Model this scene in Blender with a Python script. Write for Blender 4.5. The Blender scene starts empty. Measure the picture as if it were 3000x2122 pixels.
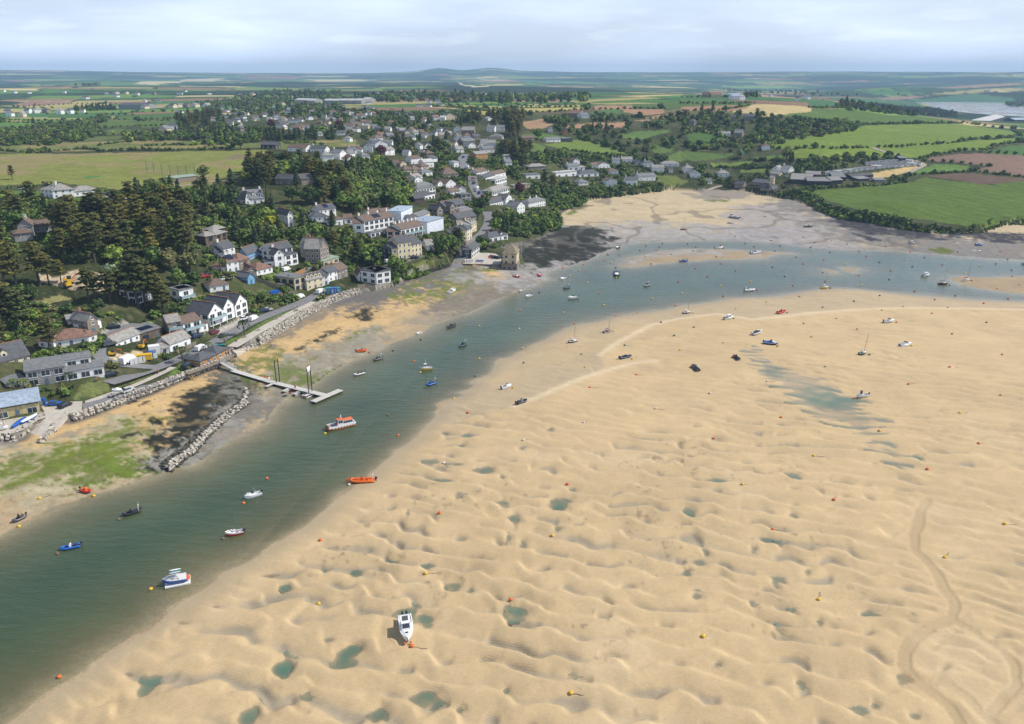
HAZE,EXPO=8.5e-5,0.05
import bpy,bmesh,math,random
import numpy as np
from mathutils import Vector,Matrix,Euler
rnd=random.Random(7)
nrs=np.random.RandomState(11)
C=bpy.context.scene.collection
sc=bpy.context.scene
# ------------------------------------------------------------------ survey frames (photo crops used to note down positions)
ZT={'F':(0,0,.76533),'P':(0,0,1),'A1':(0,150,2.296),'A2':(1000,150,2.296),'A3':(2000,150,2.296),'A4':(0,500,3.28),'A5':(600,500,4.512),'A6':(1000,500,3.28),'A7':(0,850,3.2486),'A8':(500,800,3.8267),'B1':(1500,550,3.0613),'B2':(2200,550,2.87),'B3':(900,950,3.2486),'B4':(1600,880,3.28),'B5':(2200,900,2.87),'B6':(0,1300,1.9756),'B7':(700,1400,2.249),'B8':(2000,1300,1.976),'C1':(1100,440,5.74),'C2':(1450,440,4.592),'C3':(1000,320,4.592),'C4':(600,280,4.592),'C5':(1900,420,4.592),'C6':(2350,430,5.102),'C7':(0,1130,7.653),'C8':(1000,600,5.74)}
def Q(t,x,y):
 a,b,s=ZT[t]
 return(a+x/s,b+y/s)
def QL(t,pts):
 return[Q(t,*p)for p in pts]
 # ------------------------------------------------------------------ camera: a drone about 100 m above the estuary
HC,FPX,HOR=100.0,2354.0,228.0
PIT=math.atan((1061-HOR)/FPX)
COSP,SINP=math.cos(PIT),math.sin(PIT)
def ray(px,py):
 cx,cy=(px-1500)/FPX,(1061-py)/FPX
 return(cx,COSP+cy*SINP,cy*COSP-SINP)
def plane(px,py,z=0.0):
 dx,dy,dz=ray(px,py)
 t=(z-HC)/dz
 return(dx*t,dy*t)
 # ------------------------------------------------------------------ noise
def _h(ix,iy,s):
 n=(ix*374761393+iy*668265263+s*974634777)&0xffffffff
 n=((n^(n>>13))*1274126177)&0xffffffff
 return((n^(n>>16))&0xffff)/65535.0
def vn(x,y,s=0):
 x=np.asarray(x,float);y=np.asarray(y,float)
 ix=np.floor(x).astype(np.int64);iy=np.floor(y).astype(np.int64)
 fx,fy=x-ix,y-iy
 fx=fx*fx*(3-2*fx);fy=fy*fy*(3-2*fy)
 a,b,c,d=_h(ix,iy,s),_h(ix+1,iy,s),_h(ix,iy+1,s),_h(ix+1,iy+1,s)
 return(a+(b-a)*fx)*(1-fy)+(c+(d-c)*fx)*fy
def fbm(x,y,s=0,o=4):
 t,a,n=0,.5,0
 for i in range(o):
  t=t+a*vn(x*2**i+17.3*i,y*2**i-9.1*i,s+i);n+=a;a*=.5
 return t/n
def sstep(a,b,x):
 t=np.clip((x-a)/(b-a),0,1)
 return t*t*(3-2*t)
 # ------------------------------------------------------------------ polygons in the ground plane
def inside(x,y,poly):
 r=np.zeros(np.shape(x),bool)
 n=len(poly)
 for i in range(n):
  x1,y1=poly[i];x2,y2=poly[(i+1)%n]
  if y1==y2:continue
  c=((y1>y)!=(y2>y))&(x<(x2-x1)*(y-y1)/(y2-y1)+x1)
  r^=c
 return r
def ldist(x,y,pts,closed=False,par=False):
 best=np.full(np.shape(x),1e18);tt=np.zeros(np.shape(x))if par else None
 n=len(pts);acc=0.0
 for i in range(n if closed else n-1):
  x1,y1=pts[i][:2];x2,y2=pts[(i+1)%n][:2]
  dx,dy=x2-x1,y2-y1;L=dx*dx+dy*dy+1e-12
  t=np.clip(((x-x1)*dx+(y-y1)*dy)/L,0,1)
  d=(x-x1-t*dx)**2+(y-y1-t*dy)**2
  if par:
   m=d<best;tt=np.where(m,i+t,tt)
  best=np.minimum(best,d)
 return(np.sqrt(best),tt)if par else np.sqrt(best)
 # ------------------------------------------------------------------ shorelines
WATER=[(-900,1900)]+QL('F',[(-120,1240),(0,1197),(100,1155),(200,1112),(300,1085),(390,1050),(430,1040),(500,1002),(560,970),(600,940),(640,900),(660,885),(700,866),(740,835),(800,802),(850,785),(900,765),(950,740),(1000,715),(1050,700),(1100,678),(1150,655),(1200,640),(1228,627),(1215,616),(1240,605),(1270,598),(1300,590),(1330,575),(1365,560),(1400,548),(1450,543),(1550,540),(1650,538),(1750,545),(1830,555),(1900,560),(2000,562),(2100,570),(2200,578),(2296,583),(2700,605),(2700,700)])+['L']+QL('B2',[(2296,960),(1900,945),(1700,930),(1400,905),(1100,875),(850,855),(680,850),(520,868),(430,882),(250,915),(130,922)])+QL('B1',[(2150,985),(2050,990),(1950,1000),(1830,1020),(1700,1040),(1550,1055),(1400,1090),(1200,1125),(1000,1150),(850,1185),(800,1195),(620,1225),(480,1260),(430,1295),(330,1340)])+QL('B3',[(2274,145),(2160,195),(2130,235),(2060,265),(1960,310),(1850,330),(1790,360),(1760,420),(1720,480),(1620,510),(1530,540),(1510,575),(1570,595),(1400,660),(1450,685),(1350,730),(1260,770),(1290,800),(1220,860),(1180,920),(1100,990),(1000,1070),(900,1150),(820,1200),(740,1290),(660,1360),(620,1420),(540,1500),(430,1575),(340,1624)])+QL('B6',[(1778,455),(1660,540),(1500,650),(1300,740),(1130,870),(1000,960),(880,1070),(740,1160),(600,1250),(500,1330),(420,1390),(300,1450),(200,1530),(100,1600),(-100,1720),(-700,2000)])
_i=WATER.index('L')
LOWS=[plane(*p)for p in WATER[_i+1:]]
WATER=[plane(*p)for p in WATER if p!='L']
BANK=[(1500,330)]+LOWS+[(-60,0),(1500,0)]
BARS=[QL('B1',[(975,705),(1030,640),(1100,615),(1250,590),(1400,570),(1600,558),(1800,556),(2000,560),(2296,578),(2500,588),(2357,600),(2250,632),(1950,640),(1750,640),(1600,655),(1400,670),(1200,690),(1050,708)]),QL('B2',[(1690,770),(1780,752),(1870,762),(2000,756),(2296,750),(2600,760),(2600,905),(2296,892),(2100,870),(1900,842),(1780,812)]),QL('B2',[(770,675),(830,690),(875,708),(850,715),(790,698)]),QL('B2',[(625,690),(700,708),(690,716),(640,704)]),QL('B2',[(850,672),(900,682),(890,688),(860,684)])]
BARS=[[plane(*p)for p in b]for b in BARS]
LANDL=QL('A7',[(-300,1500),(0,1450),(190,1440),(300,1330),(420,1250),(640,1200),(700,1265),(850,1215),(980,1165),(1150,1095),(1400,1010),(1650,900),(1790,850),(1930,790),(2050,752)])+QL('A8',[(600,1000),(680,950),(760,880),(900,830),(1000,790),(1150,700),(1300,620),(1500,490),(1700,390),(1800,335),(2120,235)])+QL('A6',[(330,1165),(540,1115),(640,1050),(800,1000),(1040,930),(1110,870),(1165,880),(1535,930),(1700,930),(1765,880),(1740,800),(1480,765),(1600,720),(1720,690),(1850,660),(2000,600),(2100,560),(2100,470),(2070,430),(2170,370)])+QL('B1',[(640,130),(900,88),(1260,48),(1480,15)])+QL('C5',[(300,640),(560,650),(660,632),(830,640),(1000,640),(1300,655),(1450,680),(1700,730),(1900,760),(2200,860)])+QL('B2',[(340,90),(500,130),(560,170),(640,212),(720,250),(830,280),(1000,300),(1200,340),(1350,365),(1500,385),(1650,392),(1760,388),(1900,385),(2000,360),(2100,325),(2296,315),(2700,318)])
LANDW=[plane(p[0],p[1],1.9)for p in LANDL]
LAND=LANDW+[(9000,3000),(30000,30000),(-30000,30000),(-9000,300)]
# ------------------------------------------------------------------ ground levels (position in the photo, metres above low water)
LV=[('P',[(100,1230,4.5),(250,1180,4.5),(420,1110,4.5),(600,1030,5),(900,850,5),(1060,800,4.5),(1350,790,3.5),(1450,745,4),(1500,770,3.5),(100,1085,9),(300,1065,9),(450,1000,8),(620,940,7),(750,890,7),(30,1050,13),(250,960,15),(350,940,14),(450,950,10),(550,950,9),(200,860,20),(550,850,14),(700,850,12),(600,790,18),(820,780,14),(900,830,7),(250,820,24),(0,800,26),(0,930,18),(100,700,32),(300,680,30),(500,700,28),(650,690,24),(940,770,13),(1000,825,6),(1180,755,9),(1300,715,11),(1380,690,8),(1430,620,11),(1100,665,19),(1250,650,16),(1050,570,28),(1350,565,18),(200,572,38),(0,600,38),(450,600,35),(735,590,32),(550,530,38),(900,540,38),(300,480,38),(600,450,40),(0,450,38),(900,430,44),(1100,450,41),(1300,430,39),(1400,500,28),(1600,480,26),(1500,560,12),(1620,560,7),(1700,525,13),(1900,515,11),(1600,600,6),(1480,680,6),(2000,550,5),(2130,535,5),(2050,480,18),(1000,350,49),(1300,330,50),(600,330,45),(200,350,42),(0,300,48),(400,290,50),(1000,270,60),(1500,290,58),(1800,400,38),(1500,400,42),(1700,350,50),(2200,285,66),(2050,278,70),(2420,295,60),(2260,320,60),(2500,350,44),(2700,400,32),(2900,420,30),(2400,450,29),(2700,480,20),(2300,480,21),(2950,520,17),(2550,520,13),(2400,560,9),(2700,590,11),(2400,615,8),(2700,650,7),(3000,650,7),(2850,322,1),(3050,330,1),(2760,312,3),(2750,345,6),(2560,300,20),(2900,285,30),(2700,280,25),(3000,400,20),(2300,250,45),(2500,262,40),(2900,262,50)])]
CT=[]
for t,L in LV:
 for x,y,z in L:
  q=plane(*Q(t,x,y),z)
  CT.append((math.atan2(q[0],q[1])*2.5,math.log(math.hypot(*q)),z))
for th in(-50,-25,0,25,50):
 for d,z in((4500,62),(9000,75),(14000,100)):
  CT.append((math.radians(th)*2.5,math.log(d),z))
for th in(-52,-46):CT+=[(math.radians(th)*2.5,math.log(d),z)for d,z in((150,5),(250,12),(500,38),(900,42))]
for th in(46,52):CT+=[(math.radians(th)*2.5,math.log(d),z)for d,z in((600,8),(900,15),(1800,20))]
CT=np.array(CT)
_D=np.hypot(CT[:,None,0]-CT[None,:,0],CT[:,None,1]-CT[None,:,1])
_w=np.linalg.solve(_D+np.eye(len(CT))*.004,CT[:,2]-40)
def hland_raw(th,lr):
 o=np.full(np.shape(th),40.0)
 for i in range(len(CT)):
  o=o+_w[i]*np.hypot(th*2.5-CT[i,0],lr-CT[i,1])
 return o
 # ------------------------------------------------------------------ terrain grid (rings round the camera, finer near)
TH=np.radians(np.linspace(-46,46,981))
rr=[45.0]
while rr[-1]<16000:
 r=rr[-1]
 rr.append(r*(1+(.0042 if r<900 else.0065 if r<3500 else.012)))
RR=np.array(rr)
NT,NR=len(TH),len(RR)
LR=np.log(RR)
X=RR[:,None]*np.sin(TH)[None,:]
Y=RR[:,None]*np.cos(TH)[None,:]
cth=np.radians(np.linspace(-46,46,124));clr=np.linspace(LR[0],LR[-1],260)
CG=hland_raw(*np.meshgrid(cth,clr))
def up(G):
 a=(TH-cth[0])/(cth[1]-cth[0]);b=(LR-clr[0])/(clr[1]-clr[0])
 i=np.clip(a.astype(int),0,len(cth)-2);j=np.clip(b.astype(int),0,len(clr)-2)
 fa=(a-i)[None,:];fb=(b-j)[:,None]
 g=lambda jj,ii:G[np.ix_(jj,ii)]
 return(g(j,i)*(1-fa)+g(j,i+1)*fa)*(1-fb)+(g(j+1,i)*(1-fa)+g(j+1,i+1)*fa)*fb
HL=up(CG)
RG=np.repeat(RR[:,None],NT,1);TG=np.repeat(TH[None,:],NR,0)
near=RG<1500
kn=int(np.searchsorted(RR,1500))
far=sstep(900,4000,RG)
HL=HL+far*((fbm(X/900,Y/900,3,4)-.5)*42+(fbm(X/2600,Y/2200,8,3)-.5)*95*sstep(3000,7000,RG))
pxg=1500+FPX*np.tan(TG)
def bump(c,w,a):return a*np.exp(-((pxg-c)/w)**2)
sky=12+bump(1300,45,7)+bump(1290,130,5)+bump(1445,60,9)+bump(1520,160,4)+bump(150,330,5)+bump(2200,600,3)+2*(fbm(pxg/120,pxg*0,5,3)-.5)
far2=sstep(7000,13500,RG)
HL=HL*(1-far2)+far2*(HC+RG*sky/FPX*1.0)*np.clip(1-(RG-13500)/30000,0,1)
HL=np.minimum(HL,np.where(RG>2500,HC+RG*(sky-1.5+4*far2)/FPX,90))
CREEK=[plane(*p,1.0)for p in QL('A3',[(1560,345),(1750,340),(2140,345),(2180,368),(2296,380),(2500,392),(2500,470),(2296,442),(2100,432),(1850,408),(1700,380),(1640,362)])]
ck=inside(X,Y,CREEK)
HL=np.minimum(HL,np.where((X>300)&(RG>1300)&(RG<9000),2+ldist(X,Y,CREEK,True)*.09,999))
HL=np.where(ck,1.0+.5*fbm(X/30,Y/30,4,3),HL)
xs,ys=X[:kn],Y[:kn]
wob=(fbm(xs/14,ys/14,21,3)-.5)
wob2=(fbm(xs/16+40,ys/16,22,3)-.5)
wx,wy=xs+wob*5,ys+wob2*5
DW=np.full(X.shape,400.0);DL=np.full(X.shape,400.0);INW=np.zeros(X.shape,bool);INL=np.ones(X.shape,bool)
iw=inside(wx,wy,WATER)
dw=ldist(wx,wy,WATER,True)
for b in BARS:
 ib=inside(wx,wy,b);db=ldist(wx,wy,b,True)
 iw&=~ib;dw=np.where(ib,db*.5,np.minimum(dw,db))
INW[:kn]=iw;DW[:kn]=dw
INL[:kn]=inside(xs,ys,LAND);DL[:kn]=ldist(xs,ys,LANDW)
INW&=~INL
FLAT=~INL&~INW
# ---- tidal flats
tq=DW/(DW+DL+1e-6)
flat=np.minimum(DW*.05,1.6)+np.where(DL<120,sstep(0,1,tq)*.9,0)
bank=~INL&~INW&inside(X,Y,BANK)
# ---- big sand bank: ebb-tide sand waves with hollows
AMPC=QL('P',[(1500,1900),(700,1950),(2500,1900),(2000,1500),(1300,1400),(2850,1300),(1700,1150),(1500,1100),(2200,1000),(2800,950),(2600,1180),(1150,1700),(2900,1750),(2300,1250),(400,2050),(2950,2050)])
AMPV=[1.0,.95,.75,.75,.5,.4,.13,.06,.1,.13,.32,.9,.3,.45,.8,.5]
AP=np.array([plane(*p)for p in AMPC]);AP=np.stack([np.arctan2(AP[:,0],AP[:,1])*2,np.log(np.hypot(AP[:,0],AP[:,1]))],1)
kb=int(np.searchsorted(RR,700))
def idw(th,lr,P,V):
 n=0;d=0
 for(a,b),v in zip(P,V):
  w=1/((th*2-a)**2+(lr-b)**2+.004)**1.5
  n=n+w*v;d=d+w
 return n/d
amp=np.zeros(X.shape);bx,by=X[:kb],Y[:kb]
amp[:kb]=idw(TG[:kb],np.log(RG[:kb]),AP,AMPV)
amp*=bank*sstep(2,14,DW)
STREAM=[plane(*p,1.4)for p in QL('B8',[(1420,330),(1370,430),(1330,530),(1350,620),(1420,700),(1480,790),(1530,880),(1570,960),(1560,1020),(1440,1060),(1350,1130),(1310,1210),(1310,1290),(1350,1370),(1430,1450),(1520,1530),(1580,1620),(1620,1760)])]
STREAMB=[plane(*p,1.4)for p in QL('B8',[(1570,1020),(1700,1100),(1840,1200),(1930,1310),(1950,1400),(1850,1490),(1780,1560)])]
STREAMC=[plane(*p,1.4)for p in QL('B8',[(1350,1370),(1500,1390),(1650,1480),(1740,1570),(1850,1680)])]
ds=np.full(X.shape,99.0);dsb=ds.copy()
ds[:kb]=ldist(bx+(fbm(bx/9,by/9,31)-.5)*3,by,STREAM)
dsb[:kb]=np.minimum(ldist(bx+(fbm(bx/7,by/7,31)-.5)*4,by,STREAMB),ldist(bx,by+(fbm(bx/7,by/7,33)-.5)*4,STREAMC))
stw=1.0+.5*vn(bx/15,by/15,35)
kx,ky=math.sin(math.radians(17)),math.cos(math.radians(17))
along,across=bx*ky-by*kx,bx*kx+by*ky
w1=fbm(bx/30,by/30,41,3)-.5;w2=fbm(bx/9,by/9,42,3)-.5
bigp=plane(760,1960);big=np.exp(-(((bx-bigp[0])/26)**2+((by-bigp[1])/30)**2))
def waves(lam,lob,warp,sd):
 p0=across/lam+w1*warp*9/lam
 p1=p0+(vn(along/lob+3*w1,p0*.9,sd)-.5)*.58
 u=p1-np.floor(p1)
 saw=np.where(u<.74,sstep(-.12,.74,u),1-sstep(.74,1.0,u)*.96)
 m=vn(along/(lob*1.5),p0*.9,sd+3)
 pit=np.exp(-((np.where(u>.5,u-1,u)-.02)/.17)**2)*sstep(.5,.9,vn(along/(lob*.8)+5,p0*.9+.4,sd+5))
 return(saw-.5)*(.6+.55*m)-pit*.7,u
wa,ua=waves(6.5,3.8,1.35,411);wb_,ub=waves(11.5,6.5,1.6,431)
fade=amp[:kb]*(.72+.4*fbm(bx/34,by/34,45,2))
rip=(wa*1.12*(1-.7*big)+wb_*1.25*big)*fade
rip+=(fbm(bx/30,by/30,46,3)-.5)*.7*np.clip(amp[:kb]*1.3,.15,1)
rip+=(fbm(bx/2.4,by/2.4,48,2)-.5)*.16*np.clip(amp[:kb],.1,1)
wc,uc=waves(4.6,8.5,1.5,451)
rip+=wc*.75*np.clip(1-amp[:kb]*1.4,0,1)*np.clip(amp[:kb]*3,.0,1)*sstep(.2,.5,fbm(bx/30,by/30,51,2))*bank[:kb]
srp=np.minimum(ds[:kb]/stw,dsb[:kb]/1.0)
rip*=sstep(.8,3.0,srp)
rip-=.16*(1-sstep(.75,1.15,srp))*bank[:kb]
isbar=np.zeros(X.shape,bool)
for b in BARS:isbar[:kn]|=inside(wx,wy,b)
H=np.where(INL,0,flat+np.where(isbar,.12,0))
RIDGE=[plane(*p,1.5)for p in QL('B4',[(-300,1010),(0,900),(250,790),(580,680),(900,600),(1050,592)])]
RIDGE2=[plane(*p,1.5)for p in QL('B4',[(520,530),(650,430),(1000,235),(1200,185),(1400,150),(1640,128)])+QL('B2',[(0,1115),(300,1085),(500,1060),(800,1038),(1000,1025),(1400,1015),(1800,1015),(2296,1022),(2800,1030)])]
rdg=np.full(X.shape,99.0);rdg[:kb]=np.minimum(ldist(bx,by,RIDGE),ldist(bx,by,RIDGE2))
LAGOON=[plane(*p,1.3)for p in QL('B5',[(-80,350),(20,330),(110,350),(130,440),(250,470),(360,520),(480,560),(640,590),(700,640),(830,720),(1010,800),(960,860),(1120,930),(1180,970),(1080,1060),(1200,1110),(1350,1180),(1500,1260),(1480,1380),(1350,1420),(1150,1330),(900,1150),(700,1010),(500,960),(380,880),(250,800),(200,700),(80,650),(20,590),(-60,520)])]
il=np.zeros(X.shape);lgx,lgy=bx+(fbm(bx/8,by/8,71)-.5)*9,by+(fbm(bx/8,by/8,72)-.5)*12
il[:kb]=np.where(inside(lgx,lgy,LAGOON),sstep(0,10,ldist(lgx,lgy,LAGOON,True)),0)
rip*=1-.85*il[:kb]
H[:kb]+=np.where(bank[:kb],rip,0)
H+=np.where(bank,.25*np.exp(-(rdg/5)**2),0)
PQ=[('B7',1110,890,5.0,5.5,1.0),('B7',1225,935,5.0,4.5,1.0),('B7',1850,885,6,6,1.1),('B7',1770,855,4,4,.6),('B7',700,1170,6.0,6.0,1.1),('B7',760,1130,5,4,.8),('B7',590,1080,4,4,.5),('B7',285,1265,5.0,7,1.6),('B7',1225,1450,8,5,.9),('B7',930,1560,4,5,.8),('B7',75,1570,4,7,.9),('B7',460,1420,4,4,.45),('B7',300,705,4,4,.6),('B7',370,710,3.5,3,.4),('B7',770,630,5,6,.7),('B7',560,605,2.6,3.2,.7),('B7',1240,595,4,5,.7),('B7',1415,720,5,6,.6),('B7',1525,745,3,4,.5),('B7',1030,550,6,4,.5),('B7',1110,232,3,5,.6),('B7',1455,125,5,6,.6),('B7',1740,165,5,7,.5),('B7',2115,175,7,8,.9),('B7',2205,80,5,5,.5),('B7',1815,285,4,7,.8),('B7',2105,340,4,5,.6),('B7',1775,410,3,6,.5),('B7',1870,440,3.5,6,.5),('B7',880,1390,6,3.5,.4),('B7',770,1390,3,3,.4),('B7',1760,1410,2.6,3.6,.6),('B7',1460,1530,3,3,.5),('B7',2200,1300,4,3,.5),('B6',835,1400,5.5,7,.9),('B6',1650,822,4,4,.6),('B7',1400,1165,3,2,.4),('B7',230,915,4,2.5,.3),('B8',555,790,5,5,.7),('B8',540,830,4,5,.5),('B8',720,745,4,4,.5),('B8',790,1035,3.5,4,.6),('B8',640,980,3,5,.6),('B8',410,945,3.5,4,.6),('B8',550,1080,4,4,.5),('B8',1080,980,7,4,.5),('B8',930,830,5,4,.4),('B8',1100,835,6,4,.35),('B8',85,890,5,5,.6),('B8',210,1285,3.5,3,.5),('B8',680,1390,4,4,.6),('B8',1255,1365,6,4,.5),('B8',1020,1570,5,4,.7),('B8',1110,1520,3,3,.6),('B8',1345,1585,4,3,.6),('B8',780,1575,3,2.5,.4),('B8',960,1410,4,3,.4),('B8',130,630,3,6,.7),('B8',95,685,5,6,.5),('B8',20,750,4,6,.6),('B8',495,560,5,7,.5),('B8',570,595,4,6,.6),('B8',980,560,10,7,.35),('B8',590,515,7,6,.4),('B8',40,385,6,8,.6),('B8',640,415,4,5,.5),('B8',840,370,7,6,.4),('B8',890,325,6,6,.4),('B8',200,210,9,7,.45),('B8',400,90,9,5,.4),('B8',370,150,7,7,.4),('B8',650,185,7,8,.5),('B8',540,455,6,5,.3),('B8',410,615,3,4,.5),('B8',850,95,10,6,.35),('B3',1530,1040,5,7,.6),('B3',1480,1125,4,5,.6),('B3',1210,1280,9,7,.5),('B3',1420,1325,9,5,.6),('B3',1710,1380,6,8,.8),('B3',1320,1480,9,5,.6),('B3',1000,1390,5,4,.4),('B3',1180,1525,4,4,.4),('B3',2045,1190,4,6,.5),('B3',1855,1470,3,4,.5),('B3',1630,1490,3,4,.4),('B4',1530,1115,14,14,.35),('B4',1360,1190,14,10,.3),('B4',2115,1180,6,8,.4),('B4',40,1245,4,6,.6),('B4',1760,500,6,6,.3)]
lev=np.full(X.shape,-9.0)
for t,a,b,ra,rb,dp in PQ:
 if dp<.45:continue
 kq=1 if dp>.75 else.72
 cx,cy=plane(*Q(t,a,b),1.2);ra*=.44*kq;rb*=.48*kq;dp*=.8
 r0=math.hypot(cx,cy);i0=int(np.searchsorted(RR,r0-3.2*max(ra,rb)));i1=int(np.searchsorted(RR,r0+3.2*max(ra,rb)))
 sl=slice(max(i0,0),i1)
 qx=(X[sl]-cx)/ra;qy=(Y[sl]-cy)/rb
 qx=qx+(fbm(X[sl]/ra,Y[sl]/ra,61,2)-.5)*.9;qy=qy+(fbm(X[sl]/ra,Y[sl]/ra,62,2)-.5)*.9
 q=np.sqrt(qx**2+qy**2)
 m=q<1.15
 base=float(np.mean(H[sl][m]))if m.any()else 1.2
 g=np.exp(-(q/.95)**2*1.1)
 H[sl]=H[sl]*(1-.7*g)+.7*g*base-dp*g*bank[sl]
 lev[sl]=np.where((q<1.3)&bank[sl],np.maximum(lev[sl],base-.10-.36*dp),lev[sl])
deepn=fbm(bx/9,by/7,73,3)
lagfar=np.clip((by-190)/130,0,1)
H[:kb]-=il[:kb]*(.13+1.9*np.clip(deepn-.42,0,1)*(.2+lagfar))
lev[:kb]=np.where((il[:kb]>0.01),np.maximum(lev[:kb],flat[:kb]-.03-.05*(1-lagfar)),lev[:kb])
# ---- left beach and cove: gentle lumps and rills
H+=np.where(FLAT&~bank,(fbm(X/6,Y/6,81,3)-.5)*.3,0)
rill=np.abs(fbm(X/34+5,Y/60,83,3)-.5)
H-=np.where(FLAT&~bank&(Y>480),.25*sstep(.03,.0,rill),0)
H=np.where(INW,-np.minimum(np.where((Y<330)&(X>np.interp(Y,[80,330],[-75,-20])),.10,.06)*DW+.001*DW**2,2.6)+(fbm(X/12,Y/12,85,3)-.5)*np.where(Y>420,.45,.2)*np.clip(DW/6,0,1),H)
hb=np.where(FLAT,H,1.8)
wallside=(X<-38)&(Y<400)
edge=np.where(wallside,sstep(0,.9,np.where(INL,DL,0)),sstep(0,2.2,np.where(INL,DL,0)))
lmin=np.where(RG<1500,np.where((X<-38)&(Y<400),4.4,3.2)+np.clip(DL*.02,0,1.5),1)
HLc=np.where(ck,HL,np.maximum(HL,lmin))
HLc=HLc+np.where(INL&near,(fbm(X/22,Y/22,91,3)-.5)*1.6*sstep(4,40,DL),0)
H=np.where(INL,HLc*edge+1.8*(1-edge),H)
tm=plane(*Q('B2',1200,140),11)
H+=np.where(INL,3.6*np.exp(-(((X-tm[0])/19)**2+((Y-tm[1])/24)**2)),0)
# ------------------------------------------------------------------ sight line -> ground point
def P(px,py):
 dx,dy,dz=ray(px,py)
 hd=math.hypot(dx,dy);th=math.atan2(dx,dy)
 j=(th-TH[0])/(TH[1]-TH[0]);j0=int(min(max(j,0),NT-2));fj=j-j0
 col=H[:,j0]*(1-fj)+H[:,j0+1]*fj
 col=np.where(np.abs(col)<3e3,np.maximum(col,0.0),col)
 z=HC+RR*dz/hd
 k=np.nonzero(col>=z)[0]
 if len(k)==0 or k[0]==0:k0=len(RR)-1
 else:k0=int(k[0])
 a0,a1=z[k0-1]-col[k0-1],z[k0]-col[k0]
 t=a0/(a0-a1+1e-9);r=RR[k0-1]+(RR[k0]-RR[k0-1])*min(max(t,0),1)
 return Vector((r*math.sin(th),r*math.cos(th),HC+r*dz/hd))
def G(x,y):
 r=math.hypot(x,y);th=math.atan2(x,y)
 j=(th-TH[0])/(TH[1]-TH[0]);j0=int(min(max(j,0),NT-2));fj=min(max(j-j0,0),1)
 i0=int(min(max(np.searchsorted(RR,r)-1,0),NR-2));fi=min(max((r-RR[i0])/(RR[i0+1]-RR[i0]),0),1)
 return float((H[i0,j0]*(1-fj)+H[i0,j0+1]*fj)*(1-fi)+(H[i0+1,j0]*(1-fj)+H[i0+1,j0+1]*fj)*fi)
def pxof(x,y,z):
 vz=z-HC
 d=y*COSP-vz*SINP;v=y*SINP+vz*COSP
 return(1500+FPX*x/d,1061-FPX*v/d,d)
 # ------------------------------------------------------------------ roads and yards: level the ground under them
ROADS={'shore_road':(QL('A8',[(-700,1235),(-520,1190),(-330,1120),(-140,1068),(0,1010),(150,950),(300,880),(600,722),(750,632),(900,545),(1150,450),(1400,365),(1550,300),(1700,210),(1760,172)]),6.0,'asphalt'),'lower_lane':(QL('A7',[(560,1150),(680,1150),(790,1120),(1100,1030),(1400,920),(1650,830),(1850,770),(2000,720),(2080,690)]),4.6,'asphalt'),'concrete_path':(QL('A7',[(800,1075),(1000,1015),(1200,945),(1400,870),(1560,790),(1650,735)]),2.6,'concrete'),'side_lane':(QL('A7',[(1500,735),(1300,742),(1130,735),(1000,700),(900,660),(875,625),(890,580),(960,530),(1010,480),(1000,430),(1080,385),(1180,320),(1300,320)]),4.5,'asphalt'),'beach_promenade':(QL('A8',[(690,830),(850,730),(1100,590),(1300,480),(1480,390),(1620,325)]),4.5,'concrete'),'slipway_road':(QL('A6',[(1110,935),(1130,850),(1180,780),(1215,710),(1290,660),(1370,590),(1410,520),(1425,450),(1400,395)]),6.5,'asphalt'),'village_street':(QL('C1',[(1880,930),(1830,860),(1740,770),(1680,680),(1640,590),(1630,500),(1640,440)]),7.5,'asphalt'),'upper_street':(QL('C1',[(1540,320),(1480,270),(1450,180),(1470,110),(1530,70)]),8,'asphalt'),'top_lane':(QL('C3',[(1850,520),(1910,490),(1925,430),(1930,400)]),8,'asphalt'),'caravan_track':(QL('C6',[(1580,395),(1680,350),(1760,310),(1870,275),(1800,245),(1680,205)]),5,'gravel'),'field_track':(QL('C6',[(1050,15),(1180,55),(1300,95),(1430,135),(1540,165)]),6,'gravel'),'cove_lane':(QL('C5',[(800,635),(850,600),(920,585),(1000,570)]),5,'gravel'),'range_path':(QL('A4',[(2170,98),(1960,110),(1800,140),(1640,165)]),3,'gravel'),'club_drive':(QL('A4',[(960,215),(1040,235),(1070,265),(1120,285)]),7,'asphalt'),'car_park':(QL('A4',[(1400,350),(1500,375),(1620,395),(1760,385),(1820,390)]),9,'asphalt'),'garden_drive':(QL('A8',[(1560,-60),(1450,-10),(1340,70),(1230,130)]),4,'asphalt'),}
def resamp(pts,step):
 out=[pts[0]];
 for a,b in zip(pts,pts[1:]):
  n=max(1,int((b-a).length/step))
  for i in range(1,n+1):out.append(a.lerp(b,i/n))
 return out
def smooth(pts,n=3):
 for _ in range(n):
  pts=[pts[0]]+[(pts[i-1]+pts[i]*2+pts[i+1])/4 for i in range(1,len(pts)-1)]+[pts[-1]]
 return pts
H0=H.copy();RC={}
for nme,(pl,w,su)in ROADS.items():
 c=smooth(resamp([P(*p)for p in pl],4),6)
 RC[nme]=(c,w,su)
 d,tt=ldist(xs,ys,c,False,True)
 zc=np.interp(tt,range(len(c)),[p.z for p in c])
 m=(d<w/2+4)&INL[:kn]
 k=1-sstep(w/2+.8,w/2+4,d)
 H[:kn]=np.where(m,H[:kn]*(1-k)+(zc-.12)*k,H[:kn])
YARDS={'club_yard':(QL('C7',[(-300,1060),(-300,820),(0,780),(910,640),(1000,600),(930,470),(1060,370),(1420,370),(1850,350),(1830,560),(1500,670),(1040,710),(860,770),(500,1000),(260,1080)]),4.4,'concrete'),'quay_deck':(QL('A6',[(1180,860),(1240,770),(1330,790),(1400,790),(1480,800),(1540,830),(1530,905),(1170,895)]),3.6,'concrete')}
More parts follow.
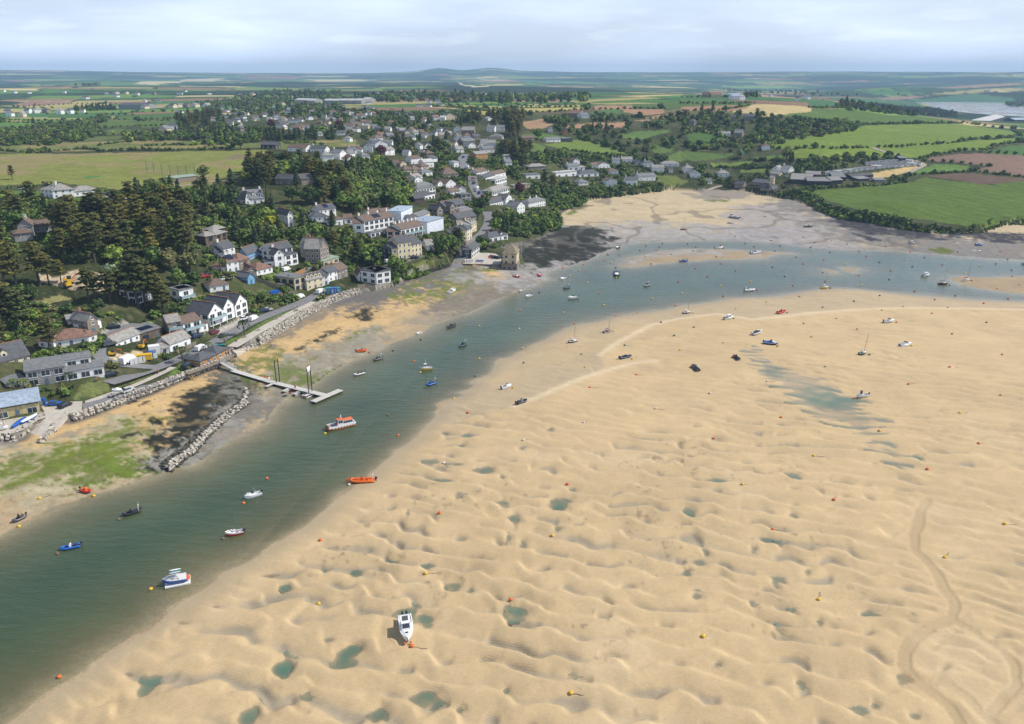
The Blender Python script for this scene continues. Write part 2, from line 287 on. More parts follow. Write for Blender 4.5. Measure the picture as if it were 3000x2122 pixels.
YW={}
for nme,(pl,z,su)in YARDS.items():
 w=[plane(*p,z)for p in pl];YW[nme]=(w,z,su)
 i=inside(xs,ys,w);d=ldist(xs,ys,w,True)
 H[:kn]=np.where(i,z-.12,np.where((d<2)&INL[:kn],H[:kn]+(z-.12-H[:kn])*sstep(2,0,d),H[:kn]))
 # ------------------------------------------------------------------ materials
def mat(name,col,rough=.7,metal=0,var=.12,scale=3.0,spec=.4,rand=0.0,coat=0):
 m=bpy.data.materials.get(name)
 if m:return m
 m=bpy.data.materials.new(name);m.use_nodes=True
 nt=m.node_tree;b=nt.nodes['Principled BSDF']
 b.inputs['Roughness'].default_value=rough;b.inputs['Metallic'].default_value=metal
 b.inputs['Specular IOR Level'].default_value=spec
 if coat:b.inputs['Coat Weight'].default_value=coat
 tc=nt.nodes.new('ShaderNodeTexCoord');nz=nt.nodes.new('ShaderNodeTexNoise')
 nz.inputs['Scale'].default_value=scale;nz.inputs['Detail'].default_value=4
 nt.links.new(tc.outputs['Object'],nz.inputs['Vector'])
 mr=nt.nodes.new('ShaderNodeMapRange');mr.inputs['From Min'].default_value=.3;mr.inputs['From Max'].default_value=.7
 mr.inputs['To Min'].default_value=1-var;mr.inputs['To Max'].default_value=1+var
 nt.links.new(nz.outputs['Fac'],mr.inputs['Value'])
 mx=nt.nodes.new('ShaderNodeVectorMath');mx.operation='SCALE';mx.inputs[0].default_value=col[:3]
 nt.links.new(mr.outputs[0],mx.inputs['Scale'])
 out=mx.outputs[0]
 if rand:
  oi=nt.nodes.new('ShaderNodeObjectInfo');r2=nt.nodes.new('ShaderNodeMapRange')
  r2.inputs['To Min'].default_value=1-rand;r2.inputs['To Max'].default_value=1+rand
  nt.links.new(oi.outputs['Random'],r2.inputs['Value'])
  m2=nt.nodes.new('ShaderNodeVectorMath');m2.operation='SCALE'
  nt.links.new(out,m2.inputs[0]);nt.links.new(r2.outputs[0],m2.inputs['Scale']);out=m2.outputs[0]
 nt.links.new(out,b.inputs['Base Color'])
 return m
def attr_mat(name,rough,noises,bumps,spec=.3,wet=False):
 """ground: painted-in soil colour ('col'), broken up by world-space noise, with real relief too fine for the mesh as bump"""
 m=bpy.data.materials.new(name);m.use_nodes=True;nt=m.node_tree;N=nt.nodes;L=nt.links
 b=N['Principled BSDF'];b.inputs['Roughness'].default_value=rough;b.inputs['Specular IOR Level'].default_value=spec
 at=N.new('ShaderNodeAttribute');at.attribute_name='col'
 tc=N.new('ShaderNodeTexCoord');out=at.outputs['Color']
 for sca,amt,stretch in noises:
  mp=N.new('ShaderNodeMapping');mp.inputs['Scale'].default_value=stretch;L.new(tc.outputs['Object'],mp.inputs['Vector'])
  nz=N.new('ShaderNodeTexNoise');nz.inputs['Scale'].default_value=sca;nz.inputs['Detail'].default_value=5;nz.inputs['Roughness'].default_value=.65
  L.new(mp.outputs[0],nz.inputs['Vector'])
  mr=N.new('ShaderNodeMapRange');mr.inputs['From Min'].default_value=.28;mr.inputs['From Max'].default_value=.72
  mr.inputs['To Min'].default_value=1-amt;mr.inputs['To Max'].default_value=1+amt
  L.new(nz.outputs['Fac'],mr.inputs['Value'])
  s=N.new('ShaderNodeVectorMath');s.operation='SCALE';L.new(out,s.inputs[0]);L.new(mr.outputs[0],s.inputs['Scale']);out=s.outputs[0]
 L.new(out,b.inputs['Base Color'])
 prev=None
 for kind,sca,dist,stretch in bumps:
  mp=N.new('ShaderNodeMapping');mp.inputs['Scale'].default_value=stretch;mp.inputs['Rotation'].default_value=(0,0,math.radians(17));L.new(tc.outputs['Object'],mp.inputs['Vector'])
  if kind=='wave':
   t=N.new('ShaderNodeTexWave');t.bands_direction='Y';t.inputs['Distortion'].default_value=5;t.inputs['Detail'].default_value=3;t.inputs['Detail Scale'].default_value=.6
  else:
   t=N.new('ShaderNodeTexNoise');t.inputs['Detail'].default_value=4
  t.inputs['Scale'].default_value=sca;L.new(mp.outputs[0],t.inputs['Vector'])
  bu=N.new('ShaderNodeBump');bu.inputs['Distance'].default_value=dist;bu.inputs['Strength'].default_value=1
  L.new(t.outputs['Fac'],bu.inputs['Height'])
  if prev:L.new(prev.outputs[0],bu.inputs['Normal'])
  prev=bu
 if prev:L.new(prev.outputs[0],b.inputs['Normal'])
 if wet:
  aw=N.new('ShaderNodeAttribute');aw.attribute_name='wet'
  mr=N.new('ShaderNodeMapRange');mr.inputs['To Min'].default_value=rough;mr.inputs['To Max'].default_value=.28
  L.new(aw.outputs['Fac'],mr.inputs['Value']);L.new(mr.outputs[0],b.inputs['Roughness'])
 return m
 # ------------------------------------------------------------------ soil, crop and shore colours (albedo)
def A(*c):return np.array(c,float)
col=np.zeros(X.shape+(3,));wet=np.zeros(X.shape)
n1=fbm(X/40,Y/40,101,4);n2=fbm(X/9,Y/9,102,3);n3=fbm(X/3,Y/3,103,2);n4=fbm(X/150,Y/150,104,3)
def mixc(m,c):
 global col
 m=np.asarray(m,float)[...,None]
 col=col*(1-m)+np.asarray(c)*m
col[:]=A(.036,.046,.017)
mixc(sstep(.4,.65,n1),A(.062,.074,.027));mixc(sstep(.5,.75,n2)*.6,A(.095,.092,.045));mixc(sstep(.62,.8,n3)*.5,A(.13,.115,.07))
fx=X*math.cos(.3)+Y*math.sin(.3);fy=-X*math.sin(.3)+Y*math.cos(.3)
fs=np.where(RG<2500,120.,np.where(RG<6000,190.,420.))
gx,gy=fx/(fs*1.5)+.25*(n4-.5),fy/fs+.25*(n4-.5)
jx=np.floor(gx+.35*vn(np.floor(gy)*3.7,gy*0,111)).astype(int);iy_=np.floor(gy).astype(int)
kx_=gx+.35*vn(np.floor(gy)*3.7,gy*0,111)
hsh=_h(jx,iy_,121);hs2=_h(jx,iy_,122)
PALF=np.array([(.045,.115,.03),(.06,.135,.03),(.095,.175,.035),(.04,.075,.028),(.028,.06,.025),(.12,.19,.04),(.26,.23,.09),(.21,.13,.08),(.40,.34,.16),(.05,.12,.045)])
fcol=PALF[np.clip((hsh*len(PALF)).astype(int),0,len(PALF)-1)]*(1.0+.5*hs2)[...,None]
ex=np.minimum(kx_-np.floor(kx_),1-(kx_-np.floor(kx_)))*fs*1.5;ey=np.minimum(gy-iy_,1-(gy-iy_))*fs
hed=np.minimum(ex,ey)<np.where(RG<2500,3.5,np.where(RG<6000,7,14))
fcol=np.where(hed[...,None],A(.022,.04,.018),fcol)
wood=sstep(.50,.56,fbm(X/800,Y/420,131,4))*(RG>1900)
fcol=fcol*(1-wood[...,None])+A(.02,.04,.018)*wood[...,None]
mf=sstep(1050,1500,RG)
mixc(mf,fcol)
FIELDS=[('A1',[[(.19,.205,.05),[(-200,690),(0,690),(500,690),(1000,680),(1400,670),(1790,665),(1770,760),(1650,800),(1500,850),(1400,900),(1130,930),(880,940),(400,885),(0,905),(-200,910)]],[(.14,.16,.05),[(-200,640),(0,640),(500,610),(1000,598),(1300,610),(1500,640),(1000,660),(0,682),(-200,684)]],[(.13,.155,.045),[(1300,640),(1700,620),(2000,608),(2400,595),(2400,640),(1900,660),(1600,650)]],[(.10,.19,.04),[(-100,475),(380,485),(300,505),(-100,497)]],[(.11,.19,.04),[(-100,452),(640,458),(560,475),(-100,468)]],[(.06,.13,.035),[(310,432),(700,430),(660,452),(320,450)]],[(.07,.13,.03),[(800,430),(1480,400),(1480,420),(1200,455),(800,460)]],[(.09,.14,.035),[(610,490),(900,480),(930,500),(700,515),(600,515)]],[(.08,.13,.03),[(930,480),(1280,465),(1250,500),(950,520)]],[(.09,.13,.035),[(560,545),(800,520),(1000,540),(750,560)]],[(.1,.13,.035),[(550,580),(850,570),(800,590),(500,610)]],[(.36,.32,.12),[(110,378),(300,362),(560,342),(740,350),(700,375),(300,382)]],[(.27,.16,.12),[(80,362),(200,340),(490,340),(450,352),(110,374)]],[(.36,.32,.12),[(-100,390),(200,390),(190,410),(-100,418)]],[(.36,.25,.14),[(700,378),(1130,358),(1100,382),(850,388)]],[(.3,.27,.1),[(220,382),(470,382),(450,396),(230,397)]],[(.09,.15,.03),[(640,930),(740,925),(740,1010),(540,990)]],[(.2,.16,.09),[(1480,730),(1580,695),(1690,700),(1640,730)]],[(.35,.3,.15),[(2040,362),(2160,362),(2150,392),(2060,398)]],[(.5,.43,.25),[(900,222),(1250,190),(1530,184),(1450,200),(1200,215),(1050,228)]]]),('A2',[(.36,.31,.11),[(600,375),(850,365),(1080,370),(1080,390),(950,396),(650,382)]],[(.36,.3,.1),[(790,388),(1120,410),(1100,420),(930,432),(820,402)]],[(.36,.31,.1),[(1090,372),(1640,362),(1650,374),(1120,380)]],[(.37,.31,.1),[(1130,387),(1640,378),(1620,396),(1200,410),(1120,400)]],[(.36,.33,.14),[(1180,355),(1400,357),(1300,363)]],[(.32,.28,.12),[(1640,352),(2000,346),(2150,354),(1800,360)]],[(.34,.2,.12),[(1700,366),(1960,366),(1950,390),(1700,396)]],[(.34,.2,.12),[(1890,392),(2165,390),(2170,420),(2040,432),(1900,410)]],[(.34,.22,.13),[(1200,482),(1360,455),(1440,452),(1450,480),(1360,522),(1250,522)]],[(.33,.2,.12),[(1460,512),(1650,485),(1940,480),(1900,512),(1650,522)]],[(.28,.17,.13),[(1140,325),(1275,322),(1270,342),(1150,342)]],[(.28,.17,.13),[(1280,325),(1475,325),(1470,346),(1290,346)]],[(.075,.15,.04),[(1660,415),(1800,390),(1885,392),(1870,415),(1700,428)]],[(.33,.21,.13),[(2030,447),(2230,425),(2300,425),(2300,440),(2100,457)]],[(.33,.21,.13),[(1960,468),(2080,460),(2050,476)]],[(.09,.15,.035),[(1220,556),(1350,550),(1500,575),(1500,595),(1230,592)]],[(.11,.16,.04),[(1040,610),(1260,610),(1370,640),(1370,680),(1250,670),(1050,640)]],[(.13,.18,.04),[(1360,630),(1600,590),(1780,640),(1960,706),(1800,690),(1500,662)]],[(.1,.15,.035),[(1520,675),(1780,700),(1790,715),(1550,712)]],[(.1,.165,.04),[(1880,560),(2000,540),(2210,525),(2200,545),(2000,597),(1880,580)]],[(.1,.15,.04),[(2080,640),(2240,650),(2230,680),(2110,690)]],[(.11,.165,.04),[(2200,700),(2300,670),(2300,750),(2200,745)]],[(.5,.45,.3),[(700,202),(1000,240),(880,245),(800,225)]],[(.5,.45,.32),[(900,190),(1240,196),(1020,200)]],[(.26,.24,.1),[(0,370),(150,372),(100,382),(0,382)]]),('A3',[(.145,.2,.034),[(590,625),(700,592),(900,565),(1180,515),(1230,498),(1860,490),(2240,540),(2210,580),(1850,610),(1530,640),(1300,650),(1250,655),(740,660),(620,652)]],[(.155,.21,.034),[(720,667),(1280,657),(1430,705),(1250,722),(1000,722),(740,732)]],[(.15,.205,.034),[(1310,652),(1530,642),(2280,592),(2290,602),(2050,665),(1850,672),(1600,720),(1480,712)]],[(.085,.14,.028),[(650,440),(900,382),(1180,400),(1380,432),(1560,437),(1840,470),(1860,487),(1200,497),(1100,470),(900,457)]],[(.44,.35,.17),[(330,410),(480,357),(650,360),(870,378),(860,410),(700,427),(580,442),(480,437)]],[(.31,.19,.12),[(-10,375),(350,365),(440,362),(280,392),(50,403),(-10,400)]],[(.31,.19,.12),[(200,402),(440,370),(440,384),(280,408)]],[(.07,.14,.05),[(-10,300),(100,285),(400,290),(440,300),(420,312),(100,312),(-10,315)]],[(.07,.14,.045),[(-10,320),(200,318),(440,345),(300,352),(-10,345)]],[(.33,.2,.13),[(510,286),(800,310),(1190,350),(1100,352),(750,322),(520,297)]],[(.33,.2,.13),[(20,290),(180,272),(330,286)]],[(.06,.14,.06),[(830,340),(1000,340),(1180,360),(1180,377),(860,372)]],[(.06,.13,.05),[(1340,345),(1420,322),(1560,345),(1660,382),(1500,372)]],[(.21,.135,.1),[(1610,727),(1870,690),(2000,690),(2400,708),(2400,850),(1940,802),(2060,776),(2010,766),(1750,746)]],[(.13,.085,.06),[(1620,840),(1900,822),(2200,850),(2400,865),(2400,890),(2050,897),(1950,892),(1800,862)]],[(.11,.19,.04),[(1560,812),(1680,762),(1920,770),(1910,800),(1750,812),(1540,827)]],[(.5,.37,.17),[(980,852),(1500,780),(1600,776),(1550,800),(1450,832),(1300,862),(1150,852)]],[(.092,.14,.026),[(760,965),(1100,922),(1300,902),(1540,882),(1620,847),(1800,872),(2050,902),(2400,870),(2400,1180),(1900,1180),(1200,1080),(1000,1010)]],[(.07,.14,.035),[(2040,682),(2400,620),(2400,712),(2160,697)]],[(.07,.13,.03),[(20,565),(120,540),(250,580),(370,605),(150,627),(50,617)]],[(.09,.14,.035),[(-10,675),(350,690),(300,717),(100,740),(-10,735)]],[(.1,.17,.035),[(460,712),(670,700),(660,730),(500,732)]],[(.13,.18,.04),[(200,752),(450,737),(480,750),(200,780)]],[(.14,.18,.045),[(380,792),(600,785),(590,820),(400,820)]],[(.3,.28,.27),[(1570,345),(1750,340),(2140,345),(2180,368),(2400,385),(2400,448),(2296,442),(2100,432),(1850,408),(1700,380)]],[(.06,.15,.075),[(1520,327),(1800,302),(2240,320),(2230,337),(1600,343)]],[(.07,.15,.07),[(1800,300),(1960,285),(2280,320),(2100,332)]],[(.26,.17,.13),[(1280,315),(1500,303),(1680,300),(1600,312),(1350,325)]],[(.35,.3,.15),[(2110,507),(2260,512),(2250,525),(2130,515)]]),('C5',[(.13,.16,.04),[(80,430),(370,428),(450,492),(560,502),(380,590),(290,602),(150,562)]]),('C2',[(.1,.15,.035),[(1640,470),(1700,450),(1900,480),(1700,500),(1500,500),(1240,495),(1260,480)]]),('A4',[(.09,.165,.03),[(500,290),(760,262),(1060,258),(1000,300),(520,312)]],[(.09,.15,.03),[(-20,200),(380,190),(380,260),(-20,275)]],[(.11,.16,.035),[(1630,190),(2000,110),(2000,180),(1700,205)]],[(.05,.19,.05),[(790,60),(960,50),(980,62),(820,74)]],[(.52,.42,.28),[(350,1000),(480,1010),(560,1020),(700,960),(980,985),(1240,1052),(1200,1090),(1000,1185),(700,1142),(560,1100),(400,1080)]]),('A7',[(.26,.24,.1),[(300,110),(560,40),(700,90),(640,160),(430,160)]],[(.48,.39,.25),[(1000,680),(950,650),(1150,600),(1390,578),(1410,620),(1380,660),(1150,720),(1050,700)]],[(.30,.28,.25),[(1000,360),(1180,290),(1390,330),(1380,370),(1190,390),(1080,420),(950,410)]],[(.13,.15,.05),[(690,1042),(760,900),(900,860),(1480,790),(1340,870),(1200,905),(950,992)]],[(.1,.15,.035),[(1610,800),(1720,690),(1800,670),(1800,740),(1720,790),(1640,820)]]),('A8',[(.11,.16,.04),[(640,770),(860,640),(1250,440),(1500,350),(1540,370),(1300,475),(860,720),(690,800)]],[(.12,.17,.035),[(1030,40),(1330,-20),(1340,40),(1180,110)]],[(.2,.2,.07),[(210,280),(380,250),(460,290),(330,320),(220,310)]],[(.09,.15,.03),[(1000,200),(1080,190),(1100,215),(1010,225)]],[(.36,.33,.3),[(430,660),(620,680),(760,560),(960,560),(880,470),(700,520)]]),('C8',[(.13,.15,.04),[(1160,1010),(1480,930),(1600,980),(1450,1100),(1250,1090)]],[(.07,.11,.03),[(0,1060),(250,1000),(480,1060),(250,1130)]],[(.2,.19,.18),[(620,1030),(800,1010),(1000,990),(1380,880),(1400,830),(1000,960),(850,960)]]),('A6',[(.15,.13,.11),[(1180,700),(1280,660),(1430,640),(1480,690),(1290,730)]])]
for ent in FIELDS:
 t=ent[0];lst=ent[1:]
 if t=='A1':lst=ent[1]
 for c,pl in lst:
  w=[P(*Q(t,*p))for p in pl]
  w2=[(p.x,p.y)for p in w]
  x0,x1=min(p[0]for p in w2),max(p[0]for p in w2);y0,y1=min(p[1]for p in w2),max(p[1]for p in w2)
  r0=max(0,math.hypot(0 if x0<0<x1 else min(abs(x0),abs(x1)),y0)-5);r1=math.hypot(max(abs(x0),abs(x1)),y1)+5
  sl=slice(int(np.searchsorted(RR,r0)),int(np.searchsorted(RR,r1))+1)
  sc_=2.5 if t in('A4','A7','A8','C8','A6','C5')else 5
  ins=inside(X[sl]+(n2[sl]-.5)*sc_,Y[sl]+(n3[sl]-.5)*sc_,w2)&INL[sl]
  cc=np.array(c)
  var=(.88+.24*n2[sl]+.25*(n1[sl]-.5))
  if.10<c[0]<.2 and c[1]>.15 and t=='A1':
   dry=sstep(.5,.68,fbm(X[sl]/28,Y[sl]/28,141,4))[...,None]
   val=(cc*var[...,None])*(1-dry)+A(.24,.2,.085)*dry
  else:
   stripe=1+.07*np.sin((X[sl]*.94+Y[sl]*.34)/1.9+3*n4[sl])*(t=='A3')
   val=cc*(var*stripe)[...,None]
  col[sl]=np.where(ins[...,None],val,col[sl])
mixc(INL&(DL<2.0)&(X<-20)&(Y<420),A(.26,.24,.2)*(.6+.8*n3)[...,None])
fl=FLAT&~bank
def zone(t,pl,c,th=None,soft=.11,sc_=4,nz=None,amt=1.0,z=1.0):
 w=[plane(*Q(t,*p),z)for p in pl]
 x0,x1=min(p[0]for p in w),max(p[0]for p in w);y0,y1=min(p[1]for p in w),max(p[1]for p in w)
 sl=slice(max(0,int(np.searchsorted(RR,y0*.8-10))),min(kn,int(np.searchsorted(RR,math.hypot(max(abs(x0),abs(x1)),y1)))+2))
 xx,yy=X[sl],Y[sl]
 d=ldist(xx,yy,w,True);i=inside(xx,yy,w);sd=np.where(i,d,-d)
 size=.5*min(x1-x0,y1-y0)
 nn=.55*fbm(xx/sc_,yy/sc_,151+int(abs(pl[0][0]))%37,4)+.45*fbm(xx/(sc_*.35),yy/(sc_*.35),171,3)
 v=nn-.5+np.clip(sd/(size*.9+1),-1.2,.55)*.45
 m=sstep(0-soft,soft,v-(th or 0)-(.07 if c is ALG or c is KELP else 0))*fl[sl]*amt
 cc=np.asarray(c)*(.7+.6*n3[sl])[...,None]
 m=m*(.72+.28*sstep(.25,.5,n3[sl]))
 if c is ALG:m=m*(.4+.6*sstep(.28,.5,fbm((xx*.6+yy*.8)/5,(yy*.6-xx*.8)/1.6,181,4)))
 col[sl]=col[sl]*(1-m[...,None])+cc*m[...,None]
 return sl,m
SANDL=A(.50,.345,.165)
mixc(fl,SANDL*(.85+.3*n2)[...,None]);mixc(fl&(Y>480),A(.47,.375,.235)*(.85+.3*n2)[...,None])
mixc(fl&(DW<400),A(.33,.29,.22))if False else None
edgew=sstep(26,3,DW+14*(n2-.5))*fl
mixc(edgew*np.where(Y<330,.55,.85),A(.24,.215,.175))
mixc(sstep(4,1,DL)*fl*(X<60),A(.14,.12,.10))
mixc(isbar,A(.33,.25,.155)*(.85+.3*n2)[...,None])
MUD=A(.20,.19,.18);ALG=A(.125,.155,.024);KELP=A(.018,.019,.013);PEB=A(.23,.215,.185)
zone('A7',[(500,1440),(900,1330),(1250,1240),(1500,1230),(1300,1260),(900,1370),(600,1480),(200,1560),(-200,1600),(-200,1480),(300,1470)],MUD,.05,sc_=9,amt=.8)
zone('B6',[(-50,150),(300,60),(620,-60),(830,-40),(830,60),(780,130),(560,220),(300,300),(-50,330)],A(.36,.31,.2),-.1,sc_=9)
zone('A7',[(100,1624),(560,1500),(950,1370),(1250,1275),(1580,1240),(1620,1290),(1560,1360),(1380,1440),(1300,1540),(1100,1624),(700,1700),(-100,1900),(-200,1700)],ALG,.0,sc_=3.5)
zone('B6',[(-50,170),(350,40),(640,-40),(830,20),(800,90),(600,170),(350,220),(150,260),(-50,290)],ALG,.0,sc_=3)
zone('B6',[(550,60),(950,60),(950,160),(700,210),(450,270),(300,270)],A(.11,.15,.02),.1,sc_=2.2)
zone('A7',[(1740,1190),(1800,1110),(1900,1040),(2050,960),(2200,900),(2290,890),(2290,1060),(2120,1150),(1960,1300),(1820,1450),(1680,1640),(1560,1620),(1540,1560),(1700,1420),(1790,1300)],KELP,-.33,sc_=4)
zone('A8',[(560,1120),(640,1100),(780,1230),(820,1330),(780,1430),(690,1500),(560,1600),(430,1600),(480,1400)],KELP*1.3,-.1,sc_=3)
zone('A7',[(1380,1440),(1480,1395),(1640,1400),(1620,1460),(1480,1500),(1400,1480)],KELP,-.02,sc_=4)
for pl in([(1190,1120),(1300,1070),(1400,1040),(1330,1100),(1220,1150)],[(1280,1150),(1420,1090),(1520,1060),(1420,1120),(1300,1165)],[(1530,1040),(1620,1010),(1590,1050)],[(1540,960),(1700,930),(1640,975)],[(1400,1260),(1560,1240),(1560,1300),(1420,1320)],[(1100,1420),(1250,1370),(1350,1400),(1200,1440)]):
 zone('A7',pl,KELP,.02,sc_=2.5)
zone('A7',[(1700,1280),(1600,1400),(1500,1500),(1350,1560),(1300,1480),(1450,1330),(1640,1220)],KELP,.16,sc_=2.0)
zone('A7',[(1500,1624),(1620,1560),(1800,1480),(1900,1400),(2274,1100),(2274,1400),(2000,1560),(1850,1640)],PEB,-.15,sc_=2)
zone('A8',[(560,1060),(640,1050),(800,1180),(860,1330),(1000,1320),(1250,1400),(1350,1420),(1200,1531),(900,1600),(700,1600),(780,1400),(740,1250)],PEB*.7,-.1,sc_=3)
zone('A8',[(640,1060),(900,1190),(1130,1260),(1250,1290),(1100,1340),(900,1280),(780,1200)],ALG*.75,.03,sc_=3)
zone('A8',[(1230,1380),(1250,1300),(1560,1340),(1750,1180),(2000,980),(2250,870),(2296,780),(2296,620),(2000,740),(1700,880),(1300,960),(1200,1100),(1150,1220)],A(.26,.235,.18),-.1,sc_=5)
zone('A8',[(760,1080),(880,990),(1000,860),(1100,830),(1230,900),(1250,1020),(1420,1060),(1600,1080),(1900,1010),(1900,1060),(1650,1180),(1500,1260),(1300,1240),(1000,1150)],ALG*.9,.06,sc_=4,amt=.85)
zone('A8',[(1560,1240),(1640,1180),(1830,1060),(1900,1000),(1940,1000),(1800,1130),(1640,1260)],A(.07,.10,.02),.0,sc_=3)
zone('A8',[(1560,960),(1800,820),(2000,700),(2296,580),(2296,650),(2000,790),(1800,900),(1600,1000)],ALG,.06,sc_=4)
zone('A8',[(1370,880),(1560,790),(1700,680),(1880,640),(1900,680),(1640,800),(1450,900)],KELP*1.6,.06,sc_=2.5)
zone('A8',[(2000,540),(2100,430),(2296,380),(2296,560),(2150,560)],KELP*1.6,.05,sc_=3)
zone('A8',[(1000,820),(1200,680),(1500,500),(1800,340),(2200,230),(2296,230),(2296,350),(1900,440),(1500,620),(1250,760),(1100,850)],A(.17,.15,.125),-.05,sc_=6,amt=.85)
zone('A6',[(0,1250),(330,1170),(640,1060),(900,990),(1110,950),(1170,990),(1150,1080),(900,1090),(640,1150),(400,1230),(0,1312)],A(.13,.12,.115),-.15,sc_=6)
zone('A6',[(400,1230),(640,1130),(900,1060),(1080,1000),(1330,990),(1500,1080),(1560,1090),(1400,1150),(1200,1210),(1000,1270),(700,1290),(560,1270)],ALG,-.03,sc_=6)
zone('A6',[(600,1180),(900,1100),(1000,1130),(800,1200)],MUD*.8,.05,sc_=5)
zone('A6',[(1200,960),(1530,955),(1700,970),(1850,900),(1860,930),(1720,990),(1400,990)],ALG,-.05,sc_=5)
zone('A6',[(1000,1312),(1330,1180),(1600,1090),(1800,1040),(1980,1060),(1700,1160),(1500,1250),(1400,1320)],A(.19,.165,.13),-.2,sc_=5)
zone('A6',[(1400,790),(1600,730),(1800,680),(2000,620),(2110,580),(2296,560),(2296,850),(2000,870),(1800,930),(1700,900)],A(.17,.155,.13),-.25,sc_=8)
zone('B1',[(200,700),(450,650),(700,640),(880,580),(960,520),(860,500),(780,440),(1000,360),(1500,380),(2296,400),(2296,500),(1500,485),(1100,510),(920,590),(600,700),(350,780)],A(.30,.285,.275),-.2,sc_=15,amt=.85)
zone('C5',[(560,700),(660,650),(1000,645),(1300,660),(1400,700),(1200,760),(900,790),(700,760)],A(.19,.175,.165),-.05,sc_=14,amt=.8)
zone('B1',[(1750,130),(1900,125),(1940,138),(1780,142)],ALG,-.1,sc_=10)
zone('B1',[(520,190),(600,165),(690,180),(640,205),(540,215)],A(.1,.1,.04),-.1,sc_=8)
zone('B1',[(490,250),(560,225),(570,245),(500,270)],A(.14,.16,.03),-.1,sc_=5)
zone('B1',[(1000,160),(1180,140),(1210,142),(1030,166)],A(.14,.13,.08),.0,sc_=9)
zone('B2',[(0,180),(250,200),(500,290),(760,400),(900,500),(700,520),(400,500),(0,480)],A(.30,.275,.27),-.2,sc_=15,amt=.85)
zone('B2',[(350,120),(480,150),(600,230),(760,300),(1000,340),(1300,400),(1700,450),(2296,480),(2296,620),(1900,600),(1500,560),(1200,460),(900,400),(700,330),(480,240),(300,150)],A(.19,.175,.16),-.15,sc_=10)
for pl in([(690,290),(850,290),(1000,320),(1110,350),(1160,410),(1000,405),(860,370),(740,320)],[(1180,375),(1300,370),(1480,400),(1600,450),(1400,440),(1230,415)],[(1500,385),(1760,395),(2000,400),(2296,410),(2296,470),(2000,450),(1700,420)],[(2000,455),(2200,460),(2200,478),(2050,475)],[(850,395),(960,420),(1090,450),(1000,452),(880,412)]):
 zone('B2',pl,A(.035,.033,.04),-.1,sc_=7)
zone('B2',[(1500,515),(1660,510),(1720,530),(1600,540)],ALG*.8,.0,sc_=8);zone('B2',[(1000,510),(1150,520),(1270,560),(1100,545)],ALG*.7,.1,sc_=6)
zone('B1',[(110,600),(250,540),(380,480),(420,420),(600,400),(720,440),(840,520),(830,570),(650,630),(450,640),(250,690),(130,680)],KELP,-.2,sc_=9)
zone('B1',[(380,440),(420,400),(600,370),(850,400),(760,430),(560,450)],KELP*1.5,-.05,sc_=7)
mixc(fl*sstep(.035,.008,np.abs(rill))*(Y>480)*.55,A(.11,.1,.085))
dry=A(.50,.370,.208)
sb=dry*(.9+.2*n2+.12*(n1-.5))[...,None]
mixc(bank,sb)
lowz=np.zeros(X.shape)
RL=[plane(*p,1.4)for p in QL('B4',[(-300,1010),(0,900),(250,790),(580,680),(560,580),(520,530),(650,430),(1000,235),(1400,150),(1640,128)])+QL('B2',[(0,1115),(500,1060),(1000,1025),(1800,1015),(2800,1030)])]
LOWZ=RL+[plane(*p)for p in QL('B2',[(2800,700),(0,700)])+QL('B1',[(300,1000)])+QL('B3',[(1300,300),(900,1000),(1300,960)])]
lowz[:kb]=inside(bx+(n2[:kb]-.5)*6,by,LOWZ)*bank[:kb]
mixc(lowz*.65*sstep(.25,.6,n1+.15),A(.40,.32,.215))
hn=np.zeros(X.shape);hn[:kb]=rip
damp=sstep(-.12,-.62,hn+.25*(n2-.5))*bank
mixc(damp*.8,A(.29,.25,.185));wet=np.maximum(wet,damp*.35)
nearw=sstep(.13,-.05,H-np.maximum(lev,-1))*bank*(1-.75*il)
mixc(nearw*.5,A(.27,.24,.17));wet=np.maximum(wet,nearw*.6)
shw=sstep(9,0,DW)*bank
mixc(shw*.75,A(.33,.265,.17));wet=np.maximum(wet,shw*.8)
mixc(np.exp(-(rdg/1.6)**2)*bank*.8,A(.62,.50,.33))
sm=np.zeros(X.shape);sm[:kb]=1-sstep(.8,1.3,srp)
mixc(sm*bank*.8,A(.41,.30,.16));wet=np.maximum(wet,sm*bank*.5)
mixc(bank*sstep(.6,.8,fbm(X/20,Y/20,161,4))*sstep(.1,.5,amp)*.5,A(.56,.43,.26))
spk=sstep(.68,.8,fbm(X/1.7,Y/1.7,162,3))*sstep(.5,.75,fbm(X/16,Y/16,163,3))
mixc(bank*spk*.45*sstep(.3,.6,amp),A(.1,.085,.06))
mixc(INW,A(.30,.26,.16)*(.8+.4*n2)[...,None]);wet=np.where(INW,.4,wet)
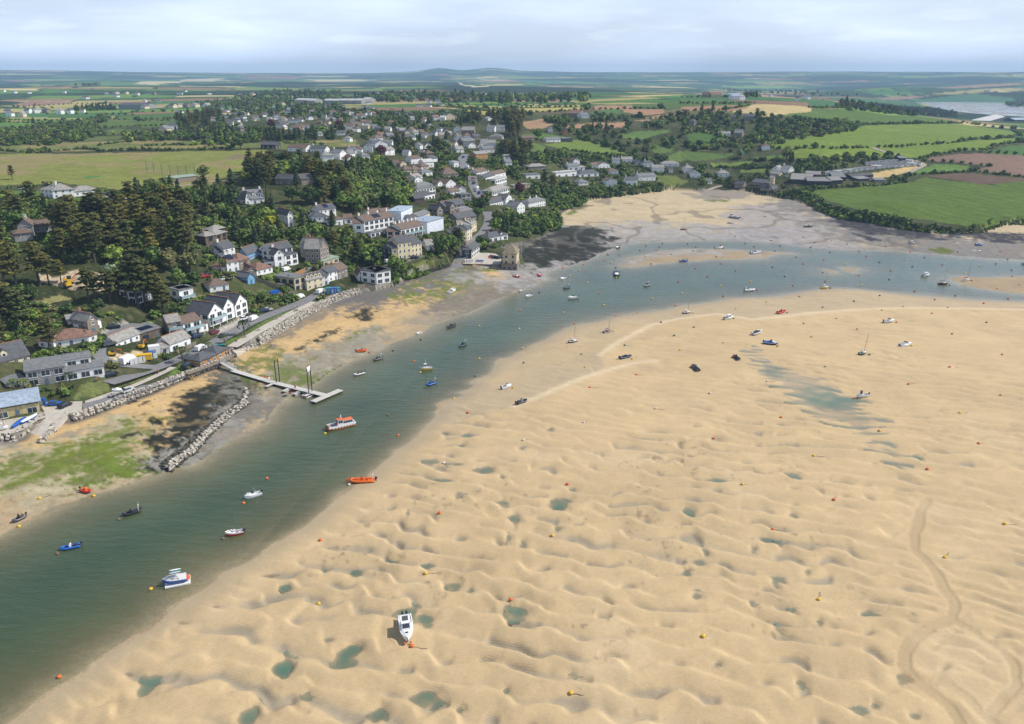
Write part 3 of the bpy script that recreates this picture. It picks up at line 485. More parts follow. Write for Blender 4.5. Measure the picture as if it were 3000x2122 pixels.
# ------------------------------------------------------------------ meshes
def grid_object(name,mask,Z,m,extra=(),kind='structure'):
 """the cells of the terrain grid for which MASK holds (given per cell), as one smooth mesh"""
 ci,cj=np.nonzero(mask)
 q=np.stack([ci*NT+cj,(ci+1)*NT+cj,(ci+1)*NT+cj+1,ci*NT+cj+1],1)
 idx,inv=np.unique(q.ravel(),return_inverse=True)
 co=np.stack([X.ravel()[idx],Y.ravel()[idx],Z.ravel()[idx]],1).astype(np.float32)
 me=bpy.data.meshes.new(name);n=len(q)
 me.vertices.add(len(idx));me.vertices.foreach_set('co',co.ravel())
 me.loops.add(n*4);me.loops.foreach_set('vertex_index',inv.reshape(-1,4)[:,::-1].ravel().astype(np.int32))
 me.polygons.add(n);me.polygons.foreach_set('loop_start',np.arange(0,n*4,4,dtype=np.int32))
 me.polygons.foreach_set('use_smooth',np.ones(n,bool))
 for an,arr in extra:
  if arr.ndim==3:
   a=me.attributes.new(an,'FLOAT_COLOR','POINT')
   a.data.foreach_set('color',np.concatenate([arr.reshape(-1,3)[idx],np.ones((len(idx),1))],1).astype(np.float32).ravel())
  else:
   a=me.attributes.new(an,'FLOAT','POINT');a.data.foreach_set('value',arr.ravel()[idx].astype(np.float32))
 me.update();me.validate()
 o=bpy.data.objects.new(name,me);C.objects.link(o);me.materials.append(m)
 if kind:o['kind']=kind
 return o
def cell(a):return a[:-1,:-1]
M_land=attr_mat('land',.95,[(.12,.16,(1,1,1)),(.45,.25,(1,1,1)),(1.8,.22,(1,1,1))],[('noise',.7,.45,(1,1,1))],.1)
M_bank=attr_mat('bank_sand',.9,[(.12,.06,(1,1,1)),(1.2,.07,(1,1,1)),(5,.06,(1,1,1))],[('noise',.5,.10,(.7,1.6,1)),('wave',.8,.018,(1,1,1)),('noise',2.6,.035,(1,1,1))],.25,True)
M_beach=attr_mat('beach_sand',.9,[(.5,.16,(1,1,1)),(2.2,.16,(1,1,1))],[('noise',1.2,.12,(1,1,1))],.2)
bk=cell(bank|(INW&inside(X,Y,BANK)))
isl=cell(INL)
grid_object('land',isl,H,M_land,[('col',col)])
grid_object('sand_bank',~isl&bk,H,M_bank,[('col',col),('wet',wet)])
grid_object('beach',~isl&~bk,H,M_beach,[('col',col)])
def water_mat(name,deep,shallow,k,rough,bumps,k2=.0,lo=.0):
 m=bpy.data.materials.new(name);m.use_nodes=True;nt=m.node_tree;N=nt.nodes;L=nt.links
 N.remove(N['Principled BSDF']);out=N['Material Output']
 at=N.new('ShaderNodeAttribute');at.attribute_name='depth'
 def ex(kk):
  a=N.new('ShaderNodeMath');a.operation='MULTIPLY';a.inputs[1].default_value=-kk;L.new(at.outputs['Fac'],a.inputs[0])
  e=N.new('ShaderNodeMath');e.operation='EXPONENT';L.new(a.outputs[0],e.inputs[0])
  s=N.new('ShaderNodeMath');s.operation='SUBTRACT';s.inputs[0].default_value=1;L.new(e.outputs[0],s.inputs[1]);s.use_clamp=True
  return s.outputs[0]
 tc=N.new('ShaderNodeTexCoord');prev=None
 for sca,dist,st,rot in bumps:
  mp=N.new('ShaderNodeMapping');mp.inputs['Scale'].default_value=st;mp.inputs['Rotation'].default_value=(0,0,rot);L.new(tc.outputs['Object'],mp.inputs['Vector'])
  nz=N.new('ShaderNodeTexNoise');nz.inputs['Scale'].default_value=sca;nz.inputs['Detail'].default_value=3;L.new(mp.outputs[0],nz.inputs['Vector'])
  bu=N.new('ShaderNodeBump');bu.inputs['Distance'].default_value=dist;L.new(nz.outputs['Fac'],bu.inputs['Height'])
  if prev:L.new(prev.outputs[0],bu.inputs['Normal'])
  prev=bu
 rampm=N.new('ShaderNodeMix');rampm.data_type='RGBA';L.new(ex(k*.55),rampm.inputs[0]);rampm.inputs[6].default_value=(*shallow,1);rampm.inputs[7].default_value=(*deep,1)
 n2_=N.new('ShaderNodeTexNoise');n2_.inputs['Scale'].default_value=.03;n2_.inputs['Detail'].default_value=4;L.new(tc.outputs['Object'],n2_.inputs['Vector'])
 mr=N.new('ShaderNodeMapRange');mr.inputs['From Min'].default_value=.3;mr.inputs['From Max'].default_value=.7;mr.inputs['To Min'].default_value=.82;mr.inputs['To Max'].default_value=1.22;L.new(n2_.outputs['Fac'],mr.inputs['Value'])
 vs=N.new('ShaderNodeVectorMath');vs.operation='SCALE';L.new(rampm.outputs[2],vs.inputs[0]);L.new(mr.outputs[0],vs.inputs['Scale'])
 df=N.new('ShaderNodeBsdfDiffuse');L.new(vs.outputs[0],df.inputs['Color'])
 if prev:L.new(prev.outputs[0],df.inputs['Normal'])
 tr=N.new('ShaderNodeBsdfTransparent')
 body=N.new('ShaderNodeMixShader');L.new(ex(k),body.inputs[0]);L.new(tr.outputs[0],body.inputs[1]);L.new(df.outputs[0],body.inputs[2])
 gl=N.new('ShaderNodeBsdfGlossy');gl.inputs['Roughness'].default_value=rough;gl.inputs['Color'].default_value=(1,1,1,1)
 fr=N.new('ShaderNodeFresnel');fr.inputs['IOR'].default_value=1.33
 if prev:
  L.new(prev.outputs[0],gl.inputs['Normal']);L.new(prev.outputs[0],fr.inputs['Normal'])
 fin=N.new('ShaderNodeMixShader');L.new(fr.outputs[0],fin.inputs[0]);L.new(body.outputs[0],fin.inputs[1]);L.new(gl.outputs[0],fin.inputs[2])
 L.new(fin.outputs[0],out.inputs['Surface'])
 return m
M_water=water_mat('estuary_water',(.036,.068,.034),(.16,.15,.065),2.0,.12,[(.35,.17,(.5,1.5,1),.5),(1.4,.07,(.6,1.5,1),.9),(.05,.25,(1,1,1),0)])
M_pool=water_mat('pool_water',(.012,.11,.075),(.15,.26,.19),2.2,.05,[(.8,.03,(1,1,1),0)])
near_w=np.zeros(X.shape,bool);near_w[:kn]=inside(X[:kn],Y[:kn],WATER)|(DW[:kn]<9)&~INL[:kn]
wm=cell(near_w)&(cell(H)<.6)
grid_object('river_water',wm,np.zeros(X.shape),M_water,[('depth',np.clip(-H,0,5))])
dep=lev-H
pm=(dep>0);pc=pm[:-1,:-1]|pm[1:,:-1]|pm[:-1,1:]|pm[1:,1:]
pc&=(np.minimum(np.minimum(lev[:-1,:-1],lev[1:,:-1]),np.minimum(lev[:-1,1:],lev[1:,1:]))>-5)
grid_object('tide_pool_water',pc,lev,M_pool,[('depth',np.clip(dep,0,3))])
crk=np.full(X.shape,1.28);crd=crk-H
cm=cell(ck&(crd>0))
grid_object('creek_water',cm,crk,M_water,[('depth',np.clip(crd*3,0,3))])
M_asph=mat('asphalt',(.19,.19,.195),.9,var=.15,scale=.6);M_conc=mat('concrete',(.46,.42,.36),.9,var=.12,scale=.5);M_grav=mat('gravel',(.33,.28,.22),.95,var=.2,scale=.8)
SURF={'asphalt':M_asph,'concrete':M_conc,'gravel':M_grav}
def mesh_obj(name,vs,fs,mats,parent=None,smooth_=False,mi=None):
 me=bpy.data.meshes.new(name);me.from_pydata([tuple(v)for v in vs],[],fs)
 for m in(mats if isinstance(mats,(list,tuple))else[mats]):me.materials.append(m)
 if mi is not None:me.polygons.foreach_set('material_index',mi)
 if smooth_:me.polygons.foreach_set('use_smooth',[True]*len(me.polygons))
 me.update()
 o=bpy.data.objects.new(name,me);C.objects.link(o)
 if parent:o.parent=parent
 return o
for k,(nme,(c,w,su))in enumerate(RC.items()):
 vs,fs=[],[]
 for i,p in enumerate(c):
  t=(c[min(i+1,len(c)-1)]-c[max(i-1,0)]);t.z=0;t.normalize();n=Vector((-t.y,t.x,0))
  ww=w/2*(1+.06*math.sin(i*1.3))
  for s in(-1,-.5,0,.5,1):vs.append((p.x+n.x*ww*s,p.y+n.y*ww*s,p.z+.03+.004*k+.05*(1-abs(s))*.5))
 for i in range(len(c)-1):
  for j in range(4):fs.append((i*5+j,i*5+j+1,i*5+j+6,i*5+j+5))
 o=mesh_obj(nme,vs,fs,SURF[su]);o['kind']='structure'
for k,(nme,(w,z,su))in enumerate(YW.items()):
 o=mesh_obj(nme,[(x,y,z+.02)for x,y in w],[tuple(range(len(w)))],SURF[su]);o['kind']='structure'
 # ------------------------------------------------------------------ building kit
class MB:
 """collects faces (with a material index) and links them as one mesh object"""
 def __init__(s):s.v,s.f,s.m=[],[],[]
 def add(s,vs,fs,mi=0,T=None):
  o=len(s.v)
  s.v+=[(T@Vector(v))if T else Vector(v)for v in vs]
  s.f+=[tuple(i+o for i in f)for f in fs];s.m+=[mi]*len(fs);return s
 def box(s,x0,x1,y0,y1,z0,z1,mi=0,T=None):
  v=[(x,y,z)for z in(z0,z1)for x,y in((x0,y0),(x1,y0),(x1,y1),(x0,y1))]
  return s.add(v,[(3,2,1,0),(4,5,6,7),(0,1,5,4),(1,2,6,5),(2,3,7,6),(3,0,4,7)],mi,T)
 def rings(s,rs,mi=0,T=None,cap=True,close=True):
  n=len(rs[0]);v=[p for r in rs for p in r];f=[]
  for k in range(len(rs)-1):
   for i in range(n if close else n-1):
    j=(i+1)%n;f.append((k*n+i,k*n+j,(k+1)*n+j,(k+1)*n+i))
  if cap:f+=[tuple(range(n))[::-1],tuple(range((len(rs)-1)*n,len(rs)*n))]
  return s.add(v,f,mi,T)
 def tube(s,pts,r,n=6,mi=0,T=None,r2=None):
  pts=[Vector(p)for p in pts];rs=[]
  for i,p in enumerate(pts):
   t=(pts[min(i+1,len(pts)-1)]-pts[max(i-1,0)]).normalized()
   a=t.cross(Vector((0,0,1)))if abs(t.z)<.95 else t.cross(Vector((1,0,0)))
   a.normalize();b=t.cross(a)
   q=r if r2 is None else r+(r2-r)*i/max(1,len(pts)-1)
   if isinstance(r,(list,tuple)):q=r[i]
   rs.append([p+a*math.cos(2*math.pi*k/n)*q+b*math.sin(2*math.pi*k/n)*q for k in range(n)])
  return s.rings(rs,mi,T)
 def ball(s,c,rx,ry,rz,mi=0,n=8,m=5,T=None,jit=0):
  rs=[]
  for k in range(m+1):
   a=-math.pi/2+math.pi*k/m;q=max(math.cos(a),.02)
   rs.append([(c[0]+rx*q*math.cos(2*math.pi*i/n)*(1+jit*rnd.uniform(-1,1)),c[1]+ry*q*math.sin(2*math.pi*i/n)*(1+jit*rnd.uniform(-1,1)),c[2]+rz*math.sin(a))for i in range(n)])
  return s.rings(rs,mi,T)
 def mesh(s,name,mats,smooth_=False):
  me=bpy.data.meshes.new(name);me.from_pydata([tuple(v)for v in s.v],[],s.f)
  for m in(mats if isinstance(mats,(list,tuple))else[mats]):me.materials.append(m)
  me.polygons.foreach_set('material_index',s.m)
  if smooth_:me.polygons.foreach_set('use_smooth',[True]*len(s.f))
  me.update();return me
 def build(s,name,mats,parent=None,smooth_=False):
  return link(name,s.mesh(name,mats,smooth_),parent)
def link(name,me,parent=None,M=None):
 o=bpy.data.objects.new(name,me);C.objects.link(o)
 if parent:o.parent=parent
 if M is not None:o.matrix_local=M
 return o
def tag(o,label,cat,group=None):
 o['label']=label;o['category']=cat
 if group:o['group']=group
 return o
def empty(name,loc,rz=0,label=None,cat=None,group=None):
 o=bpy.data.objects.new(name,None);C.objects.link(o);o.location=loc;o.rotation_euler=(0,0,rz);o.empty_display_size=.5
 return tag(o,label,cat,group)if label else o
def kids(o):return KID.get(o,[])
def copy_tree(o,loc=None,rz=None,scale=None,label=None,group=None):
 r=o.copy();C.objects.link(r)
 for ch in o.children:
  c=ch.copy();C.objects.link(c);c.parent=r
  for g in ch.children:
   d=g.copy();C.objects.link(d);d.parent=c
 if loc is not None:r.location=loc
 if rz is not None:r.rotation_euler=(0,0,rz)
 if scale is not None:r.scale=(scale,)*3 if not isinstance(scale,tuple)else scale
 if label:r['label']=label
 if group:r['group']=group
 return r
WALL={'W':('white_render',(.80,.80,.78)),'C':('cream_render',(.70,.60,.40)),'S':('rubble_stone',(.24,.20,.16)),'G':('grey_boards',(.30,.30,.29)),'B':('blue_boards',(.16,.36,.58)),'T':('orange_timber',(.42,.22,.08)),'D':('dark_boards',(.05,.05,.055)),'P':('pale_stone',(.50,.43,.30)),'N':('brown_boards',(.15,.11,.08)),'L':('pale_sheeting',(.66,.70,.76)),'Y':('yellow_stone',(.5,.42,.22))}
ROOF={'s':('dark_slate',(.085,.09,.10)),'l':('weathered_slate',(.27,.26,.24)),'b':('brown_tiles',(.15,.105,.08)),'r':('red_tiles',(.20,.115,.085)),'m':('grey_roofing',(.17,.175,.18)),'f':('dark_felt',(.06,.06,.06)),'w':('white_roofing',(.46,.46,.45)),'p':('blue_metal',(.30,.36,.44)),'n':('green_roofing',(.26,.33,.27)),'o':('lichen_slate',(.20,.165,.11)),'d':('farm_roofing',(.21,.20,.20)),'c':('clear_sheeting',(.36,.45,.55))}
def wm_(k):return mat(WALL[k][0],WALL[k][1],.85,var=.12 if k in 'WC' else.28,scale=1.1 if k not in 'S' else 2.5)
def rm_(k):return mat(ROOF[k][0],ROOF[k][1],.75,var=.25,scale=.9)
M_glass=mat('window_glass',(.03,.045,.06),.08,var=.3,scale=.4,spec=.7);M_frame=mat('window_frame',(.75,.75,.74),.6);M_dframe=mat('dark_frame',(.05,.05,.055),.5)
M_panel=mat('solar_glass',(.015,.022,.05),.15,spec=.6);M_brick=mat('chimney_brick',(.28,.15,.1),.9,var=.2);M_pot=mat('clay_pot',(.4,.2,.12),.9)
M_door=mat('painted_door',(.12,.16,.22),.5);M_gdoor=mat('grey_door',(.35,.37,.38),.6);M_gl2=mat('balcony_glass',(.30,.42,.44),.1,spec=.6);M_ridge=mat('ridge_tiles',(.33,.17,.1),.9)
WINM={}
def win_mesh(w,h,fr):
 k=(round(w,1),round(h,1),fr)
 if k not in WINM:
  b=MB();t=.09
  b.box(-w/2,w/2,-.06,.02,0,t,0);b.box(-w/2,w/2,-.06,.02,h-t,h,0);b.box(-w/2,-w/2+t,-.06,.02,t,h-t,0);b.box(w/2-t,w/2,-.06,.02,t,h-t,0)
  if w>1:b.box(-.04,.04,-.05,.02,t,h-t,0)
  b.box(-w/2-.08,w/2+.08,-.12,.02,-.09,-.004,0)
  b.box(-w/2+t,w/2-t,-.025,.02,t,h-t,1)
  WINM[k]=b.mesh('window',[M_frame if fr else M_dframe,M_glass])
 return WINM[k]
DOORM=MB().box(-.5,.5,-.08,.02,0,2.1).mesh('door',[M_door]);GARM=MB().box(-1.3,1.3,-.06,.02,0,2.2).mesh('garage_door',[M_frame])
CHIM={}
def chimney_mesh(k):
 if k not in CHIM:
  b=MB();b.box(-.5,.5,-.35,.35,-1.2,1.3,0);b.box(-.58,.58,-.43,.43,1.3,1.45,0)
  for x in(-.25,.25):b.tube([(x,0,1.45),(x,0,1.85)],.13,6,1)
  CHIM[k]=b.mesh('chimney',[M_brick if k=='k' else wm_(k),M_pot])
 return CHIM[k]
FOOT=[]
SHOW=[]
HOUSES=[]
def house(t,blocks,wall,roof,label,name='house',cat='house',group=None,ch=0,dm=0,sp=0,wn=1,bal=0,gar=0,chk=None,wide=0,frame=1,door=1,far=False,zfix=None,gl=0):
 root=None;wb,rb=MB(),MB();deco=[]
 for bi,bl in enumerate(blocks):
  x1,y1,x2,y2,dep,ea,rt,ri=bl[:8];wk=bl[8]if len(bl)>8 else 0;zup=bl[9]if len(bl)>9 else 0
  a=P(*Q(t,x1,y1));b=P(*Q(t,x2,y2))
  if zfix is not None:
   a=Vector((*plane(*Q(t,x1,y1),zfix),zfix));b=Vector((*plane(*Q(t,x2,y2),zfix),zfix))
  if root is None:
   z0=min(a.z,b.z)
   root=empty(name,((a.x+b.x)/2,(a.y+b.y)/2,z0),0,label,cat,group)
  a=Vector((a.x,a.y,0));b=Vector((b.x,b.y,0))
  d=b-a;w=max(d.length,2.2);ang=math.atan2(d.y,d.x)
  off=Vector((root.location.x,root.location.y,0))
  c=(a+b)/2-off
  T=Matrix.Translation(c)@Matrix.Rotation(ang,4,'Z')
  h=w/2;o=.35;dp=dep
  cw=T@Vector((0,dp/2,0))+off
  FOOT.append((cw.x,cw.y,max(w,dp)*.55+1))
  if w>14:FOOT.extend([((T@Vector((s_*h*.6,dp/2,0))+off).x,(T@Vector((s_*h*.6,dp/2,0))+off).y,dp*.7)for s_ in(-1,1)])
  p0=pxof(*(T@Vector((-h,0,0))+off).to_2d(),z0+.3*ea);p1=pxof(*(T@Vector((h,0,0))+off).to_2d(),z0+.3*ea);p2=pxof(cw.x,cw.y,z0+ea+ri)
  SHOW.append((min(p0[0],p1[0]),p2[1],max(p0[0],p1[0]),max(p0[1],p1[1]),p0[2]))
  zb=-2.5+zup if not zup else zup
  th=.22;slopes=[]
  if rt=='g':
   wb.add([(-h,0,zb),(h,0,zb),(h,dp,zb),(-h,dp,zb),(-h,0,ea),(h,0,ea),(h,dp,ea),(-h,dp,ea),(-h,dp/2,ea+ri),(h,dp/2,ea+ri)],[(0,1,5,4),(1,2,6,9,5),(2,3,7,6),(3,0,4,8,7)],wk,T)
   for s_,(ya,yb)in enumerate(((-o,dp/2),(dp+o,dp/2))):
    za=ea-ri*o/(dp/2);n=[(-h-o,ya,za+.03),(h+o,ya,za+.03),(h+o,yb,ea+ri+.03),(-h-o,yb,ea+ri+.03)]
    rb.add(n+[(x,y,z+th)for x,y,z in n],[(0,1,2,3)[::-1],(4,5,6,7),(0,1,5,4),(1,2,6,5),(2,3,7,6),(3,0,4,7)]if s_==0 else[(0,1,2,3),(7,6,5,4),(4,5,1,0),(5,6,2,1),(6,7,3,2),(7,4,0,3)],0,T)
   rb.box(-h-o,h+o,dp/2-.16,dp/2+.16,ea+ri+th-.02,ea+ri+th+.16,1,T)
  elif rt=='x':
   wb.add([(-h,0,zb),(h,0,zb),(h,dp,zb),(-h,dp,zb),(-h,0,ea),(h,0,ea),(h,dp,ea),(-h,dp,ea),(0,0,ea+ri),(0,dp,ea+ri)],[(0,1,5,8,4),(1,2,6,5),(2,3,7,9,6),(3,0,4,7)],wk,T)
   for s_ in(-1,1):
    za=ea-ri*o/h;n=[(s_*(h+o),-o,za+.03),(s_*(h+o),dp+o,za+.03),(0,dp+o,ea+ri+.03),(0,-o,ea+ri+.03)]
    f=[(0,1,2,3)[::-1],(4,5,6,7),(0,1,5,4),(1,2,6,5),(2,3,7,6),(3,0,4,7)]
    rb.add(n+[(x,y,z+th)for x,y,z in n],f if s_>0 else[q[::-1]for q in f],0,T)
   rb.box(-.16,.16,-o,dp+o,ea+ri+th-.02,ea+ri+th+.16,1,T)
  elif rt=='h':
   wb.box(-h,h,0,dp,zb,ea,wk,T);k=min(dp/2,h*.9);o2=.45
   n=[(-h-o2,-o2,ea),(h+o2,-o2,ea),(h+o2,dp+o2,ea),(-h-o2,dp+o2,ea),(-h+k,dp/2,ea+ri),(h-k,dp/2,ea+ri)]
   n2_=[(x,y,ea-.16)for x,y,z in n[:4]]
   rb.add(n+n2_,[(0,1,5,4),(2,3,4,5),(1,2,5),(3,0,4),(6,7,1,0),(7,8,2,1),(8,9,3,2),(9,6,0,3),(9,8,7,6)],0,T)
  elif rt=='m':
   wb.add([(-h,0,zb),(h,0,zb),(h,dp,zb),(-h,dp,zb),(-h,0,ea),(h,0,ea),(h,dp,ea+ri),(-h,dp,ea+ri)],[(0,1,5,4),(1,2,6,5),(2,3,7,6),(3,0,4,7)],wk,T)
   n=[(-h-o,-o,ea-.05*ri+.03),(h+o,-o,ea-.05*ri+.03),(h+o,dp+o,ea+ri*1.05+.03),(-h-o,dp+o,ea+ri*1.05+.03)]
   rb.add(n+[(x,y,z+th)for x,y,z in n],[(3,2,1,0),(4,5,6,7),(0,1,5,4),(1,2,6,5),(2,3,7,6),(3,0,4,7)],0,T)
  elif rt=='f':
   wb.box(-h,h,0,dp,zb,ea,wk,T);rb.box(-h-.3,h+.3,-.4,dp+.3,ea+.003,ea+.3,0,T);rb.box(-h+.2,h-.2,.1,dp-.2,ea+.303,ea+.36,0,T)
   if w>7:rb.box(-h*.4,-h*.4+1.4,dp*.4,dp*.4+1.2,ea+.363,ea+.8,0,T)
  elif rt=='v':
   wb.box(-h,h,0,dp,zb,ea,wk,T);n=10;rs=[]
   for i in range(n+1):
    y=-.6+(dp+1.2)*i/n;z=ea+.05+ri*math.sin(math.pi*(.06+.88*i/n));rs.append([(-h-.8,y,z),(h+.8,y,z),(h+.8,y,z+.2),(-h-.8,y,z+.2)])
   rb.rings(rs,0,T)
   wb.add([(h,dp*i/n,ea+max(0,ri*math.sin(math.pi*(.06+.88*i/n))-.0))for i in range(n+1)]+[(h,dp,ea-.01),(h,0,ea-.01)],[tuple(range(n+3))],wk,T)
  fl_=max(1,int(round((ea-.2)/2.75)))if not far else max(1,int(ea/3))
  toc=(Vector((0,0,0))-(c+off)).normalized()
  sides=[((0,0),0,w)]
  R3=T.to_3x3()
  if(R3@Vector((1,0,0))).dot(toc)>.3:sides.append(((h,dp/2),math.pi/2,dp))
  if(R3@Vector((-1,0,0))).dot(toc)>.3:sides.append(((-h,dp/2),-math.pi/2,dp))
  if wn:
   for si,(pos,ra,L_)in enumerate(sides):
    ww,hh=((1.1,1.25)if wn==1 else(.9,1.7)if wn==3 else(min(2.6,L_*.36),1.9))
    stp=ww*(2.3 if wn!=2 else 1.25)*(1.5 if far else 1)
    nn=max(1,int((L_-.8)/stp))
    nn=min(nn,9 if not far else 3)
    for f in range(fl_):
     for i in range(nn):
      if f==0 and si==0 and door and i==nn//2 and not far and bi==0:
       deco.append(('door',DOORM,T@Matrix.Translation((pos[0]+(i-(nn-1)/2)*L_/nn,pos[1],.05))));continue
      lx=(i-(nn-1)/2)*L_/nn
      z=zup+.85+f*(ea-zup-.1)/fl_-(.5 if wn==2 else.2 if wn==3 else 0)
      if f==fl_-1 and z+hh>ea-.1:z=ea-hh-.12
      deco.append(('window',win_mesh(ww,hh,frame),T@Matrix.Translation((pos[0],pos[1],z))@Matrix.Rotation(ra,4,'Z')@Matrix.Translation((lx,0,0))))
    if rt=='x' and si==0 and ri>1.8:deco.append(('window',win_mesh(min(1.1,w*.3),1.1,frame),T@Matrix.Translation((0,0,ea+.15))))
    if rt=='g' and si>0 and ri>2:deco.append(('window',win_mesh(1,1.1,frame),T@Matrix.Translation((pos[0],pos[1],ea+.1))@Matrix.Rotation(ra,4,'Z')))
  if gar and bi==len(blocks)-1:deco.append(('garage_door',GARM,T@Matrix.Translation((w*.1,-.05,0))))
  if ch and bi==0:
   ck_=chk or(wall if wall in 'WC' else 'k')
   for i in range(ch):
    xx=(-h+.7)if ch==1 else-h+.7+(w-1.4)*i/(ch-1)
    if rt=='x':deco.append(('chimney',chimney_mesh(ck_),T@Matrix.Translation((0,dp*.7,ea+ri))))
    else:deco.append(('chimney',chimney_mesh(ck_),T@Matrix.Translation((xx if rt!='h' else xx*.4,dp/2,ea+ri*(1 if rt!='f' else.2)))))
  if dm and bi==0 and rt=='g':
   for i in range(dm):
    xx=(i-(dm-1)/2)*w/(dm+.3);yy=dp*.12;zz=ea+ri*.24
    d_=MB();hw=.95;dz=min(1.5,ri*.5);ln=dp*.38
    d_.add([(-hw,0,-.5),(hw,0,-.5),(hw,0,dz),(0,0,dz+.8),(-hw,0,dz),(hw,ln,dz),(-hw,ln,dz),(hw,ln,-.5),(-hw,ln,-.5)],[(0,1,2,3,4),(1,7,5,2),(8,0,4,6)],0)
    for s_ in(-1,1):d_.add([(s_*(hw+.2),-.2,dz-.1),(s_*(hw+.2),ln,dz-.1),(0,ln,dz+.9),(0,-.2,dz+.9),(s_*(hw+.2),-.2,dz+.05),(s_*(hw+.2),ln,dz+.05),(0,ln,dz+1.05),(0,-.2,dz+1.05)],[(0,1,2,3),(4,5,6,7),(0,1,5,4),(3,7,4,0),(1,2,6,5)],1)
    deco.append(('dormer',d_.mesh('dormer',[wm_('W' if wall!='C' else 'C'),rm_(roof)]),T@Matrix.Translation((xx,yy,zz)),win_mesh(1.0,1.0,1)))
  if sp and bi==0 and rt in 'ghmv':
   ln=math.hypot(dp/2,ri)if rt!='m' else math.hypot(dp,ri);sl_a=math.atan2(ri,dp/2 if rt!='m' else dp)
   b_=MB();nx,ny=max(3,int(w*sp/1.1)),2 if rt!='v' else 3
   for i in range(nx):
    for j in range(ny):b_.box((i-nx/2)*1.06,(i-nx/2)*1.06+1.0,j*1.7,j*1.7+1.6,0,.07,0)
   if rt=='v':
    sl_a=.38;M_=T@Matrix.Translation((w*.06,dp*.02,ea+ri*.33))@Matrix.Rotation(sl_a,4,'X')
   else:M_=T@Matrix.Translation((0,(dp/2 if rt!='m' else dp)*.2,ea+ri*.2+.32))@Matrix.Rotation(sl_a,4,'X')
   deco.append(('solar_panel',b_.mesh('solar_panel',[M_panel]),M_))
  if bal and bi==0:
   b_=MB();zz=min(2.75,ea-2.3)if ea>4 else.2
   b_.box(-h,h,-1.8,-.005,zz-.2,zz,0);b_.box(-h,h,-1.85,-1.8,zz,zz+1.0,1);b_.box(-h,-h+.05,-1.8,-.005,zz,zz+1,1);b_.box(h-.05,h,-1.8,-.005,zz,zz+1,1)
   n=max(2,int(w/3.5))
   for i in range(n+1):b_.box(-h+(w-.2)*i/n,-h+(w-.2)*i/n+.2,-1.7,-1.5,-2,zz-.2,0)
   deco.append(('balcony',b_.mesh('balcony',[M_frame,M_gl2]),T))
 wks=[wm_(k)for k in wall]
 wb.build('wall',wks,root);ro=rb.build('roof',[rm_(roof),M_ridge if roof in 'sl' and not far else rm_(roof)],root)
 for d_ in deco:
  o=link(d_[0],d_[1],ro if d_[0]=='chimney' else root,d_[2])
  if len(d_)>3:link('window',d_[3],o,Matrix.Translation((0,-.02,.1)))
 HOUSES.append((root,label));return root
GN,GM='houses along the shore road','houses of the village on the hill'
# ---- waterside, left
house('A7',[(-160,730,292,688,9,2.7,'g',4.2)],'C','s','cream bungalow with steep dark slate roof, dormer and two skylights at left edge','bungalow',group=GN,dm=1,wn=1)
house('A7',[(262,900,640,868,8,5.2,'m',1.2),(640,868,1005,836,6,3.0,'m',.6,1),(640,800,880,752,6,5.6,'g',1.0,1),(60,922,262,912,7,3.0,'f',.2,0)],'GW','m','long grey slate-clad restaurant with glazed white front above the grass bank','restaurant','restaurant',wn=2)
house('C7',[(-420,850,905,610,11,3.3,'v',2.6)],'Y','p','boat club with curved blue metal roof and solar panels beside the slipway','boat_club','club house',sp=.55,wn=2,zfix=4.4)
house('A7',[(845,400,948,398,9,5.0,'x',2.2,1),(650,330,880,290,6,3.6,'m',.8,0),(700,350,845,385,6,3.6,'g',1.8,0)],'WS','l','white and stone gabled house above the brown-roofed bungalow',group=GN,ch=1)
house('A7',[(520,560,850,505,8,2.9,'h',2.6),(370,535,520,570,8,2.9,'h',2.4),(850,500,930,475,6,2.8,'h',1.6)],'W','r','long white bungalow with red-brown hipped roof and many windows','bungalow',group=GN)
house('A7',[(1105,530,1335,482,6,2.8,'g',2.0)],'W','l','low white cottage with pale slate roof above the building plot','cottage',group=GN)
house('A7',[(1335,468,1550,432,8,3.2,'m',.7)],'N','m','low dark house with solar roof and long glass front',group=GN,sp=.6,wn=2,frame=0)
house('A7',[(1610,440,1735,418,8,5.2,'g',2.0)],'S','l','small stone house with pale slate roof and balcony',group=GN,bal=1)
house('A7',[(1755,432,1925,400,8,5.2,'g',1.9),(1925,400,1985,385,5,2.8,'f',.2)],'W','b','white two-storey house with brown roof and curved white balcony',group=GN,bal=1,wn=2)
house('A7',[(1625,592,1820,530,7,3.4,'g',2.3),(1528,600,1612,604,5,2.6,'g',1.3)],'W','l','white roadside cottage with weathered roof and glass gable above stone wall','cottage',group=GN,wn=2)
house('A8',[(440,605,600,545,11,5.2,'x',3.6),(600,545,735,492,11,5.4,'x',3.6),(735,500,868,445,11,5.4,'x',3.6),(330,520,400,560,6,4.8,'g',2.5)],'W','s','white three-gabled terrace with dark slate roofs and glass balconies','terrace','terrace',group=GN,bal=1,wn=2)
house('A8',[(700,336,796,322,7,2.5,'x',1.6)],'W','b','white double garage with brown roof behind the three-gabled terrace','garage','garage',wn=0,gar=1,door=0)
house('A8',[(110,340,262,320,7,6.0,'f',.3),(30,250,110,330,6,6.0,'f',.3)],'W','m','modern white house with glass upper floor and flat grey roof under the pines',group=GN,wn=2,bal=1)
house('A8',[(445,222,655,186,8,2.9,'h',2.2)],'W','b','white bungalow with weathered brown hipped roof below the red car','bungalow',group=GN,ch=1,chk='k')
house('A8',[(870,128,945,118,8,3.4,'x',1.8)],'B','m','small blue-fronted house with grey roof behind a bushy tree',group=GN,wn=2)
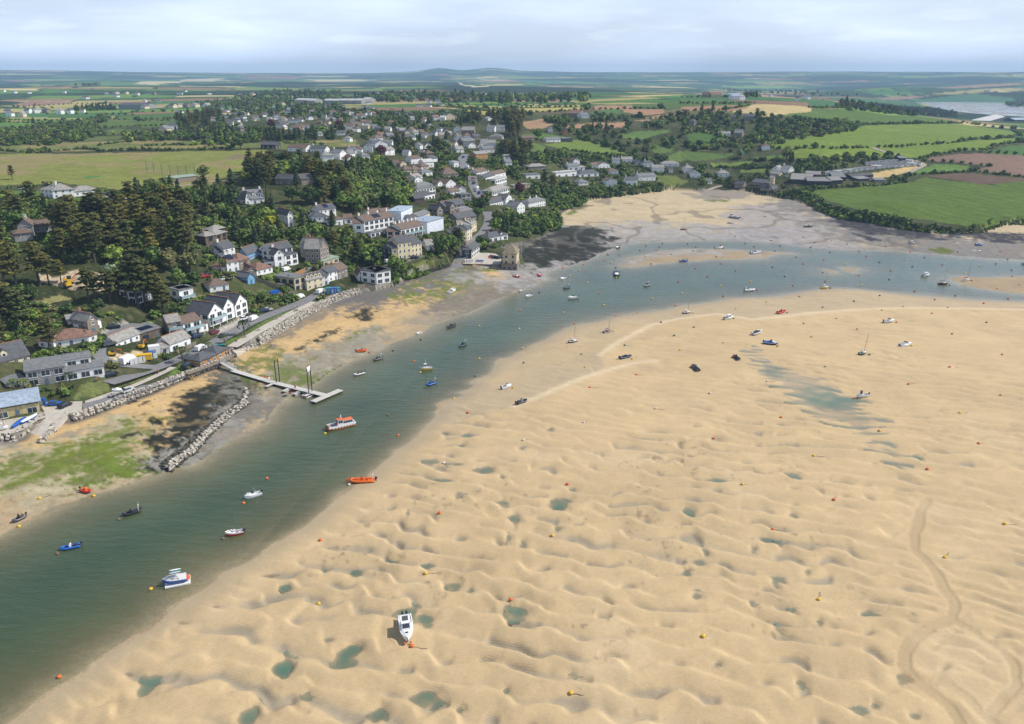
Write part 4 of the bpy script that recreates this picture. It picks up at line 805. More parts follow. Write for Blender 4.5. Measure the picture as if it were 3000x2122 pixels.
house('A5',[(1195,1583,1342,1546,12,6.0,'f',.3)],'P','m','flat-roofed timber and stone house with big square window',group=GN,wn=2,frame=0)
house('A5',[(1355,1590,1578,1522,7,5.0,'g',2.2)],'C','l','cream stone house with five roof lights beside the flat-roofed house',group=GN,dm=4)
house('A5',[(1578,1520,1640,1500,7,4.8,'g',2.0)],'W','s','narrow white slate-roofed house in the shore terrace',group=GN)
house('A5',[(1640,1482,1766,1436,7,4.8,'g',2.2)],'W','s','white cottage row with rows of small windows and slate roof','cottage',group=GN)
house('A5',[(1766,1440,1892,1402,7,4.8,'g',2.2)],'S','b','brown-roofed stone house at the end of the shore terrace',group=GN,ch=1)
house('A5',[(300,1340,458,1332,8,5.2,'h',2.6),(458,1332,610,1296,8,5.0,'h',2.6,1),(90,1292,270,1330,8,3.2,'h',2.4)],'WS','r','white house with red-brown hipped roofs, solar panels and two white chimneys',group=GN,ch=2,sp=.4,chk='W')
house('A5',[(560,1392,690,1396,8,2.8,'x',2.2,1),(690,1392,900,1346,9,2.8,'h',2.4,0)],'WS','r','brown-roofed bungalow with large solar array and round lawn','bungalow',group=GN,sp=.3,ch=1)
house('A5',[(262,1176,412,1150,9,5.4,'g',2.6),(135,1150,262,1176,6,3.8,'g',2.2)],'W','s','white house with slate roof and broad white chimney above the red roofs',group=GN,ch=1,chk='W')
house('A5',[(442,1172,560,1208,11,3.6,'x',2.8)],'B','s','bright blue gabled house with slate roof',group=GN)
house('A5',[(930,1268,1070,1264,9,6.2,'x',2.4),(1070,1266,1238,1232,8,5.2,'f',.3),(785,1246,930,1260,7,3.2,'f',.3),(840,1200,1170,1170,8,7.4,'g',2.4)],'W','s','large white house with tall glass gable, slate roof and roof terrace',group=GN,wn=2,ch=1,chk='W')
house('A5',[(1535,1232,1650,1196,12,7.6,'x',4.4),(1330,1206,1532,1232,9,7.6,'g',4.2)],'S','l','tall stone villa with steep grey roofs and a single chimney','villa','house',group=GN,ch=1,wn=3)
house('A5',[(1570,1256,1772,1216,6,3.0,'m',.4)],'P','n','garden room with pale green roof beside the stone villa','garden_room','outbuilding',wn=2)
house('A5',[(545,458,788,416,9,3.4,'g',4.6),(545,462,606,452,7,3.8,'x',3.8),(728,424,790,412,7,3.8,'x',3.8),(425,420,545,455,8,3.2,'g',3.4)],'W','m','white house with two tall gables and three small dormers below the dark wood',group=GM,dm=3,ch=2,chk='W')
house('A5',[(1108,748,1178,740,12,6.6,'x',2.4)],'W','s','narrow tall white gabled house half hidden among the hillside trees',group=GM)
house('A5',[(1520,612,1740,618,8,5.4,'g',2.2),(1420,672,1622,690,7,3.0,'h',1.8),(1380,636,1500,640,6,3.0,'h',1.6)],'W','s','white hillside house with stepped slate roofs and blue solar panels',group=GM,sp=.3,ch=1,chk='W')
house('A5',[(1628,722,1830,722,8,4.0,'h',1.8),(1850,700,1960,715,6,3.4,'g',1.8)],'WB','b','white house with brown hipped roof and blue glass porch on the slope',group=GM,wn=2)
house('A5',[(20,1002,160,996,8,5.6,'h',1.8,1),(160,975,302,922,9,5.0,'h',1.8,1),(120,850,270,815,6,5.0,'h',1.6,1)],'WN','l','stepped stone and timber house with three grey hipped roofs',group=GM,wn=2,frame=0,ch=1,chk='S')
house('A5',[(935,185,1190,182,8,3.6,'g',2.4),(1280,190,1432,186,8,4.2,'g',2.4)],'S','s','low slate-roofed house deep in the dark wood',group=GM)
house('A4',[(515,272,720,258,11,4.6,'h',3.0),(400,246,515,266,9,4.6,'h',2.4),(720,252,956,240,9,3.0,'h',2.2)],'W','l','long white golf club house with pale grey hipped roofs','golf_club_house','club house',ch=1,chk='W')
house('A4',[(1645,126,1912,94,5,3.0,'m',.7)],'S','n','long low practice shed with green roof on the golf course','practice_shed','shed',wn=0)
house('A4',[(185,640,330,632,9,5.0,'x',2.6),(150,690,320,664,7,2.8,'h',1.8),(330,600,500,590,7,3.4,'g',2.0)],'GW','b','grey gabled house with white trim among the tall pines',group=GM,ch=1,chk='W')
house('A4',[(1320,1285,1505,1215,8,5.0,'m',.6)],'W','m','white house half hidden behind the pine trunks above the lane',group=GN,wn=2)
# ---- the middle of the village, by the quay
house('C8',[(395,520,885,428,10,8.0,'g',2.6),(210,500,392,522,9,7.0,'g',2.4)],'W','b','long white terrace of three storeys with brown roof and solar panels','terrace','terrace',ch=4,sp=.25,wn=2,chk='W')
house('C8',[(500,560,930,462,6,2.8,'f',.3)],'W','m','row of low flat-roofed garages in front of the long white terrace','garage_row','garages',wn=2)
house('C8',[(1010,592,1375,502,10,5.8,'g',2.6),(770,558,1005,592,9,4.6,'g',2.2)],'W','b','white terrace with brown roof and six white chimneys above the cream terrace','terrace','terrace',ch=6,wn=2,chk='W',bal=1)
house('C8',[(1445,492,1722,428,13,7.6,'f',.3)],'L','p','big building wrapped in white scaffold sheeting with two dark holes','sheeted_building','building',wn=0)
house('C8',[(1010,316,1200,212,9,7.0,'f',.3)],'L','c','smaller building wrapped in clear scaffold sheeting up the slope','sheeted_building','building',wn=0)
house('C8',[(530,262,720,238,8,4.0,'g',2.2),(720,262,870,240,8,3.8,'g',2.0)],'W','b','pair of white houses with dark roofs behind the long terrace',ch=1,chk='W',group=GM)
house('C8',[(1095,326,1285,318,8,3.4,'h',2.2)],'W','s','dark slate-roofed house between the two sheeted buildings',group=GM)
house('C8',[(1295,300,1492,248,7,4.2,'g',1.6)],'C','m','long cream house with grey roof above the sheeted building',group=GM)
house('C8',[(960,938,1180,890,11,9.3,'g',2.6),(858,950,960,936,11,6.6,'g',2.4,0),(1180,890,1356,836,11,7.6,'g',2.6,0)],'C','s','grand cream Victorian terrace with slate roofs and tall sash windows','terrace','terrace',ch=2,chk='k',wn=3)
house('C8',[(690,860,850,935,9,5.6,'g',2.4)],'D','s','slate-hung end house joined to the cream terrace',group=GM,dm=1)
house('C8',[(1440,772,1568,766,9,3.0,'g',2.4)],'W','l','small white house with pale gambrel roof beside the cream terrace',group=GM)
house('C8',[(2115,614,2200,586,10,7.4,'h',2.2),(1900,545,2112,614,9,7.0,'h',2.2)],'C','s','square cream three-storey house at the bend of the quay road',group=GM,wn=1,ch=1)
house('C8',[(2190,470,2275,440,9,5.6,'g',2.4),(1960,420,2180,470,8,5.2,'g',2.8)],'C','l','cream house with white dormers behind the square house',group=GM,dm=2,ch=1)
house('C8',[(1950,318,2270,316,9,5.0,'g',3.0)],'S','s','long grey stone house with wide slate roof above the quay road',group=GM,ch=1)
house('C8',[(1990,188,2212,174,9,4.0,'h',2.8)],'P','m','pale house with grey hipped roof behind the long stone house',group=GM)
house('A6',[(1165,846,1252,850,9,5.4,'h',2.2),(1252,848,1330,778,7,4.6,'g',2.2,1)],'DW','s','bay-windowed slate-hung house beside the quay',group=GM,wn=2,ch=1)
house('A6',[(1540,960,1690,964,13,3.4,'f',.3,0),(1550,958,1682,962,12,9.2,'h',4.4,1)],'SP','o','stone boathouse with lichen-covered hipped roof standing on the quay end','boathouse','boathouse',zfix=1.2,wn=1,frame=0,door=0)
house('C8',[(600,1345,832,1272,10,6.0,'f',.35),(380,1262,596,1345,8,6.0,'f',.35)],'W','f','modern white house with band of windows over yellow panels',group=GM,wn=2)
house('C8',[(285,1284,390,1276,8,3.2,'x',2.4)],'W','b','white gabled cottage joined to the modern house with yellow panels','cottage',group=GM)
house('A6',[(1410,680,1600,662,8,3.4,'h',2.2),(1520,668,1560,660,6,3.6,'x',1.8)],'W','s','white house with slate roof and pointed gables by the quay bend',group=GM,wn=2)
house('A6',[(1690,424,1764,416,10,6.4,'x',3.0)],'W','m','tall white house with steep grey roof on the wooded shore',group=GM,ch=1)
house('A6',[(1800,356,1960,340,8,5.0,'h',2.2)],'W','m','white two-storey house with grey roof and terrace above the shore hedge',group=GM,ch=2,chk='W')
house('A6',[(1430,336,1570,330,8,3.4,'g',2.4),(1580,336,1640,320,8,4.6,'x',2.6)],'W','s','slate-roofed house with white A-shaped gable below the village street',group=GM)
# ---- village hill
house('C1',[(665,745,1010,742,9,5.4,'f',.3),(700,640,960,640,8,5.0,'h',2.4)],'W','m','large white house with flat grey terrace and brown hipped roof',group=GM,wn=2)
house('C1',[(660,880,830,905,9,4.0,'g',3.0),(830,830,1000,810,8,3.6,'m',1.2,1)],'NW','s','dark slate-roofed house with round conservatory below the white terrace',group=GM,wn=2)
house('C1',[(1040,1116,1140,1118,8,5.0,'x',2.6),(1180,1075,1500,1070,10,4.6,'g',3.0),(1260,1100,1340,1104,6,5.0,'x',2.4)],'S','s','sprawling stone house with many dark slate roofs',group=GM,wn=2)
house('C1',[(1190,634,1352,640,11,4.2,'x',3.0)],'W','b','white house with steep brown gable and arched doorway',group=GM)
house('C1',[(1385,712,1522,722,9,3.4,'x',2.2)],'W','b','small white gabled house with single dark window beside the street',group=GM,wn=0)
house('C1',[(1260,742,1420,742,7,2.6,'g',2.0)],'W','b','brown-roofed bungalow in front of the steep brown gable','bungalow',group=GM)
house('C1',[(1445,850,1612,858,8,5.2,'f',.3)],'G','m','grey flat-roofed house with dark roof panels by the street',group=GM,wn=2)
house('C1',[(670,548,790,530,8,4.2,'g',2.0),(560,500,665,548,7,2.8,'g',2.0)],'W','l','white cottage with pale roof above the wood edge','cottage',group=GM,ch=1,chk='W')
house('C1',[(1135,446,1390,450,11,2.8,'h',4.6)],'P','b','house with large steep brown hipped roof and red chimneys',group=GM,ch=2,chk='k')
house('C1',[(1970,772,2250,750,10,5.8,'h',2.6)],'W','l','white house with broad pale hipped roof right of the street',group=GM,wn=2)
house('C1',[(2020,575,2205,580,9,6.4,'f',.3)],'W','w','modern white box house on dark stilts right of the street',group=GM,wn=2)
MIDH=[('C1',1850,495,2010,490,8,3.2,'g',2.2,'W','s','low slate-roofed house behind the box house on stilts'),('C1',1700,415,1880,412,8,3.2,'g',2.2,'W','b','low brown-roofed house at the top of the parked street'),('C1',1960,445,2190,440,8,3.4,'g',2.0,'W','b','white house with long brown roof above the box house'),('C1',1690,150,1890,152,9,5.0,'g',2.0,'T','l','pale-roofed house with timber walls beside the upper street'),('C1',1320,290,1402,290,7,4.6,'f',.3,'W','w','small white flat-roofed house with tall chimney left of the upper street'),('C1',475,365,630,380,9,2.8,'h',2.8,'P','b','brown hipped bungalow, leftmost of the brown-roofed group'),('C1',640,385,775,378,9,2.8,'h',3.0,'P','b','brown hipped bungalow in the middle of the brown-roofed group'),('C1',770,320,900,318,8,2.8,'h',2.4,'P','b','brown bungalow at the right end of the brown-roofed group'),('C1',300,262,420,280,8,2.8,'g',2.2,'W','b','white house with plain brown gabled roof above the wood'),('C1',420,290,525,285,8,3.0,'x',2.2,'P','b','brown house with pale end wall above the wood'),('C1',602,236,768,238,8,5.0,'g',1.8,'W','b','white two-storey house with brown roof above the bungalows'),('C1',818,290,985,288,8,4.4,'g',2.0,'W','w','white-roofed house with slate dormer behind the bungalows'),('C1',780,430,960,432,8,3.4,'h',2.0,'W','m','white house with grey hipped roof below the brown bungalows'),('C1',1050,612,1128,606,6,2.6,'x',2.0,'W','b','tiny white gabled cottage left of the steep brown gable'),('C1',170,90,325,84,8,4.6,'g',2.2,'W','l','bright white house beside the purple tree'),('C1',2190,260,2296,265,8,3.4,'g',2.6,'W','m','grey gabled house with white front among pines'),('C2',455,268,690,268,9,3.6,'h',2.2,'S','l','long stone house with pale roof behind a clipped hedge'),('C2',818,352,1100,346,9,4.4,'f',.4,'W','w','wide modern white house with glass front and flat roofs'),('C2',420,375,605,386,8,4.2,'f',.4,'W','m','modern white house with dark glass beside tall pines'),('C2',1135,362,1395,352,9,3.6,'h',2.6,'W','s','white house with long slate hipped roof and glass gable'),('C2',1130,478,1256,470,10,2.9,'h',2.4,'W','m','bungalow with smooth grey hipped roof above the shore hedge'),('C2',1505,490,1640,492,12,5.4,'x',2.0,'W','b','white house with brown roof and broad gable facing the cove'),('C2',1770,470,1915,476,8,5.0,'g',2.4,'W','s','dark-roofed white house with glass balcony facing the cove'),('C2',1930,412,2158,410,8,4.6,'g',2.2,'W','m','long white grey-roofed house beside the olive meadow'),('C2',1390,245,1540,240,8,3.6,'x',2.4,'W','b','white house with brown roof and wide gable on the upper row'),('C2',1305,242,1390,242,7,3.0,'g',2.2,'W','b','low brown-roofed wing beside the wide gable on the upper row'),('C2',1515,318,1660,332,8,3.6,'h',2.0,'W','b','white house with red-brown chimney roof in the terraced gardens'),('C2',1575,188,1680,202,8,4.8,'g',2.0,'W','m','white two-storey house with grey roof at the top of the gardens'),('C2',1705,158,1850,172,8,3.4,'g',2.2,'W','l','white house with pale gables at the edge of the fields'),('C2',1885,202,1975,204,8,3.4,'x',2.2,'G','s','grey gabled house among gardens near the fields'),('C2',1995,226,2130,222,8,3.8,'h',2.0,'W','s','white slate-roofed house left of the orange bush'),('C2',985,262,1130,272,8,4.0,'g',2.2,'W','m','white grey-roofed house behind the wide modern house'),('C2',1130,262,1212,270,7,3.0,'f',.3,'W','w','flat-roofed white annexe behind the wide modern house'),('C2',1055,184,1140,194,8,4.0,'x',2.2,'W','b','white gabled house high among the trees'),('C2',250,505,480,508,10,3.0,'f',.3,'P','l','long pale flat-roofed building behind the purple beech'),('C2',2110,290,2275,300,9,4.4,'g',2.4,'W','l','white house with pale roof and three dark dormers'),('C5',170,306,410,315,9,3.0,'h',2.2,'W','l','long bungalow with pale hipped roof behind the dormered house'),('C5',482,402,602,404,8,5.2,'h',2.2,'W','l','white two-storey house with pale hipped roof above the cove'),('C5',565,462,700,474,9,4.4,'x',2.8,'W','l','white house with dark glazed gable near the head of the cove'),('C5',935,452,1085,452,9,3.6,'h',2.6,'W','l','house with broad pale hipped roof beyond the cove lane'),('C5',1650,412,1760,412,9,4.6,'x',3.0,'W','l','white gabled farmhouse at the edge of the green field'),('C5',1770,404,1885,406,9,4.2,'g',3.0,'W','l','white house with long pale roof beside the gabled farmhouse'),('C5',1630,450,1755,448,8,3.0,'g',2.0,'P','l','low outbuilding with pale roof in front of the farmhouse'),('C5',1390,566,1572,564,8,3.4,'g',2.6,'S','m','long stone house with grey roof behind the churchyard'),('C5',1150,604,1270,602,8,4.0,'g',2.6,'S','s','slate house beside the water at the head of the cove'),('C5',270,392,325,396,7,3.0,'g',2.0,'W','s','small blue-grey garage among hedges above the meadow'),('C5',795,548,850,548,7,2.8,'g',2.2,'W','s','small dark-roofed house under the cove trees'),('C4',755,715,950,715,10,3.2,'g',2.2,'D','s','dark slate-roofed buildings beside the golf fairway'),('C4',1115,752,1360,760,10,3.0,'g',2.6,'W','b','white bungalow with brown roof at the end of the fairway'),('C4',1420,760,1620,775,9,3.2,'g',2.2,'W','s','slate-roofed house at the village end of the fairway'),('C4',1590,890,1740,900,10,5.4,'h',2.2,'W','l','tall white house at the left end of the upper village'),('C4',1690,850,1820,868,9,5.0,'g',2.4,'W','m','grey-roofed white house beyond the tall white house'),('C4',1860,840,1950,852,9,3.8,'x',2.6,'W','m','white gabled house in the upper village near the fairway'),('C4',2135,760,2260,770,9,5.0,'x',2.2,'W','s','white house with slate gable in the upper village'),('C4',1920,790,2030,795,8,3.6,'g',2.2,'W','m','low white house with grey roof above the fairway end'),('C3',455,520,625,522,9,4.2,'x',2.8,'W','m','white house with sweeping grey gable above the purple tree'),('C3',585,618,670,624,8,4.6,'g',2.2,'W','l','white house with white chimney next to the purple tree'),('C3',90,608,195,612,8,3.4,'g',2.2,'W','m','white cottage row on the upper village lane'),('C3',200,598,275,602,8,3.6,'h',2.2,'W','b','white cottage with brown hipped roof on the upper village lane'),('C3',1620,330,1790,338,10,4.0,'g',3.4,'S','l','chapel-like hall with broad pale roof and brick end wall'),('C3',1510,318,1610,322,9,4.0,'x',3.0,'W','m','pale gabled house left of the broad-roofed hall'),('C3',1640,478,1800,478,10,3.6,'g',2.6,'S','m','long grey-roofed stone house below the hall'),('C3',1550,440,1636,440,8,5.0,'h',1.8,'W','m','square white house left of the long stone house'),('C3',1955,308,2060,312,10,4.4,'g',2.6,'W','m','white house with arched window, left of the matching pair'),('C3',2085,304,2195,308,10,4.4,'g',2.6,'W','m','white house with arched window, right of the matching pair'),('C3',1990,410,2160,424,10,3.8,'h',3.0,'P','m','house with stacked grey roofs beside the top lane'),('C3',1960,500,2075,512,9,4.0,'g',2.6,'W','l','white gabled house at the foot of the top lane'),('C3',1915,582,2060,586,9,3.8,'g',2.4,'W','m','white house with plain grey roof below the top lane')]
for t,x1,y1,x2,y2,dp,ea,rt,ri,w,r,lab in MIDH:
 house(t,[(x1,y1,x2,y2,dp,ea,rt,ri)],w,r,lab,'bungalow' if 'bungalow' in lab else 'cottage' if 'cottage' in lab else 'house',group=GM,ch=1 if rt in 'gh' and ea>3 else 0,wn=2 if('modern' in lab or 'glass' in lab)else 1,far=True,door=0,chk='W' if w=='W' else 'k')
 # ---- church, farm and caravans by the cove
house('C5',[(1500,645,1625,642,8,3.6,'g',3.4),(1600,648,1668,644,7,3.2,'x',3.0)],'S','s','small stone church with slate roof in its graveyard','church','church',wn=3,far=True,door=0)
house('C5',[(1618,612,1672,608,5,9.5,'g',1.6)],'P','l','pale square church tower behind the stone church','church_tower','tower',wn=0,door=0)
FARM=[('C5',1905,545,2190,550,22,4.0,'g',4.0,'D','l','wide farm barn with pale ridged roof behind the churchyard'),('C6',70,575,430,572,14,3.6,'g',2.6,'D','d','long low farm shed with grey roof in front of the caravans'),('C6',432,570,600,552,14,3.6,'g',2.4,'D','d','second long farm shed joined to the grey one'),('C6',455,505,650,512,14,3.2,'m',2.6,'D','m','farm shed with sloping blue-grey roof beside the stubble field'),('C6',735,490,1058,482,10,3.6,'g',1.6,'D','f','long dark green barn at the edge of the stubble field'),('C6',845,526,1010,520,8,2.8,'m',1.0,'D','d','open-fronted shed in front of the dark green barn'),('C6',1085,532,1240,530,10,2.0,'m',.8,'G','d','low grey yard shed at the right end of the farm'),('C6',45,480,265,492,12,4.2,'m',1.6,'N','d','brown open barn with sloping roof behind the wide barn'),('C6',1440,225,1545,228,12,3.6,'g',1.4,'D','m','dark blue barn behind the caravans'),('A3',1855,470,2165,462,40,7,'g',5,'D','w','large white-roofed farm barn on the far right skyline of the fields'),('A3',2235,474,2330,474,30,4,'g',4,'D','p','blue-roofed barn at the right edge beside the white-roofed barn'),('A3',190,313,262,314,14,5,'g',4,'Y','r','yellow hilltop farmhouse with brown roof'),('A3',330,326,385,328,14,6,'g',4,'W','p','white hilltop farm building with blue roof'),('A3',385,328,420,328,12,5,'g',3,'W','l','small white hilltop building at the farm end'),('A3',405,468,480,466,9,5,'g',3,'S','s','stone house in the wooded valley below the stubble hill'),('A3',325,470,360,470,9,5,'h',3,'S','s','small slate-roofed house left of the valley stone house'),('A3',240,572,320,574,10,3,'g',2,'W','l','low white building among trees in the valley'),('A3',40,500,76,503,9,5,'h',3,'S','s','stone house with hipped roof at the left of the valley'),('A2',1380,612,1475,612,9,3,'g',2,'W','m','low stable with grey roof in the paddock'),('A2',1480,612,1555,612,14,4,'f',.3,'D','m','dark flat barn in the paddock'),('A2',1220,600,1300,602,9,3,'g',2,'S','b','brown-roofed stable at the paddock edge'),('A2',1490,565,1525,566,10,4,'x',3,'T','r','orange-gabled house beside the paddock'),('A2',1390,548,1420,550,10,4,'x',3,'W','m','white gabled house near the lone dark tree'),('A2',1520,445,1600,446,20,5,'g',4,'S','r','red-roofed farm among the brown fields'),('A2',1620,452,1665,452,16,4,'g',3,'W','m','white farm shed among the brown fields')]
for t,x1,y1,x2,y2,dp,ea,rt,ri,w,r,lab in FARM:
 house(t,[(x1,y1,x2,y2,dp,ea,rt,ri)],w,r,lab,'barn' if any(k in lab for k in('barn','shed','stable','farm'))else 'house','barn' if any(k in lab for k in('barn','shed','stable','farm'))else 'house',wn=0 if w in 'DN' else 1,far=True,door=0,group='farm buildings')
CARV=[(340,430,402,432),(375,408,495,420),(460,398,582,412),(540,388,665,400),(625,376,752,388),(712,364,836,374),(790,352,905,362),(875,345,1000,353),(958,338,1074,344),(1035,324,1178,332),(1145,315,1240,322),(1215,310,1320,318),(1310,303,1410,311),(1392,302,1502,310),(1482,294,1596,302),(1582,284,1702,292),(1685,272,1772,284),(950,274,1060,282),(1042,262,1152,269),(1132,252,1240,260),(1232,242,1332,250),(1318,236,1424,245),(1192,282,1285,286),(1292,274,1382,282),(1392,264,1480,272),(1545,238,1645,248),(1482,254,1572,262),(1075,290,1190,296)]
CCOL=['white','pale green-roofed','grey-roofed','red-roofed']
hro=house('C6',[(375,408,495,420,3.6,2.6,'g',.6)],'W','m','x','static_caravan','caravan',group='static caravans beside the stubble field',wn=1,door=0,far=True)
C0=(P(*Q('C6',375,408)),P(*Q('C6',495,420)))
for i,(x1,y1,x2,y2)in enumerate(CARV):
 a,b=P(*Q('C6',x1,y1)),P(*Q('C6',x2,y2));mid=(a+b)/2;d=b-a
 da=math.atan2(d.y,d.x)-math.atan2(C0[1].y-C0[0].y,C0[1].x-C0[0].x)
 fr_='front row' if i<17 else 'back rows'
 roofk='r' if i==8 else 'n' if i==4 else 'w' if i in(0,2,9,15,25)else 'm'
 lab='only red-roofed static caravan, in the front row beside the stubble field' if i==8 else 'only green-roofed static caravan, in the front row beside the stubble field' if i==4 else('white-roofed' if roofk=='w' else 'grey-roofed')+' static caravan in the '+fr_+' of the caravan field'
 o=hro if i==1 else copy_tree(hro)
 o.location=(mid.x,mid.y,min(a.z,b.z));o.rotation_euler=(0,0,da if i!=1 else 0);o['label']=lab
 k=min(1.25,max(.5,d.length/(C0[1]-C0[0]).length));o.scale=(k,k,1)if i!=1 else(1,1,1)
 if roofk!='m':
  for ch in o.children:
   if ch.name.startswith('roof'):
    ch.data=ch.data.copy();ch.data.materials[0]=rm_(roofk);ch.data.materials[1]=rm_(roofk)
 FOOT.append((mid.x,mid.y,6))
INL_at=lambda p:p.z>5 and all(((p.x-q.x)**2+(p.y-q.y)**2)>64 for c_,w_,s_ in RC.values()for q in c_)
# ---- far village: small houses, shown only by wall and roof
FARH={'C3':[(40,305),(110,312),(330,690),(60,660),(140,722),(700,440),(560,438),(670,400),(540,392),(350,270),(450,270),(510,310),(345,82),(80,82),(180,130),(240,120),(300,122),(450,80),(680,48),(830,330),(900,355),(1040,340),(960,420),(860,420),(1140,388),(1080,540),(1170,535),(1060,620),(1200,655),(1210,272),(1310,305),(1420,340),(1700,410),(1830,412),(1520,570),(1600,585),(1440,500),(1550,492),(1760,525),(1290,132),(1360,150),(960,142),(1540,122),(1430,122),(2230,680),(1010,360),(620,300),(730,300),(1580,375),(1480,355),(240,310),(20,350)],'C4':[(250,212),(320,222),(390,230),(650,215),(730,210),(480,270),(590,265),(820,262),(460,348),(540,350),(650,345),(340,405),(420,430),(490,448),(510,486),(860,342),(960,325),(1040,330),(1080,322),(1150,335),(1010,362),(1110,372),(1290,335),(1320,352),(1540,385),(1640,388),(1660,345),(1750,345),(1830,345),(1190,468),(1230,470),(1290,462),(1370,478),(1050,458),(1600,460),(1830,535),(1920,515),(1560,545),(920,160),(1130,198),(1900,272),(1990,262),(2180,268),(2250,265),(640,115),(1060,120),(340,165),(240,165),(700,335),(1430,330),(1480,320),(1600,300),(1700,300),(980,300),(2080,300),(2160,460),(2200,440),(120,340)],'A1':[(1300,380),(1150,385),(1185,380),(1245,380),(1380,380),(820,388),(960,390),(550,415),(460,422),(395,425),(300,418),(230,418),(180,420),(60,440),(140,445),(1095,555),(1170,530),(630,266),(920,298),(1030,295),(770,290),(840,290),(715,290),(430,285),(1690,300),(1610,308),(2130,255),(970,345),(90,285),(20,275),(1555,202)],'A2':[(640,465),(690,462),(210,620),(650,355),(590,352),(710,308),(950,300)],'A3':[(770,335),(850,325),(600,308),(650,305),(150,312),(370,580),(560,668)]}
MASSH=[]
for t,n_,bx0,by0,bx1,by1 in(('C3',22,20,130,2000,740),('C4',45,200,150,2280,480),('A1',14,0,270,2290,420),('A2',22,0,290,700,470),('A3',12,0,230,2100,300)):
 k_=0
 while k_<n_:
  c=(rnd.uniform(bx0,bx1),rnd.uniform(by0,by1));k_+=1
  p=P(*Q(t,*c))
  if not INL_at(p)or any((f[0]-p.x)**2+(f[1]-p.y)**2<(f[2]+6)**2 for f in FOOT)or any(((c[0]-d[0])/44)**2+((c[1]-d[1])/15)**2<1 for d in FARH[t]):continue
  if t=='C3':FARH[t].append(c)
  else:MASSH.append(p)
WH=['white','white','white','cream','stone'];RH={'s':'dark slate','m':'grey','l':'pale','b':'brown','r':'red-brown','w':'white'}
PRO={}
for t,lst in FARH.items():
 for i,(x,y)in enumerate(lst):
  wi=rnd.choice(WH);r=rnd.choice('ssmmllbbrw');rt=rnd.choice('gghx');nm={'C3':'upper village trees','C4':'far village','A1':'fields beyond the golf course','A2':'fields beyond the village','A3':'hilltop fields on the right'}[t]
  p=P(*Q(t,x,y));dist=p.length;k=(1.0 if t in('C3','C4')else 1.5);key=(wi,r,rt,t in('C3','C4'))
  lab='%s house with %s %s roof among the %s'%(wi,RH[r],{'g':'gabled','x':'gabled','h':'hipped'}[rt],nm)
  if key not in PRO:
   w2=5.2/dist*FPX*(k)*ZT[t][2]*.5*2/1
   o=house(t,[(x-w2/2*1.3,y,x+w2/2*1.3,y,8*k,3.2*k+(rt=='h')*.8,rt,2.4*k)],{'white':'W','cream':'C','stone':'S'}[wi],r,lab,group='far houses of the village',far=True,door=0,wn=1)
   PRO[key]=o;SHOW.pop()
  else:
   o=copy_tree(PRO[key],p,rnd.uniform(-.7,.7),rnd.uniform(.62,.95)*(1 if t in('C3','C4')else 1.15),lab)
   FOOT.append((p.x,p.y,4.5));q0=pxof(p.x,p.y,p.z);hw=4.5*k/q0[2]*FPX
   if i%4:SHOW.append((q0[0]-hw,q0[1]-hw*.9,q0[0]+hw,q0[1]-hw*.2,q0[2]))
mh=MB()
for p in MASSH:
 k=.85 if p.length<2200 else 1.3;T=Matrix.Translation(p)@Matrix.Rotation(rnd.uniform(-.8,.8),4,'Z');w,d_,e,r_=5.5*k*rnd.uniform(.8,1.2),4*k,3.2*k,2.3*k
 mh.box(-w,w,-d_,d_,-2,e,0,T);mh.add([(-w-.4,-d_-.4,e-.1),(w+.4,-d_-.4,e-.1),(w+.4,d_+.4,e-.1),(-w-.4,d_+.4,e-.1),(-w-.2,0,e+r_),(w+.2,0,e+r_)],[(0,1,5,4),(2,3,4,5),(1,2,5),(3,0,4)],rnd.choice((1,1,2,3)),T)
 FOOT.append((p.x,p.y,7))
mh.build('distant_houses',[wm_('W'),rm_('s'),rm_('m'),rm_('b')])['kind']='stuff'
for i,(t,x1,x2,y)in enumerate([('C4',1590,1790,118),('C4',1800,1880,118),('C4',1890,2000,118),('C4',2010,2110,118),('C4',2115,2200,100),('C4',1210,1370,108),('C4',1380,1480,118),('A1',800,990,388)]):
 house(t,[(x1,y,x2,y,25,7,'g',3)],'G','w' if i<7 else 's',['long grey works building with white roof in the far village','pale works building next to the longest one','white works building with narrow roof in the far works','wide works building at the right of the far works','white works shed at the far right end of the works','long low white shed left of the far works','grey-walled shed just left of the far works','long dark-roofed store beyond the left-hand fields'][i],'works_building','works building',far=True,wn=0,door=0,group='works buildings in the far village')
